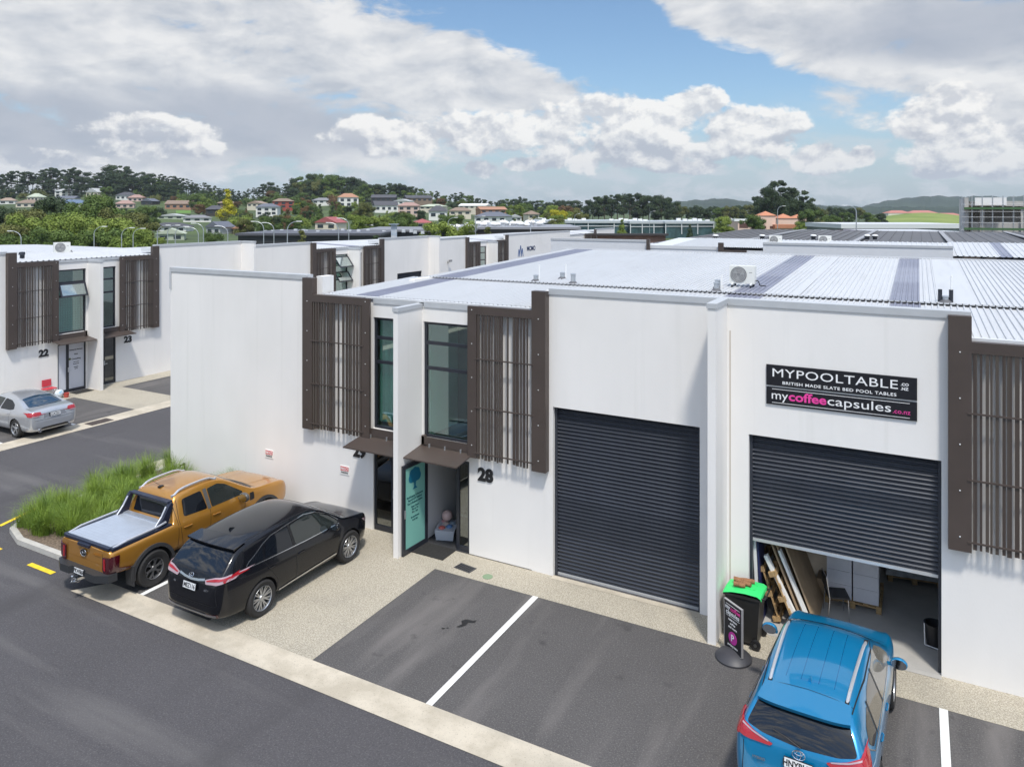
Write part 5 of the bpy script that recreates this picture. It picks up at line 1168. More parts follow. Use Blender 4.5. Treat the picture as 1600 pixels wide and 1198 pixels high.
t = thing('garden_tap', 'black garden tap on a bent pipe at the left end of the wall', 'tap', (-20.1, -.05, 0)); b = MB(); b.tube([(-20.1, -.06, 0), (-20.1, -.06, .35), (-20.14, -.06, .55)], .018, 6); b.build('pipe', M_BLK, t); b = MB(); b.tube([(-20.14, -.06, .52), (-20.26, -.10, .52), (-20.28, -.10, .44)], .02, 6); b.box(-20.17, -20.11, -.1, -.04, .55, .59); b.build('tap_head', M_BLK, t)
# ground fittings
solo('door_mat', 'black mat on the concrete in front of the open door', 'mat', MB().box(-.5, .5, -.30, .30, 0, .018), mat('mat_black', (.022, .021, .02), .95, var=.3, vs=30), (-10.62, -.29, .006))
t = thing('drain_grate', 'dark rectangular drain grate in the concrete near the open door', 'drain', (-9.44, -.65, .006), R(-8)); MB().box(-.23, .23, -.13, .13, 0, .006).build('pit', mat('pit_black', (.012, .012, .012), .9), t, world=False)
g_ = MB(); holes_wall(g_, -.24, .24, -.14, .14, 0, .008, [(-.21 + .06*i, -.17 + .06*i, -.11 + .075*j, -.05 + .075*j) for i in range(7) for j in range(3)])
g_.xf(Matrix.Rotation(R(-90), 4, 'X')); g_.xf(Matrix.Translation((0, 0, .007))); g_.build('grate', mat('cast_iron', (.05, .05, .055), .6), t, world=False)
solo('door_mat', 'black mat on the concrete in front of the door of unit 22', 'mat', MB().box(-.3, .3, -.42, .42, 0, .018), MC['mat_black'], (-34.3, 5.4, .006))
solo('manhole_cover', 'small round green cover in the concrete beside the drain grate', 'cover', MB().lathe([(.12, 0), (.12, .008), (.10, .010), (.001, .010)], seg=24), mat('cover_green', (.20, .28, .17), .7), (-8.76, -.76, .006))
solo('drain_grate', 'rusty drain grate in the channel across the driveway', 'drain', MB().box(-.25, .25, -.45, .45, 0, .012), mat('rust_grate', (.06, .045, .04), .8, var=.4, vs=20), (-28.78, 2.72, .006))
# wheelie bin with bark on its lid
t = thing('wheelie_bin', 'black wheelie bin with bright green lid beside the white fin wall', 'bin', (-3.0, -.50, .004), R(-92))
M_BIN = mat('bin_charcoal', (.026, .025, .023), .5, var=.1, vs=6); M_LID = mat('bin_lid_green', (.04, .62, .16), .4)
def frus(b, x0, x1, y0, y1, z0, X0, X1, Y0, Y1, z1):
    v = [b.bm.verts.new(p) for p in ((x0,y0,z0),(x1,y0,z0),(x1,y1,z0),(x0,y1,z0),(X0,Y0,z1),(X1,Y0,z1),(X1,Y1,z1),(X0,Y1,z1))]
    for f in ((0,3,2,1),(4,5,6,7),(0,1,5,4),(1,2,6,5),(2,3,7,6),(3,0,4,7)): b.bm.faces.new([v[i] for i in f])
b = MB(); frus(b, -.22, .22, -.22, .26, .06, -.275, .275, -.34, .32, .93); b.build('body', M_BIN, t, world=False, bevel=.02)
MB().box(-.29, .29, -.37, .33, .93, .975).build('rim', M_BIN, t, world=False, bevel=.012)
b = MB(); v = []; 
for j, (y, z) in enumerate(((-.39, .97), (-.37, 1.0), (-.2, 1.045), (.05, 1.07), (.28, 1.065), (.345, 1.03), (.36, .985))):
    v.append([b.bm.verts.new((x, y, z - .028 * abs(x / .3) ** 2.5)) for x in (-.30, -.24, -.1, 0, .1, .24, .30)])
for r0, r1 in zip(v, v[1:]):
    for i in range(6): b.bm.faces.new((r0[i], r0[i+1], r1[i+1], r1[i]))
lid = b.build('lid', M_LID, t, world=False, smooth=True)
for x in (-.10, .10): MB().box(x - .015, x + .015, -.1, .22, 1.055, 1.075).build('lid_rib', M_LID, lid, world=False)
b = MB(); b.tube([(-.24, .33, .98), (-.24, .42, 1.0), (.24, .42, 1.0), (.24, .33, .98)], .016, 8); b.build('handle', M_BIN, t, world=False)
for s_ in (-1, 1):
    w_ = MB(); w_.lathe([(.02, -.03), (.095, -.03), (.10, -.02), (.10, .02), (.095, .03), (.055, .032), (.05, .02), (.001, .02)], (0,0,0), 'x', 20); wo_ = w_.build('wheel', M_BLK, t, world=False, smooth=True); wo_.location = (s_*.29, .25, .10)
    h_ = MB(); h_.lathe([(.001, .034), (.03, .034), (.035, .02)], (0,0,0), 'x', 12)
    if s_ < 0: h_.xf(Matrix.Rotation(math.pi, 4, 'Z'))
    h_.build('hub', mat('hub_grey', (.06, .06, .06), .4), wo_, world=False)
M_BARK = mat('bark_brown', (.26, .125, .06), .9, var=.35, vs=25)
for k, (x, y, z, a, L_, r_, lb) in enumerate(((-3.05, -.40, 1.115, 8, .40, .032, 'long brown bark roll lying across the back of the green lid'), (-3.04, -.50, 1.112, -12, .30, .03, 'middle brown bark roll of the three on the green lid'), (-3.10, -.60, 1.105, 4, .22, .034, 'short brown bark roll at the front of the green lid'))):
    b = MB(); b.lathe([(.001, -L_/2), (r_*1.45, -L_/2), (r_*1.2, -L_*.2), (r_*1.55, L_*.1), (r_*1.3, L_/2), (.001, L_/2)], (0,0,0), 'x', 10); o = b.build('bark_roll', M_BARK); o.location = (x, y, z); o.rotation_euler.z = R(a); tag(o, lb, 'bark', 'bark rolls on the bin lid')
# pavement sign with domed base
t = thing('pavement_sign', 'black pavement sign with pink P disc on a domed rubber base', 'sign', (-3.08, -1.24, .004), R(-38))
MB().lathe([(.34, 0), (.34, .03), (.30, .07), (.20, .13), (.08, .165), (.001, .17)], seg=32).build('base', mat('rubber_dome', (.045, .045, .052), .5), t, world=False, smooth=True)
MB().box(-.24, .24, -.018, .018, .12, 1.02).build('board', M_SGN, t, world=False)
b = MB(); holes_wall(b, -.25, .25, .12, 1.03, -.022, .022, [(-.237, .237, .125, 1.017)]); b.build('frame', mat('sign_edge', (.30, .29, .29), .4), t, world=False)
def ptxt(txt, size, x, z, m, bold=.001, xs=1.0, al='CENTER'): text_mesh('lettering', txt, size, m, t, Matrix.Translation((x, -.024, z)) @ FACE_FRONT, depth=.001, bold=bold, xs=xs, align=al, world_inv=False)
ptxt('my', .11, -.21, .91, M_SW, .002, 1, 'LEFT'); ptxt('coffee', .11, -.06, .91, M_SP, .002, 1, 'LEFT'); ptxt('capsules', .115, 0, .82, M_SW, .002, .98)
ptxt('nespresso', .06, 0, .70, M_SW); ptxt('coffee', .06, 0, .63, M_SW); ptxt('and more', .06, 0, .56, M_SW)
for z in (.965, .755): MB().box(-.19, .19, -.022, -.019, z - .003, z + .003).build('rule', M_SW, t, world=False)
MB().lathe([(.001, -.023), (.115, -.023), (.115, -.018)], (0, 0, .37), 'y', 28).build('pink_disc', mat('disc_magenta', (.48, .03, .30), .5), t, world=False)
text_mesh('lettering', 'P', .17, M_SW, t, Matrix.Translation((0, -.028, .37)) @ FACE_FRONT, depth=.001, bold=.003, world_inv=False)
ptxt('parking here', .055, 0, .22, M_SW)
# ---------------- inside the half open hall
def pallet(label, loc, rz=0.0, lean=None, grp=None):
    t = thing('wooden_pallet', label, 'pallet', loc, rz, grp)
    for i, x in enumerate((-.5, -.25, 0, .25, .5)): MB().box(x - .05, x + .05, -.6, .6, .122, .144).build('deck_board', M_WOOD, t, world=False)
    for y in (-.55, 0, .55): MB().box(-.55, .55, y - .05, y + .05, .100, .122).build('cross_board', M_WOOD, t, world=False)
    for x in (-.5, 0, .5):
        MB().box(x - .05, x + .05, -.6, .6, 0, .022).build('bottom_board', M_WOOD, t, world=False)
        for y in (-.54, 0, .54): MB().box(x - .05, x + .05, y - .06, y + .06, .022, .100).build('block', M_WOOD, t, world=False)
    if lean is not None: t.rotation_euler = lean
    return t
pallet('wooden pallet on its edge leaning left, nearest the white boards in the hall', (-2.78, .95, .56), lean=(0, R(72), 0), grp='pallets in the hall')
pallet('wooden pallet on its edge leaning left, second in from the doorway', (-2.50, .85, .56), lean=(0, R(68), 0), grp='pallets in the hall')
def lean_sheet(name, label, cat, m, xb, xt, h, y0, y1, th=.03, group=None):
    L_ = math.hypot(xt - xb, h); b = MB().box(0, th, 0, y1 - y0, 0, L_); o = b.build(name, m); o.location = (xb, y0, .012); o.rotation_euler = (0, math.atan2(xt - xb, h), 0); return tag(o, label, cat, group)
G1 = 'boards leaning inside the half open hall'
lean_sheet('foam_board', 'tall white board standing just inside the left jamb of the hall', 'board', M_FOAM, -2.92, -3.0, 1.75, .20, .8, .06, G1)
lean_sheet('blue_board', 'thin dark blue board between white board and pallets', 'board', mat('navy_board', (.02, .025, .09), .5), -2.84, -2.93, 1.75, .22, .8, .03, G1)
lean_sheet('white_plank', 'narrow white board leaning right of the pallets', 'board', M_FOAM, -2.10, -2.80, 1.35, .30, .42, .07, G1)
lean_sheet('cardboard_sheet', 'first brown cardboard sheet behind the narrow white board', 'cardboard', M_CARD, -2.04, -2.80, 1.85, .45, 1.5, .03, G1)
lean_sheet('cardboard_sheet', 'second brown cardboard sheet in the leaning pile', 'cardboard', M_CARD, -1.97, -2.76, 1.95, .50, 1.6, .03, G1)
lean_sheet('white_plank', 'long white board between two brown cardboard sheets', 'board', M_FOAM, -1.92, -2.55, 1.45, .46, .60, .05, G1)
lean_sheet('cardboard_sheet', 'widest brown cardboard sheet on the right of the leaning pile', 'cardboard', M_CARD, -1.84, -2.62, 1.98, .60, 1.9, .035, G1)
b = MB(); frus(b, -.2, .2, -.2, .2, 0, -.24, .24, -.22, .22, .42); solo('cardboard_box', 'open brown cardboard box behind the leaning sheets', 'box', b, M_CARD, (-1.72, 2.1, .012))
# rack with dark wares
t = thing('storage_rack', 'dark storage rack loaded with black and silver wares deep in the hall', 'rack', (-2.4, 4.6, .012))
for x in (-.5, .5):
    for y in (-.25, .25): MB().box(x - .02, x + .02, y - .02, y + .02, 0, 2.1).build('upright', M_FRM, t, world=False)
for z in (.3, .8, 1.3, 1.8): MB().box(-.5, .5, -.25, .25, z, z + .03).build('shelf', M_FRM, t, world=False)
for k in range(10): MB().box(-.45 + .18 * (k % 5), -.31 + .18 * (k % 5), -.2, .1, .83 + .5 * (k // 5), 1.05 + .5 * (k // 5)).build('carton', mat('ware_mix', (.09, .07, .07), .3, var=.8, vs=6), t, world=False)
# stack of white cartons on a pallet
pallet('low wooden pallet carrying the stacks of white cartons', (-1.23, 2.35, .012), grp='pallets in the hall')
n_ = 0
for cx, lb in ((-1.50, 'left'), (-.98, 'right')):
    for k in range(4):
        nm = ('bottom', 'second', 'third', 'top')[k]
        o = MB().box(-.245, .245, -.35, .35, 0, .285).build('white_carton', mat('carton_white', (.66, .66, .70), .7, var=.04, vs=3), bevel=.006); o.location = (cx, 2.15, .157 + .292 * k)
        tag(o, f'white carton, {nm} one of the {lb} hand stack on the pallet', 'carton', 'white cartons stacked in the hall')
# chair
t = thing('stacking_chair', 'black seated steel tube chair in front of the white cartons', 'chair', (-1.50, 1.30, .012), R(-72))
b = MB(); b.box(-.22, .22, -.21, .21, .44, .475); b.build('seat', mat('vinyl_black', (.02, .02, .022), .45), t, world=False, bevel=.015)
for s_ in (-1, 1):
    MB().tube([(s_*.22, .19, 0), (s_*.22, .17, .44)], .012, 6).build('leg', M_CHR, t, world=False)
    MB().tube([(s_*.22, -.22, 0), (s_*.22, -.19, .44), (s_*.21, -.25, .86)], .012, 6).build('leg', M_CHR, t, world=False)
b = MB(); b.tube([(-.21, -.25, .86), (.21, -.25, .86)], .012, 6); b.build('back_rail', M_CHR, t, world=False)
b = MB(); b.box(-.20, .20, -.26, -.235, .62, .84); b.build('backrest', MC['vinyl_black'], t, world=False, bevel=.01)
# right rear pallet with wrapped sheets
pallet('wooden pallet under grey wrapped sheets at the back right of the hall', (-.15, 4.1, .012), R(8), grp='pallets in the hall')
b = MB(); frus(b, -.6, .6, -.62, .62, 0, -.57, .57, -.6, .6, .13); solo('wrapped_stack', 'plastic wrapped stack of pale sheets on the rear pallet', 'stack', b, mat('shrink_wrap', (.42, .43, .45), .25, var=.2, vs=7), (-.15, 4.1, .157), rz=R(8), bevel=.01)
t = thing('bucket', 'black bucket with white hoop just inside the right jamb', 'bucket', (.27, 1.0, .012)); MB().lathe([(.001, .01), (.13, .01), (.17, .42), (.185, .42), (.185, .45), (.165, .45), (.12, .03), (.001, .03)], seg=20).build('pail', M_BLK, t, world=False, smooth=True)
b = MB(); b.tube([(-.17, -.08, .44), (-.16, -.12, .05), (.1, -.14, .02), (.16, -.10, .42)], .012, 6); b.build('hoop', M_WHT, t, world=False)
# ---------------- in the doorway of unit 28
t = thing('toy_tub', 'clear plastic tub of toys on the floor inside the open door', 'tub', (-10.78, .62, .02), R(20)); b = MB(); frus(b, -.22, .22, -.32, .32, 0, -.26, .26, -.36, .36, .26); b.build('tub', mat('clear_plastic_grey', (.45, .47, .52), .2), t, world=False)
for k, (x, y, c) in enumerate(((-.1, -.2, (.5, .12, .10)), (.08, -.1, (.1, .2, .4)), (-.05, .05, (.5, .4, .35)), (.12, .12, (.2, .25, .3)), (-.12, .22, (.6, .3, .3)))):
    b = MB(); b.sphere((x, y, .27), .09, sz=.6, seg=10, ring=6); b.build('toy', mat('toy_colour_%d' % k, c, .5), t, world=False, smooth=True)
solo('ball', 'pale pink ball resting on the tub of toys', 'ball', MB().sphere((0, 0, 0), .14, seg=18, ring=12), mat('pink_ball', (.62, .45, .42), .4), (-10.88, .76, .46), smooth=True)
t = thing('storage_crate', 'dark crate topped by a white wire basket behind the toy tub', 'crate', (-10.45, 1.35, .02)); MB().box(-.22, .22, -.3, .3, 0, .45).build('crate', M_FRM, t, world=False); b = MB(); holes_wall(b, -.3, .3, -.36, .36, 0, .05, [(-.26 + .14*i, -.16 + .14*i, -.32 + .16*j, -.2 + .16*j) for i in range(4) for j in range(4)]); b.xf(Matrix.Rotation(R(-80), 4, 'X')); b.xf(Matrix.Translation((0, 0, .5))); b.build('basket', mat('basket_white', (.5, .52, .56), .4), t, world=False)
solo('soft_toy', 'lime green soft toy behind the side glass of the open door', 'toy', MB().sphere((0, 0, 0), .10, seg=12, ring=8).sphere((.07, 0, .08), .06, seg=10, ring=6), mat('lime_plush', (.35, .55, .02), .8), (-9.86, .75, .82), smooth=True)
solo('stool', 'dark stool under the lime green soft toy', 'stool', MB().lathe([(.001, .70), (.16, .70), (.16, .67), (.02, .66), (.02, .02), (.14, 0)], seg=14), M_BLK, (-9.86, .75, .02))
# by the door of unit 22
t = thing('folding_chair', 'red folding chair against the wall left of the door of unit 22', 'chair', (-34.45, 4.0, .004), R(90)); MB().box(-.25, .25, -.2, .2, .40, .44).build('seat', mat('chair_red', (.55, .05, .07), .5), t, world=False); MB().box(-.2, .2, .18, .21, .50, .80).build('backrest', MC['chair_red'], t, world=False)
for s_ in (-1, 1): MB().tube([(s_*.24, -.2, 0), (s_*.24, .2, .44)], .015, 6).build('leg', M_GAL, t, world=False); MB().tube([(s_*.24, .2, 0), (s_*.24, -.2, .44)], .015, 6).build('leg', M_GAL, t, world=False)
solo('bag', 'white and blue bag on the ground by the red chair', 'bag', MB().sphere((0, 0, .19), .2, sx=.8, sz=.95, seg=14, ring=10), mat('bag_white', (.62, .68, .72), .6, vs=4, c2=(.15, .4, .6), vlo=.5, vhi=.6), (-34.05, 4.22, .0), smooth=True)
solo('bucket', 'small red bucket beside the white and blue bag', 'bucket', MB().lathe([(.001, .01), (.09, .01), (.12, .2), (.13, .2)], seg=16), mat('bucket_red', (.5, .08, .06), .5), (-33.85, 4.42, .004))

# ================================================================== planting bed with long grass
bed = [(-17.35, -4.86), (-20.1, -4.86), (-20.9, -4.6), (-21.35, -4.0), (-21.45, -3.2), (-21.45, .3), (-17.35, .3)]
b = MB(); b.prism(bed, 'z', -.02, .11); struct(b.build('planting_bed', mat('bark_mulch', (.16, .12, .085), .95, var=.5, vs=18, bump=.6, bs=30)))
def kerb_line(pts, w=.15, h=.13):
    b = MB(); L_, R_ = [], []
    for i, p in enumerate(pts):
        a = Vector(pts[max(0, i-1)]); c = Vector(pts[min(len(pts)-1, i+1)]); t_ = (c - a).normalized(); n = Vector((-t_.y, t_.x)); L_.append(Vector(p) + n * w/2); R_.append(Vector(p) - n * w/2)
    for i in range(len(pts) - 1):
        q = [L_[i], L_[i+1], R_[i+1], R_[i]]
        b.prism([(v.x, v.y) for v in q], 'z', 0.0, h)
    bmesh.ops.remove_doubles(b.bm, verts=b.bm.verts, dist=1e-4)
    return b
struct(kerb_line([(-17.2, -4.93), (-20.1, -4.93), (-20.95, -4.66), (-21.42, -4.04), (-21.53, -3.2), (-21.53, .4)]).build('kerb', M_CONCR))
struct(_sheet('concrete_corner', M_STRIP, [(-22.6, .2), (-17.35, .35), (-17.35, 2.5), (-22.6, 2.5)], 0.008))
rnd = random.Random(4); V, F = [], []
def inside(p, poly):
    c = False; n = len(poly); j = n - 1
    for i in range(n):
        if (poly[i][1] > p[1]) != (poly[j][1] > p[1]) and p[0] < (poly[j][0] - poly[i][0]) * (p[1] - poly[i][1]) / (poly[j][1] - poly[i][1]) + poly[i][0]: c = not c
        j = i
    return c
cnt = 0
while cnt < 105:
    cx, cy = rnd.uniform(-21.4, -17.6), rnd.uniform(-4.6, .1)
    if not inside((cx, cy), bed): continue
    cnt += 1; hh = rnd.uniform(.62, 1.05)
    lean0 = rnd.uniform(0, 6.28)
    for _ in range(270):
        a = rnd.uniform(0, 6.283); L_ = hh * rnd.uniform(.65, 1.15); out = rnd.uniform(.15, .95) ** 1.0; w = rnd.uniform(.0035, .0065)
        bx, by = cx + rnd.gauss(0, .07), cy + rnd.gauss(0, .07); dx, dy = math.cos(a), math.sin(a); dx += .25 * math.cos(lean0); dy += .25 * math.sin(lean0)
        b0 = len(V); px_, py_ = -math.sin(a) * w, math.cos(a) * w; N_ = 4
        for k in range(N_ + 1):
            t_ = k / N_; r_ = out * L_ * (t_ ** 1.7) * .75; z = .08 + L_ * (t_ - .52 * out * t_ ** 2.6); ww = 1 - t_ * .85
            V.append((bx + dx * r_ + px_ * ww, by + dy * r_ + py_ * ww, z)); V.append((bx + dx * r_ - px_ * ww, by + dy * r_ - py_ * ww, z))
        for k in range(N_): F.append((b0 + 2*k, b0 + 2*k + 1, b0 + 2*k + 3, b0 + 2*k + 2))
me = bpy.data.meshes.new('long_grass'); me.from_pydata(V, [], F)
mg = mat('grass_blades', (.07, .14, .012), .6, vs=2.6, c2=(.25, .35, .04), det=4, vlo=.3, vhi=.7); me.materials.append(mg)
g = bpy.data.objects.new('long_grass', me); col.objects.link(g); tag(g, 'long bright green grass spilling over the kerbed bed beside the pickup', 'grass', kind='stuff')
# ================================================================== far buildings, lamps, houses, trees
def far_box(name, label, cat, px0, px1, yt, yb, d, m, depth=12, roof=None, group=None, windows=0, mw=None, rl=.5, zb=None, yaw=0.0, roof_t=.5):
    """a building face seen square to the view at distance d, spanning photo columns px0..px1"""
    p0, p1 = at(px0, d, yb), at(px1, d, yb); c = (p0 + p1) / 2; w = (p1 - p0).length; zt = zat(yt, d); z0 = zat(yb, d) if zb is None else zb
    t = thing(name, label, cat, (c.x, c.y, z0), YAW + yaw, group)
    MB().box(-w/2, w/2, 0, depth, -2.5, zt - z0 - roof_t).build('wall', m, t, world=False)
    MB().box(-w/2 - .3, w/2 + .3, -.4, depth + .3, zt - z0 - roof_t, zt - z0).build('roof', roof or m, t, world=False)
    if windows:
        h = zt - z0 - roof_t
        for k in range(windows):
            x = -w/2 + w * (k + .5) / windows; ww = w / windows * .38
            MB().box(x - ww, x + ww, -.06, .02, h * .25, h * .75).build('window', mw or mat('far_window', (.04, .05, .06), .15), t, world=False)
    return t
def cubes_on(name, label, cat, group, pts, m, s=(1.2, .8, .9)):
    proto = None
    for (px, py, d) in pts:
        p = at(px, d, py)
        if proto is None:
            b = MB(); b.box(-s[0]/2, s[0]/2, -s[1]/2, s[1]/2, 0, s[2]); b.box(-s[0]*.3, s[0]*.3, -s[1]/2 - .04, -s[1]/2, s[2]*.15, s[2]*.85); o = proto = b.build(name, m); tag(o, label, cat, group)
        else: o = proto.copy(); col.objects.link(o)
        o.location = p; o.rotation_euler.z = YAW
M_DARKR = mat('dark_long_run_roof', (.105, .10, .10), .55, var=.05, vs=.6)
# dark roofed sheds beyond the rear row
t = thing('warehouse', 'wide warehouse with dark grey low roof and pale seams beyond the white parapets', 'warehouse', (-4, 48, 0))
MB().box(-17.8, 10.8, 36.2, 74.8, -.2, 5.8).build('wall', M_PARA, t)
b = MB(); u = -18
while u < 11:
    b.bm.faces.new([b.bm.verts.new(p) for p in ((u, 36, 5.90), (u + .72, 36, 5.90), (u + .72, 75, 6.15), (u, 75, 6.15))]); b.bm.faces.new([b.bm.verts.new(p) for p in ((u + .72, 36, 5.90), (u + .76, 36, 5.95), (u + .76, 75, 6.20), (u + .72, 75, 6.15))]); u += .76
    b.bm.faces.new([b.bm.verts.new(p) for p in ((u, 36, 5.95), (u, 75, 6.20), (u, 75, 6.15), (u, 36, 5.90))])
b.build('roof', M_DARKR, t)
for u in (-11.5, -4.2, 1.8, 7.5): MB().box(u, u + .35, 36, 75, 6.16, 6.24).build('roof_seam', mat('seam_grey', (.30, .30, .31), .5), t)
for (px, py) in ((1118, 363), (1191, 367), (1271, 369), (1355, 371), (1367, 371)):
    p = at(px, 58, py + 2); p.z = 6.15; q = thing('roof_cowl', 'black drum cowl on the dark grey roof', 'roof vent', p, 0, 'cowls on the dark roof'); MB().lathe([(.16, 0), (.16, .2), (.22, .2), (.22, .27), (.001, .3)], seg=12).build('drum', M_FRM, q, world=False); MB().lathe([(.24, .27), (.24, .33), (.14, .38), (.001, .4)], seg=12).build('cap', M_WHT, q, world=False)
for (px, d, lb) in ((1212, 45, 'cream air conditioner left one of two behind the white parapet'), (1289, 45, 'cream air conditioner right one of two behind the white parapet')):
    p = at(px, d, 380); ac_unit('air_conditioner', lb, p.x, p.y, 6.32, 0.1, .8, group='condensers behind the rear parapet')
# brown boundary wall and dark edge
far_box('boundary_fence', 'long reddish brown timber fence behind the far warehouses', 'fence', 905, 1040, 365, 378, 92, mat('brown_fence', (.20, .12, .085), .8, var=.15, vs=1), .3, mat('fence_top', (.04, .035, .035), .7), roof_t=.25)
# glass office complex
M_GLB = mat('blue_green_glazing', (.045, .085, .095), .12, spec=.8, var=.4, vs=.4); M_SLV = mat('silver_roof', (.42, .45, .47), .4)
for (a, c, yt, yb, d, lb) in ((748, 905, 351, 366, 240, 'low office with grey curved roof edge left of the glass office'), (838, 1000, 345, 367, 228, 'long glass office with thin silver roof behind the small red tree'), (985, 1040, 346, 368, 224, 'glass office block framed in white at the centre of the far row'), (1040, 1115, 346, 366, 222, 'right glass office block with blue glazing left of the round tree')):
    t = far_box('office_building', lb, 'office', a, c, yt, yb, d, M_GLB, 25, M_SLV, 'glass offices in the distance', roof_t=.7)
    w = (at(c, d, yb) - at(a, d, yb)).length; n = max(3, int(w / 7)); h = zat(yt, d) - zat(yb, d) - .7
    for k in range(n + 1): MB().box(-w/2 + w*k/n - .12, -w/2 + w*k/n + .12, -.25, 0, 0, h).build('mullion', M_COPW, t, world=False)
    MB().box(-w/2, w/2, -.2, 0, h * .72, h * .78).build('transom', M_COPW, t, world=False)
cubes_on('rooftop_unit', 'white box unit on the far glass office roof', 'roof unit', 'units on the glass office roofs', [(x, 345 + (i % 3), 235) for i, x in enumerate((850, 862, 880, 890, 898, 905, 912, 955, 963, 970, 978, 985, 992, 1000, 1008, 1060, 1070, 1078, 1085, 1093, 1105, 1140, 1150))], M_WHT, (1.3, 1.0, .8))
# pink building with orange hipped towers
M_PINK = mat('pink_render', (.72, .52, .42), .8); M_TERR = mat('terracotta_roof', (.48, .20, .11), .8)
def hip(parent, x0, x1, y0, y1, z0, z1, m, name='roof'):
    b = MB(); cx, cy = (x0+x1)/2, (y0+y1)/2; w, l = x1-x0, y1-y0; r = abs(w-l)/2; e = .3
    if w > l: A, Bq = (cx - r, cy, z1), (cx + r, cy, z1)
    else: A, Bq = (cx, cy - r, z1), (cx, cy + r + .01, z1)
    c = [(x0-e, y0-e, z0), (x1+e, y0-e, z0), (x1+e, y1+e, z0), (x0-e, y1+e, z0)]
    if w > l: b.face([c[0], c[1], Bq, A]); b.face([c[1], c[2], Bq]); b.face([c[2], c[3], A, Bq]); b.face([c[3], c[0], A])
    else: b.face([c[0], c[1], A]); b.face([c[1], c[2], Bq, A]); b.face([c[2], c[3], Bq]); b.face([c[3], c[0], A, Bq])
    b.face(c[::-1]); return b.build(name, m, parent, world=False)
for (a, c, yt, ye, yb, d, lb) in ((1188, 1212, 330, 337, 361, 250, 'pink tower with orange pyramid roof, tallest of the three'), (1216, 1240, 334, 341, 358, 258, 'middle pink tower with orange pyramid roof'), (1239, 1260, 335, 341, 356, 264, 'right pink tower with orange pyramid roof')):
    p0, p1 = at(a, d, yb), at(c, d, yb); w = (p1 - p0).length; ct = (p0 + p1)/2; t = thing('tower_house', lb, 'tower', (ct.x, ct.y, ct.z), YAW, 'pink towers with orange roofs')
    H = zat(ye, d) - ct.z; MB().box(-w/2, w/2, 0, w, -2, H).build('wall', M_PINK, t, world=False); hip(t, -w/2, w/2, 0, w, H, zat(yt, d) - ct.z, M_TERR)
    for x in (-.22, .22): MB().box(w*x - .5, w*x + .5, -.06, .02, H*.15, H*.32).build('window', mat('brown_pane', (.12, .06, .05), .3), t, world=False)
far_box('annex', 'flat roofed pink annex left of the tallest pink tower', 'building', 1153, 1190, 343, 360, 246, M_PINK, 10, M_WHT, windows=2, mw=MC['brown_pane'])
far_box('annex', 'low pink wing with orange roof between the pink towers', 'building', 1212, 1245, 351, 360, 248, M_PINK, 6, M_TERR, roof_t=1.2)
# right hand side: long white building, roofs, scaffolded block
t = far_box('office_building', 'long low white building with dark glazing strip right of the pink towers', 'office', 1315, 1512, 350, 366, 170, mat('grey_glazing', (.16, .18, .19), .3, var=.5, vs=.15), 20, M_COPW, roof_t=1.0)
far_box('shed', 'white roof and wall of a low shed below the long white building', 'warehouse', 1388, 1507, 362, 377, 110, M_WHT, 14, M_ROOF, roof_t=.4)
far_box('shed', 'low shed with dark maroon roof among the white roofs', 'warehouse', 1328, 1384, 362, 368, 118, mat('maroon_roof', (.16, .045, .055), .6), 8, MC['maroon_roof'], roof_t=.3)
far_box('shed', 'low white roof left of the maroon roof', 'warehouse', 1235, 1330, 362, 368, 120, M_WHT, 10, M_ROOF, roof_t=.3)
# scaffolded concrete block
def bx_at(px0, px1, y0, y1, d, off, dep):
    return None
p0 = at(1507, 96, 385); w = 10.0; c = Vector((p0.x + w/2, p0.y, 0)); zb = -.1
t = thing('construction_building', 'grey concrete building under construction wrapped in scaffolding', 'building', (c.x, c.y, zb), 0)
M_TILT = mat('tilt_slab', (.44, .43, .41), .85, var=.08, vs=.5, det=6); H = zat(309, 96) - zb
MB().box(-w/2, -w/2 + .45, 0, 14, 0, H).build('side_slab', M_TILT, t, world=False)
MB().box(-w/2 + .8, w/2, 2.2, 2.6, 0, H - 3.15).build('lower_wall', M_TILT, t, world=False)
MB().box(-w/2 + .8, w/2, 1.6, 14, H - 1.1, H - .45).build('upper_slab', M_TILT, t, world=False)
MB().box(-w/2 + .8, w/2, 7.0, 7.3, 0, H - 1.1).build('rear_wall', mat('shade_slab', (.42, .40, .38), .9), t, world=False)
MB().box(-w/2 + 1.2, -w/2 + 4.6, .8, 1.6, H - 1.0, H).build('plant_enclosure', M_WHT, t, world=False)
for x in (0.18, 0.62): MB().box(-w/2 + w*x, -w/2 + w*x + .5, 1.9, 2.2, 0, H - 1.1).build('column', M_TILT, t, world=False)
for k in range(9): MB().box(-w/2 + .8 + k*1.15, -w/2 + .9 + k*1.15, 1.7, 7, H - 1.45, H - 1.1).build('joist', mat('joist_wood', (.28, .16, .10), .8), t, world=False)
sc = thing('scaffolding', 'steel tube scaffolding with green toe boards round the concrete building', 'scaffold', (c.x, c.y, zb), 0)
k = 0; x = -w/2 - .3
while x < w/2:
    for y in (-.9, .1): MB().cyl((x, y, 0), (x, y, H + .2), .035, seg=6).build('standard', M_GAL, sc, world=False)
    x += 1.1
for z in (1.6, 2.3, 3.0, 3.7, 4.6, 5.3, 6.0, 6.9, 7.6, 8.3, 9.2):
    if z < H + .3: MB().cyl((-w/2 - .4, -.95, z), (w/2, -.95, z), .028, seg=6).build('ledger', M_GAL, sc, world=False)
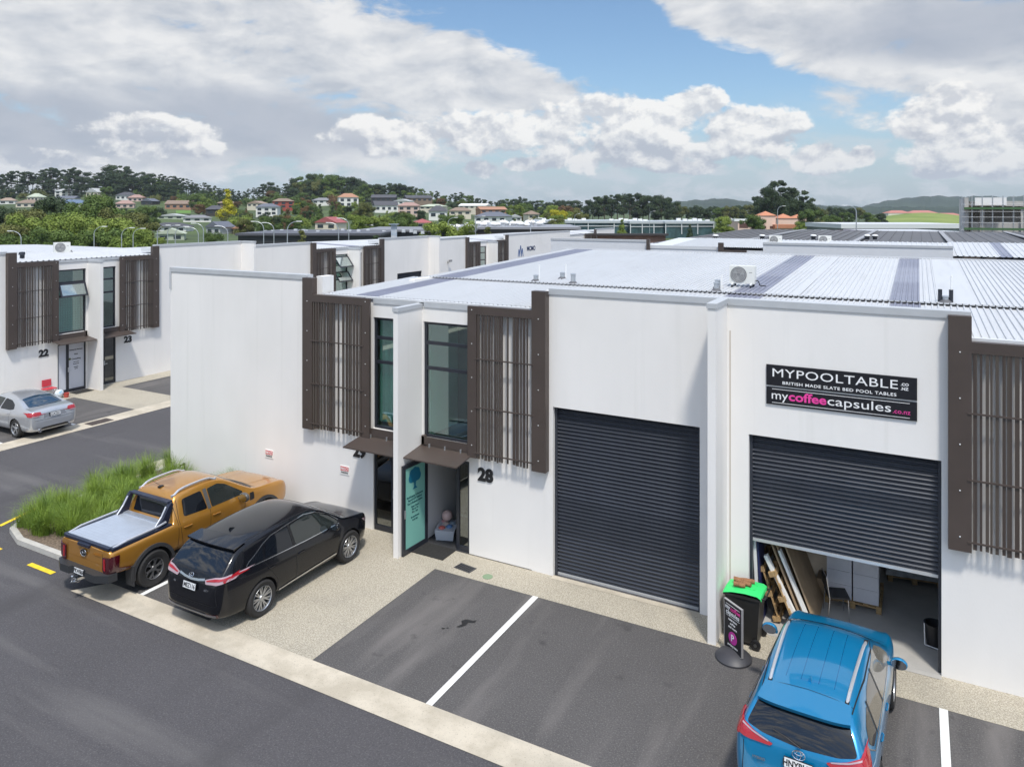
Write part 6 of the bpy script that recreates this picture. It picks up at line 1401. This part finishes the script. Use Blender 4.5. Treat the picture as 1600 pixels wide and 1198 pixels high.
for z in (H - 1.5, H - 4.1): MB().box(-w/2 - .1, w/2, -1.0, -.9, z, z + .28).build('toe_board', mat('toe_board_green', (.06, .13, .05), .7), sc, world=False); MB().box(-w/2 - .1, w/2, -.9, .1, z, z + .05).build('platform', mat('platform_wood', (.35, .25, .15), .8), sc, world=False)
MB().cyl((-w/2 + 1.2, -.97, 1.0), (-w/2 + 5.2, -.97, 5.6), .04, seg=6).build('brace', M_GAL, sc, world=False)
# long red roofed houses on the grassy rise
M_REDR = mat('salmon_tiles', (.42, .17, .14), .8); M_CRM = mat('cream_wall', (.66, .62, .55), .8)
for (a, c_, yt, yb, d, lb) in ((1388, 1424, 329, 337, 600, 'left long house with salmon roof on the grassy rise'), (1422, 1466, 329, 337, 600, 'middle long house with salmon roof on the grassy rise'), (1464, 1506, 333, 342, 590, 'right long house with salmon roof and white gable')):
    p0, p1 = at(a, d, yb), at(c_, d, yb); w = (p1 - p0).length; ct = (p0+p1)/2; t = thing('house', lb, 'house', ct, YAW, 'long houses on the grassy rise'); H = zat(yt, d) - ct.z
    MB().box(-w/2, w/2, 0, 10, -3, H*.5).build('wall', M_CRM, t, world=False); hip(t, -w/2, w/2, 0, 10, H*.5, H, M_REDR)
# west: dark roofed hall and grey hall with white vents
M_DK = mat('charcoal_cladding', (.03, .03, .034), .5)
far_box('warehouse', 'long low warehouse with dark charcoal roof and walls behind the driveway row', 'warehouse', 372, 592, 364.5, 384, 112, M_DK, 20, mat('charcoal_roof', (.085, .085, .10), .45), roof_t=.35)
far_box('warehouse', 'grey roofed warehouse in the middle distance behind the white parapets', 'warehouse', 560, 740, 359, 378, 128, M_DK, 22, mat('mid_grey_roof', (.20, .20, .215), .45), roof_t=.35)
far_box('warehouse', 'low grey roofed warehouse crowded with white rooftop vents', 'warehouse', 684, 905, 355, 372, 140, mat('eave_brown', (.06, .05, .05), .6), 26, mat('pale_grey_roof', (.26, .26, .275), .45), roof_t=.4)
r5 = random.Random(9)
pts = [(x + r5.uniform(-4, 4), 357 + r5.uniform(-2, 3), 142) for x in range(700, 745, 9)] + [(x + r5.uniform(-3, 3), 352 + r5.uniform(-2, 3), 150 + r5.uniform(-5, 6)) for x in range(750, 850, 6)]
pp = None
for (px, py, d) in pts:
    p = at(px, d, py + 3)
    if pp is None:
        pp = thing('roof_ventilator', 'white domed ventilator on the crowded grey roof', 'roof vent', p, 0, 'white ventilators on the grey roofs'); MB().lathe([(.45, 0), (.4, .7)], seg=10).build('stem', M_WHT, pp, world=False); MB().lathe([(.75, .65), (.78, .85), (.45, 1.15), (.001, 1.25)], seg=12).build('dome', M_WHT, pp, world=False); q = pp
    else: q = dup(pp)
    q.location = p
cubes_on('rooftop_unit', 'pale box unit on the dark roofs behind the driveway row', 'roof unit', 'units on the dark roofs', [(x + r5.uniform(-5, 5), 364 + r5.uniform(-2, 2), 122 + r5.uniform(-3, 6)) for x in list(range(418, 700, 13))], mat('unit_pale', (.55, .57, .60), .5), (.55, .45, .5))
far_box('billboard', 'blue and white hoarding standing on the grey roof', 'sign', 611, 620, 350, 368, 118, mat('hoarding', (.30, .38, .48), .6, vs=.8, c2=(.6, .6, .62)), .3, roof_t=.1)
# ---------------- street lamps
def street_lamp(label, px, ytop, d, arm=1, dbl=False, group='street lamps beyond the white roofs', big=1.0):
    zt = zat(ytop, d); p = at(px, d, z=-.1)
    t = thing('street_lamp', label, 'street lamp', p, YAW, group); H = zt + .1; r = .07 * big
    MB().tube([(0, 0, 0), (0, 0, H - .9)] + [(arm * 1.1 * big * (1 - math.cos(a)), 0, H - .9 + .9 * math.sin(a)) for a in (0.4, .8, 1.2, 1.57)], [r, r*.8, r*.6, r*.55, r*.5, r*.45], 7).build('pole', M_GAL, t, world=False)
    MB().box(min(arm*1.0, arm*1.6)*big, max(arm*1.0, arm*1.6)*big, -.08, .08, H - .04, H + .05).build('lantern', M_WHT, t, world=False)
for i, (px, yt, d, arm) in enumerate(((33, 361, 88, -1), (147, 354, 92, 1), (190, 356, 92, 1), (208, 357, 96, 1), (246, 352, 90, 1), (262, 352, 95, 1), (274, 354, 90, 1), (310, 355, 90, -1), (318, 349, 96, -1), (356, 353, 92, -1), (412, 346, 95, -1), (428, 348, 98, -1), (449, 346, 82, 1), (529, 348, 95, -1), (545, 341, 100, -1), (700, 340, 120, 1), (743, 338, 120, 1), (829, 341, 100, 1), (898, 334, 220, 1), (1015, 330, 200, 1), (1215, 322, 150, 1), (1338, 321, 110, -1))):
    street_lamp(('tall', 'slim', 'short', 'plain')[i % 4] + ' grey street lamp with curved arm, number %s from the left beyond the white roofs' % ('one two three four five six seven eight nine ten eleven twelve thirteen fourteen fifteen sixteen seventeen eighteen nineteen twenty twentyone twentytwo twentythree'.split()[i]), px, yt, d, arm, big=1.35 if px > 1300 else 1.0)
# ---------------- houses on the hill
DY = [(303, 615), (315, 560), (325, 500), (335, 420), (345, 350), (360, 260), (378, 190)]
def dist_of(y): return interp(DY, y)
HC = dict(white=(.72, .71, .67), cream=(.62, .56, .45), brick=(.36, .20, .13), red=(.34, .07, .05), black=(.05, .045, .045), pink=(.58, .44, .38), tan=(.30, .22, .17), grey=(.20, .20, .21), dark=(.07, .07, .08), orange=(.36, .19, .12), blue=(.10, .15, .23), green=(.42, .46, .36), slate=(.12, .13, .16), brown=(.22, .16, .12), rose=(.33, .21, .18), rred=(.32, .09, .09), lgrey=(.42, .43, .43))
def hc(n): return mat('house_' + n, HC[n], .75)
HL = [(0,22,309,319,'white','tan','hip'),(40,62,302,315,'cream','green','hip'),(25,56,312,324,'cream','brown','hip'),(88,120,295,307,'white','lgrey','two'),(132,155,294,308,'cream','lgrey','gable'),(86,116,306,315,'white','slate','gable'),(95,134,312,324,'white','blue','hip'),
 (178,206,300,312,'white','dark','hip'),(200,222,304,315,'pink','rose','hip'),(182,208,313,325,'pink','rose','hip'),(218,240,310,320,'black','slate','gable'),(258,298,313,326,'brick','brown','gable'),(322,350,321,335,'black','dark','hip'),(337,362,313,323,'brown','brown','hip'),
 (246,286,334,342,'green','lgrey','gable'),(288,328,336,346,'white','grey','hip'),(213,240,353,362,'cream','orange','hip'),(234,290,348,362,'white','dark','hip'),(246,286,357,376,'green','green','gable'),(320,346,346,366,'lgrey','slate','gable'),(400,433,318,336,'white','slate','two'),(427,459,310,325,'red','brown','two'),
 (384,411,314,323,'cream','tan','gable'),(488,517,309,318,'white','grey','hip'),(530,560,302,323,'white','orange','two'),(490,528,339,359,'cream','rred','gable'),(580,618,304,315,'black','dark','gable'),(586,622,314,330,'white','dark','gable'),(612,641,311,319,'white','lgrey','gable'),(622,655,316,335,'pink','rose','two'),
 (635,676,305,315,'brown','dark','gable'),(654,692,319,327,'cream','green','hip'),(670,698,321,341,'white','dark','hip'),(650,676,342,356,'cream','rred','hip'),(715,760,318,326,'cream','white','gable'),(702,736,324,336,'cream','brown','hip'),(750,793,323,333,'orange','orange','gable'),
 (740,792,331,347,'white','slate','hip'),(797,815,335,345,'white','lgrey','gable'),(825,843,329,342,'cream','brown','hip'),(560,584,343,352,'white','grey','gable'),(0,28,338,349,'brown','pink','gable'),(365,390,350,366,'tan','orange','gable')]
HOUSE_BOX = []
ords = 'first second third fourth fifth sixth seventh eighth ninth tenth'.split()
for i, (a, c, yt, yb, wc, rc_, kind) in enumerate(HL):
    d = dist_of(yb); p0, p1 = at(a, d, yb), at(c, d, yb); w = (p1 - p0).length; ct = (p0 + p1)/2; H = zat(yt, d) - ct.z; dep = max(7, w * .6)
    near = 'high on the hill' if yb < 318 else ('midway down hill' if yb < 337 else 'at the hill foot')
    kd = {'two': 'two storey', 'gable': 'gabled', 'hip': 'hip roofed'}[kind]
    t = thing('house', f'{wc.replace("lgrey","pale grey").replace("rred","red")} walled {kd} house with {rc_.replace("lgrey","pale grey").replace("rred","bright red")} roof {near}, {"left" if a < 300 else ("middle" if a < 560 else "right")}', 'house', ct, YAW + (.35 if i % 3 == 0 else -.3 if i % 3 == 1 else .05), 'houses on the hillside')
    hw = H * (.70 if kind == 'two' else .55)
    MB().box(-w/2, w/2, 0, dep, -5, hw).build('wall', hc(wc), t, world=False)
    if kind == 'gable':
        b = MB(); b.prism([(-w/2 - .4, hw), (0, H), (w/2 + .4, hw)], 'y', -.4, dep + .3) if w < 14 else b.prism([(-.5, hw), (dep/2, H), (dep + .5, hw)], 'x', -w/2 - .4, w/2 + .4); b.build('roof', hc(rc_), t, world=False)
    else: hip(t, -w/2 - .3, w/2 + .3, -.3, dep, hw, H, hc(rc_))
    n = max(2, min(5, int(w / 3.5)))
    for fl in ((0.18, .5, .85) if False else ((.55, .85), (.08, .38)) if kind == 'two' else ((.25, .72),)):
        for k in range(n):
            x = -w/2 + w*(k + .5)/n; ww = w/n*.26
            MB().box(x - ww, x + ww, -.08, .02, hw*fl[0], hw*fl[1]).build('window', mat('far_window', (.04, .05, .06), .15), t, world=False)
    HOUSE_BOX.append((a - 2, c + 2, yt, yb, d))
lw = _sheet('lawn', mat('lawn_green', (.14, .30, .03), .9), [], 0) if False else None
p = [at(275, 395, 333), at(298, 395, 333), at(298, 430, 329), at(275, 430, 329)]
b = MB(); b.face([tuple(q) for q in p]); o = b.build('lawn', mat('lawn_green', (.10, .20, .025), .9)); struct(o)

b = MB(); rows_ = []
for d in range(400, 601, 20): rows_.append([b.bm.verts.new((q.x, q.y, terrain_h(q.x, q.y) + .35)) for q in [at(px, d, z=0) for px in range(1384, 1512, 8)]])
for r0, r1 in zip(rows_, rows_[1:]):
    for i in range(len(r0) - 1): b.bm.faces.new((r0[i], r0[i+1], r1[i+1], r1[i]))
struct(b.build('grass_slope', mat('slope_grass', (.13, .19, .028), .95, vs=.03, c2=(.22, .26, .06), det=6), smooth=True))
# ---------------- trees
def leaf_mat(name, c, c2):
    if name in MC: return MC[name]
    m = bpy.data.materials.new(name); m.use_nodes = True; N, L = m.node_tree.nodes, m.node_tree.links; bs = N['Principled BSDF']; bs.inputs['Roughness'].default_value = .65; bs.inputs['Specular IOR Level'].default_value = .25
    tcn = N.new('ShaderNodeTexCoord'); no = N.new('ShaderNodeTexNoise'); no.inputs['Scale'].default_value = 5.5; no.inputs['Detail'].default_value = 3; L.new(tcn.outputs['Object'], no.inputs['Vector'])
    oi = N.new('ShaderNodeObjectInfo'); mr = N.new('ShaderNodeMapRange'); mr.inputs[1].default_value = .35; mr.inputs[2].default_value = .65; L.new(no.outputs[0], mr.inputs[0])
    ad = N.new('ShaderNodeMath'); ad.operation = 'MULTIPLY_ADD'; L.new(mr.outputs[0], ad.inputs[0]); ad.inputs[1].default_value = .6; 
    m2 = N.new('ShaderNodeMath'); m2.operation = 'MULTIPLY'; L.new(oi.outputs['Random'], m2.inputs[0]); m2.inputs[1].default_value = .4; L.new(m2.outputs[0], ad.inputs[2])
    mx = N.new('ShaderNodeMix'); mx.data_type = 'RGBA'; L.new(ad.outputs[0], mx.inputs[0]); mx.inputs[6].default_value = (*c, 1); mx.inputs[7].default_value = (*c2, 1); L.new(mx.outputs[2], bs.inputs['Base Color'])
    MC[name] = m; return m
def crown_mesh(name, blobs, n, leaf, seed, m, flat=.5):
    """thousands of small leaf faces spread through clumps (unit tree: 1 high)"""
    rr = random.Random(seed); V, F = [], []; tot = sum(b[3] ** 2 for b in blobs)
    for (x, y, z, r, sz) in blobs:
        for _ in range(int(n * r * r / tot)):
            u = rr.uniform(-1, 1); a = rr.uniform(0, 6.283); q = math.sqrt(1 - u*u); rad = r * (rr.random() ** .3)
            rad *= 1 + .18 * math.sin(a * 3 + seed) * math.cos(u * 4)
            c = Vector((x + q*math.cos(a)*rad, y + q*math.sin(a)*rad, z + u*rad*sz))
            nrm = Vector((q*math.cos(a), q*math.sin(a), u + .5)).normalized() + Vector((rr.gauss(0, .45), rr.gauss(0, .45), rr.gauss(0, .45)))
            nrm.normalize(); t1 = nrm.orthogonal().normalized(); t1 = Matrix.Rotation(rr.uniform(0, 6.28), 3, nrm) @ t1; t2 = nrm.cross(t1); s_ = leaf * rr.uniform(.6, 1.4); k = len(V)
            V += [tuple(c - t1*s_), tuple(c + t2*s_*.55), tuple(c + t1*s_), tuple(c - t2*s_*.55)]; F.append((k, k+1, k+2, k+3))
    me = bpy.data.meshes.new(name); me.from_pydata(V, [], F); me.materials.append(m); return me
def trunk_mesh(name, h, r, limbs, m, seed):
    b = MB(); rr = random.Random(seed); b.tube([(0, 0, -.15), (rr.uniform(-.01, .01), 0, h*.4), (rr.uniform(-.02, .02), rr.uniform(-.02, .02), h)], [r, r*.8, r*.45], 7)
    for (x, y, z) in limbs: b.tube([(0, 0, h*.55 + .2*(z - h*.55)), (x*.5, y*.5, (z + h*.6)/2), (x, y, z)], [r*.45, r*.3, r*.12], 5)
    me = bpy.data.meshes.new(name); b.bm.to_mesh(me); b.bm.free(); me.materials.append(m); return me
M_TRK = mat('trunk_bark', (.10, .075, .055), .9)
def blobs_broad(seed, w=.42, n=26):
    rr = random.Random(seed); out = []
    for _ in range(n):
        a = rr.uniform(0, 6.28); q = math.sqrt(rr.random()); z = rr.uniform(.30, .86); wd = w * math.sqrt(max(.05, 1 - ((z - .5)/.5)**2)); out.append((math.cos(a)*q*wd, math.sin(a)*q*wd, z, rr.uniform(.10, .17), .8))
    return out
def blobs_pine(seed):
    rr = random.Random(seed); out = []
    for _ in range(26):
        z = rr.uniform(.12, .92); a = rr.uniform(0, 6.28); wd = .30 * (1.1 - abs(z - .5)); q = rr.uniform(.1, 1) * wd; out.append((math.cos(a)*q, math.sin(a)*q, z, rr.uniform(.08, .15), .7))
    out.append((0, 0, .93, .09, .6)); return out
def blobs_layer(seed):
    rr = random.Random(seed); out = []
    for k in range(9):
        z = .42 + .55 * k / 9 + rr.uniform(-.03, .03); a = rr.uniform(0, 6.28); q = rr.uniform(.08, .30) * (1.2 - z * .6)
        for j in range(2): out.append((math.cos(a)*q*(1 + .5*j), math.sin(a)*q*(1 + .5*j), z + rr.uniform(-.02, .02), rr.uniform(.06, .12), .42)); a += 2.6
    out.append((0, 0, .95, .08, .5)); return out
def blobs_cone(seed):
    rr = random.Random(seed); return [(rr.gauss(0, .3)*.28*(1.05 - z), rr.gauss(0, .3)*.28*(1.05 - z), z, .05 + .17*(1.02 - z), .7) for z in [rr.uniform(.12, .95) for _ in range(22)]]
LM = dict(pine=leaf_mat('pine_needles', (.022, .040, .018), (.060, .090, .034)), mid=leaf_mat('mid_leaves', (.045, .080, .018), (.13, .19, .042)), lite=leaf_mat('light_leaves', (.095, .145, .022), (.25, .31, .06)),
    olive=leaf_mat('olive_leaves', (.07, .085, .022), (.17, .175, .05)), yel=leaf_mat('yellow_leaves', (.30, .28, .01), (.50, .46, .03)), plum=leaf_mat('plum_leaves', (.035, .018, .02), (.08, .04, .045)), rust=leaf_mat('rust_leaves', (.10, .055, .025), (.18, .11, .05)))
SH = {}
for k in range(3): bl = blobs_broad(10 + k); SH['broad%d' % k] = (bl, 15000, .017)
for k in range(4): bl = (blobs_pine if k in (0, 2) else blobs_layer)(30 + k); SH['pine%d' % k] = (bl, 9000, .015)
SH['cone0'] = (blobs_cone(50), 7000, .018); SH['bush0'] = ([(x, y, z*.55 + .05, r*1.6, .8) for (x, y, z, r, s_) in blobs_broad(60, .5, 16)], 6000, .024)
PRO = {}
def tree(shape, col_, px, d, ytop=None, h=None, label=None, zb=None, wsc=1.0, name=None, cat='tree', group='trees on the far slopes'):
    p = at(px, d, z=0.0); p.z = (terrain_h(p.x, p.y) if zb is None else zb)
    if h is None: h = max(2.0, zat(ytop, d) - p.z)
    key = (shape, col_)
    if key not in PRO:
        bl, n, lf = SH[shape]; mk = [k_ for k_ in PRO if k_[0] == shape]
        if mk: cm = PRO[mk[0]][0].copy(); cm.materials[0] = LM[col_]; tm = PRO[mk[0]][1]
        else: cm = crown_mesh('crown', bl, n, lf, hash(shape) % 97 if False else sum(map(ord, shape)), LM[col_]); tm = trunk_mesh('trunk', .8 if 'pine' in shape or 'cone' in shape else .6, .022, [(b_[0], b_[1], b_[2]) for b_ in bl[:9]], M_TRK, 3)
        PRO[key] = (cm, tm)
    cm, tm = PRO[key]
    nm = name or ('pine_tree' if 'pine' in shape else 'conifer' if 'cone' in shape else 'shrub' if 'bush' in shape else 'broadleaf_tree')
    t = thing(nm, label, cat, p, rt.uniform(0, 6.28), group); t.scale = (h * wsc, h * wsc, h)
    for n_, m_ in (('trunk', tm), ('crown', cm)):
        o = bpy.data.objects.new(n_, m_); col.objects.link(o); o.parent = t
    return t
rt = random.Random(21)
SKY = [(-30,272),(0,270),(30,262),(50,268),(75,261),(100,261),(125,261),(140,274),(160,264),(185,255),(200,261),(215,266),(260,271),(300,281),(340,289),(370,296),(400,291),(415,280),(440,290),(470,274),(485,267),(510,269),(530,270),(550,275),(570,282),(600,285),(625,283),(650,292),(680,296),(700,303),(720,299),(735,301),(750,310),(775,311),(800,307),(815,305),(835,313),(850,311),(870,311),(890,311),(915,311),(945,304),(960,300),(975,299),(995,301),(1010,303),(1025,302),(1045,306),(1060,316),(1080,318),(1100,321),(1140,320),(1175,316),(1300,322),(1340,322),(1400,326),(1500,326)]
side = lambda x: 'far left' if x < 160 else 'left' if x < 420 else 'centre left' if x < 700 else 'centre' if x < 1000 else 'right'
x = -30
while x < 470:                                                     # dark pines along the ridge
    d = 640 + rt.uniform(-20, 30); y = interp(SKY, x) + rt.uniform(0, 5)
    tree(rt.choice(['pine1', 'pine3', 'pine0']) if x < 150 else 'pine%d' % rt.randrange(4), 'pine', x, d, ytop=y, label='dark pine standing on the %s ridge skyline' % side(x), group='pines along the %s ridge' % side(x), wsc=rt.uniform(.8, 1.15)); x += rt.uniform(6, 10)
x = -30
while x < 480:                                                     # second rank, filling the slope below
    d = 605 + rt.uniform(-15, 15); tree('pine%d' % rt.randrange(4), 'pine', x, d, ytop=interp(SKY, x) + (rt.uniform(20, 28) if x < 140 else rt.uniform(7, 16)), label='dark pine in the rank below the %s skyline' % side(x), group='second rank of pines below the %s skyline' % side(x), wsc=1.3); x += rt.uniform(7, 11)
x = 462
while x < 900:
    d = 600 + rt.uniform(-20, 30); y = interp(SKY, x) + rt.uniform(0, 4); sh = rt.choice(['pine0', 'pine2', 'broad0', 'broad1'])
    tree(sh, rt.choice(['pine', 'pine', 'mid']), x, d, ytop=y, label='deep green tree on the %s skyline' % side(x), group='skyline trees at the %s' % side(x), wsc=rt.uniform(.85, 1.15)); x += rt.uniform(7, 11)
x = 470
while x < 700:
    tree(rt.choice(['broad0', 'broad2', 'pine1']), rt.choice(['mid', 'pine', 'olive']), x, 575 + rt.uniform(-10, 10), ytop=interp(SKY, x) + rt.uniform(9, 17), label='green tree just below the %s skyline' % side(x), group='green trees just below the %s skyline' % side(x), wsc=1.0); x += rt.uniform(12, 17)
x = 895
while x < 1345:                                                    # flat country to the right
    if not (1178 < x < 1272):
        d = 480 + rt.uniform(-30, 30); sh = rt.choice(['pine0', 'pine1', 'pine3', 'broad1']) if x < 1060 else rt.choice(['broad0', 'broad1', 'broad2'])
        tree(sh, 'pine' if x < 1060 else rt.choice(['mid', 'pine', 'olive']), x, d, ytop=interp(SKY, x) + rt.uniform(0, 4), label='dark tree on the %s horizon behind the glass offices' % side(x), group='horizon trees at the %s' % side(x), wsc=rt.uniform(.8, 1.0))
    x += rt.uniform(8, 12)
for _ in range(46):                                                # bush below the ridge, behind the houses
    x = rt.uniform(225, 520); y0 = interp(SKY, x); tree(rt.choice(['pine0', 'pine3', 'broad0', 'broad1']), rt.choice(['pine', 'pine', 'mid']), x, rt.uniform(565, 600), ytop=rt.uniform(y0 + 9, min(316, y0 + 30)), label='dark green tree in the bush above the %s houses' % side(x), group='bush above the %s houses' % side(x), wsc=1.1)
for (x, y, sh) in ((1184, 306, 'pine1'), (1194, 292, 'pine0'), (1208, 281, 'pine2'), (1220, 281, 'pine3'), (1232, 292, 'pine1'), (1245, 296, 'pine0'), (1256, 297, 'pine3'), (1268, 308, 'pine2'), (1212, 300, 'broad1'), (1228, 304, 'broad0'), (1248, 308, 'broad2'), (1196, 308, 'broad0')):
    tree(sh, 'pine', x, 330 + rt.uniform(-15, 15), ytop=y, label='tall dark pine in the lone clump behind the pink towers', group='lone clump of tall pines', wsc=.8)
def blocked(px, py, hw, yt, d):
    for (a, c, t0, b0, dh) in HOUSE_BOX:
        if d < dh + 5 and px + hw > a and px - hw < c and yt < b0 - 1 and py > t0: return True
    return False
def overlap(px, hw, yt, d):
    for (a, c, t0, b0, dh) in HOUSE_BOX:
        if d < dh + 5 and px + hw > a + 2 and px - hw < c - 2 and yt < t0 + (b0 - t0) * .55: return True
    return False
n_ = 0; tries = 0; placed = {}
while n_ < 300 and tries < 12000:                                    # garden trees between the houses
    tries += 1; px = rt.uniform(-20, 900); d = rt.uniform(215, 590); p = at(px, d, z=0); zb = terrain_h(p.x, p.y); h = rt.uniform(5.5, 13) * (1 if d > 300 else .75)
    yt = 327 - (zb + h - 8.5) * FPX / d
    if yt < interp(SKY, px) + 7: continue
    if overlap(px, h * .36 * FPX / d, yt, d): continue
    sh = rt.choice(['broad0', 'broad1', 'broad2', 'bush0', 'bush0', 'cone0'] if px > 200 else ['broad0', 'broad1', 'bush0']); c_ = rt.choice(['mid', 'mid', 'lite', 'olive', 'mid', 'pine', 'lite', 'rust'] if px > 200 else ['mid', 'olive', 'pine', 'mid'])
    cn = dict(mid='mid green', lite='light green', olive='olive green', pine='dark green', rust='rusty brown')[c_]; sn = {'b': 'round', 'c': 'pointed'}[sh[0]] if sh != 'bush0' else 'low bushy'
    rk = 'top' if d > 480 else 'middle' if d > 330 else 'foot'
    tree(sh, c_, px, d, h=h, label=f'{sn} {cn} garden tree at the {rk} of the {side(px)} slope', group=f'{sn} {cn} garden trees at the {rk} of the {side(px)} slope'); n_ += 1
# leafy mass behind the white roofs at the left
for i, (px, d, yt, c_) in enumerate(((-8, 125, 350, 'mid'), (22, 118, 346, 'olive'), (48, 128, 331, 'lite'), (78, 120, 333, 'lite'), (100, 128, 327, 'lite'), (126, 119, 332, 'lite'), (150, 127, 333, 'lite'), (176, 120, 336, 'lite'), (200, 126, 336, 'olive'), (222, 118, 350, 'lite'), (40, 138, 322, 'olive'), (132, 150, 300, 'mid'), (156, 152, 296, 'mid'), (75, 150, 302, 'pine'), (186, 150, 322, 'olive'), (214, 152, 326, 'olive'), (14, 150, 320, 'pine'), (60, 108, 352, 'mid'), (112, 106, 352, 'mid'), (165, 105, 352, 'mid'), (205, 105, 356, 'lite'), (20, 104, 358, 'mid'))):
    tree('broad%d' % (i % 3), c_, px, d, ytop=yt, zb=-2.0, label=('big leafy light green tree in the mass behind the left white roofs' if c_ == 'lite' else 'big %s tree in the leafy mass behind the left white roofs' % dict(mid='mid green', olive='olive green', pine='dark green')[c_]), group='%s trees in the leafy mass at the left' % c_.replace('lite', 'light').replace('mid', 'mid green'), wsc=.95 if yt > 315 else .72)
for (px, d, yt, sh, c_, lb) in ((355, 300, 294, 'cone0', 'yel', 'bright yellow conifer in front of the dark pines'), (470, 380, 314, 'broad1', 'yel', 'small round yellow tree beside the red house'), (872, 300, 325, 'broad0', 'yel', 'wide bright yellow tree above the crowded grey roof'), (905, 310, 324, 'broad2', 'olive', 'broad olive tree right of the yellow tree'),
    (1129, 215, 336, 'broad1', 'lite', 'round bright green tree in front of the right glass office'), (1176, 210, 332, 'broad0', 'mid', 'mid green tree in front of the pink annex'), (1250, 215, 345, 'broad2', 'lite', 'bright green tree below the right pink tower'), (1270, 240, 325, 'broad1', 'mid', 'big dark rounded tree right of the pink towers'), (1300, 245, 333, 'broad0', 'mid', 'dark rounded tree between pink towers and long white building'), (1285, 230, 340, 'broad2', 'olive', 'olive tree at the foot of the dark rounded trees'),
    (938, 205, 352, 'bush0', 'plum', 'plum red tree in front of the long glass office'), (918, 205, 355, 'bush0', 'lite', 'bright green bush left of the plum tree'), (972, 205, 342, 'cone0', 'lite', 'pointed bright green tree right of the plum tree'), (1078, 200, 350, 'cone0', 'pine', 'small dark tree before the right glass office'), (682, 120, 343, 'broad1', 'lite', 'bright green street tree behind the grey hall'), (722, 122, 344, 'broad2', 'lite', 'second bright green street tree behind the grey hall'), (762, 112, 353, 'cone0', 'olive', 'slim olive street tree poking over the grey roof'), (471, 108, 358, 'cone0', 'olive', 'slim olive tree over the charcoal roof'), (587, 100, 366, 'cone0', 'pine', 'small dark tree at the end of the charcoal warehouse'),
    (1355, 360, 330, 'broad0', 'mid', 'mid green tree at the left of the grassy rise'), (1375, 350, 332, 'broad1', 'pine', 'dark tree nearest the long salmon roofs'), (1365, 340, 338, 'broad2', 'mid', 'low mid green tree on the grassy rise'), (1320, 350, 330, 'broad1', 'mid', 'green tree right of the lone pine clump'), (560, 200, 332, 'broad0', 'lite', 'big light green tree over the middle dark roofs'), (590, 205, 336, 'broad1', 'lite', 'light green tree next to the big one over the dark roofs'), (635, 210, 334, 'broad2', 'mid', 'mid green tree behind the blue hoarding'), (708, 190, 332, 'broad0', 'mid', 'mid green tree left of the slate roofed house'), (385, 190, 340, 'broad1', 'olive', 'olive tree behind the street lamps'), (420, 185, 338, 'broad2', 'mid', 'mid green tree behind the street lamps'), (335, 180, 352, 'bush0', 'mid', 'low green bush behind the street lamps')):
    tree(sh, c_, px, d, ytop=yt, label=lb, group='single trees in the middle distance', wsc=1.0)
# ---------------- distant ranges
def ridge(name, label, pts, d, m, depth=500, seed=1):
    rr = random.Random(seed); b = MB(); top, bot, back = [], [], []; xs = []; x = pts[0][0]
    while x <= pts[-1][0]: xs.append(x); x += 1.5
    for x in xs:
        y = interp(pts, x) + rr.uniform(-.7, .4) + .7 * math.sin(x * .23)
        p = at(x, d, y); q = at(x, d * .86, z=-2); r_ = at(x, d * 1.15, z=-2); mid = at(x, d*.93, z=p.z*.62)
        top.append(b.bm.verts.new(p)); bot.append((b.bm.verts.new(mid), b.bm.verts.new(q))); back.append(b.bm.verts.new(r_))
    for i in range(len(xs) - 1):
        b.bm.faces.new((bot[i][0], bot[i+1][0], top[i+1], top[i])); b.bm.faces.new((bot[i][1], bot[i+1][1], bot[i+1][0], bot[i][0])); b.bm.faces.new((top[i], top[i+1], back[i+1], back[i]))
    return struct(b.build(name, m, smooth=True))
M_FAR = mat('far_bush', (.014, .028, .017), .95, vs=.012, c2=(.032, .052, .028), det=8)
ridge('distant_range', '', [(1335, 330), (1350, 322), (1385, 314), (1420, 309), (1460, 306), (1500, 308), (1540, 306), (1570, 309), (1600, 306), (1800, 303)], 2600, M_FAR, seed=2)
ridge('distant_hill', '', [(1020, 322), (1055, 315), (1100, 312), (1130, 310), (1160, 314), (1185, 318), (1350, 323), (1420, 325)], 2300, M_FAR, seed=3)
ridge('distant_plain_edge', '', [(780, 326), (900, 322), (1300, 323), (1700, 324)], 1500, M_FAR, seed=5)
# ---------------- haze
hz = MB().box(-3200, 3200, -600, 3600, -3.5, 130); ho = hz.build('haze', None, None, mats=[]) if False else None
bm = bmesh.new(); bmesh.ops.create_cube(bm, size=1); bmesh.ops.scale(bm, vec=(7600, 6200, 200), verts=bm.verts); bmesh.ops.translate(bm, vec=(-600, 1300, 94), verts=bm.verts)
me = bpy.data.meshes.new('haze'); bm.to_mesh(me); bm.free(); hm = bpy.data.materials.new('haze'); hm.use_nodes = True; N, L = hm.node_tree.nodes, hm.node_tree.links; N.clear()
ou = N.new('ShaderNodeOutputMaterial'); pv = N.new('ShaderNodeVolumePrincipled'); pv.inputs['Color'].default_value = (.80, .87, .95, 1); pv.inputs['Density'].default_value = 0.0001; pv.inputs['Anisotropy'].default_value = .2; L.new(pv.outputs[0], ou.inputs['Volume'])
me.materials.append(hm); HAZE = bpy.data.objects.new('haze', me); col.objects.link(HAZE); tag(HAZE, 'thin pale haze in the distance', 'haze', kind='stuff')
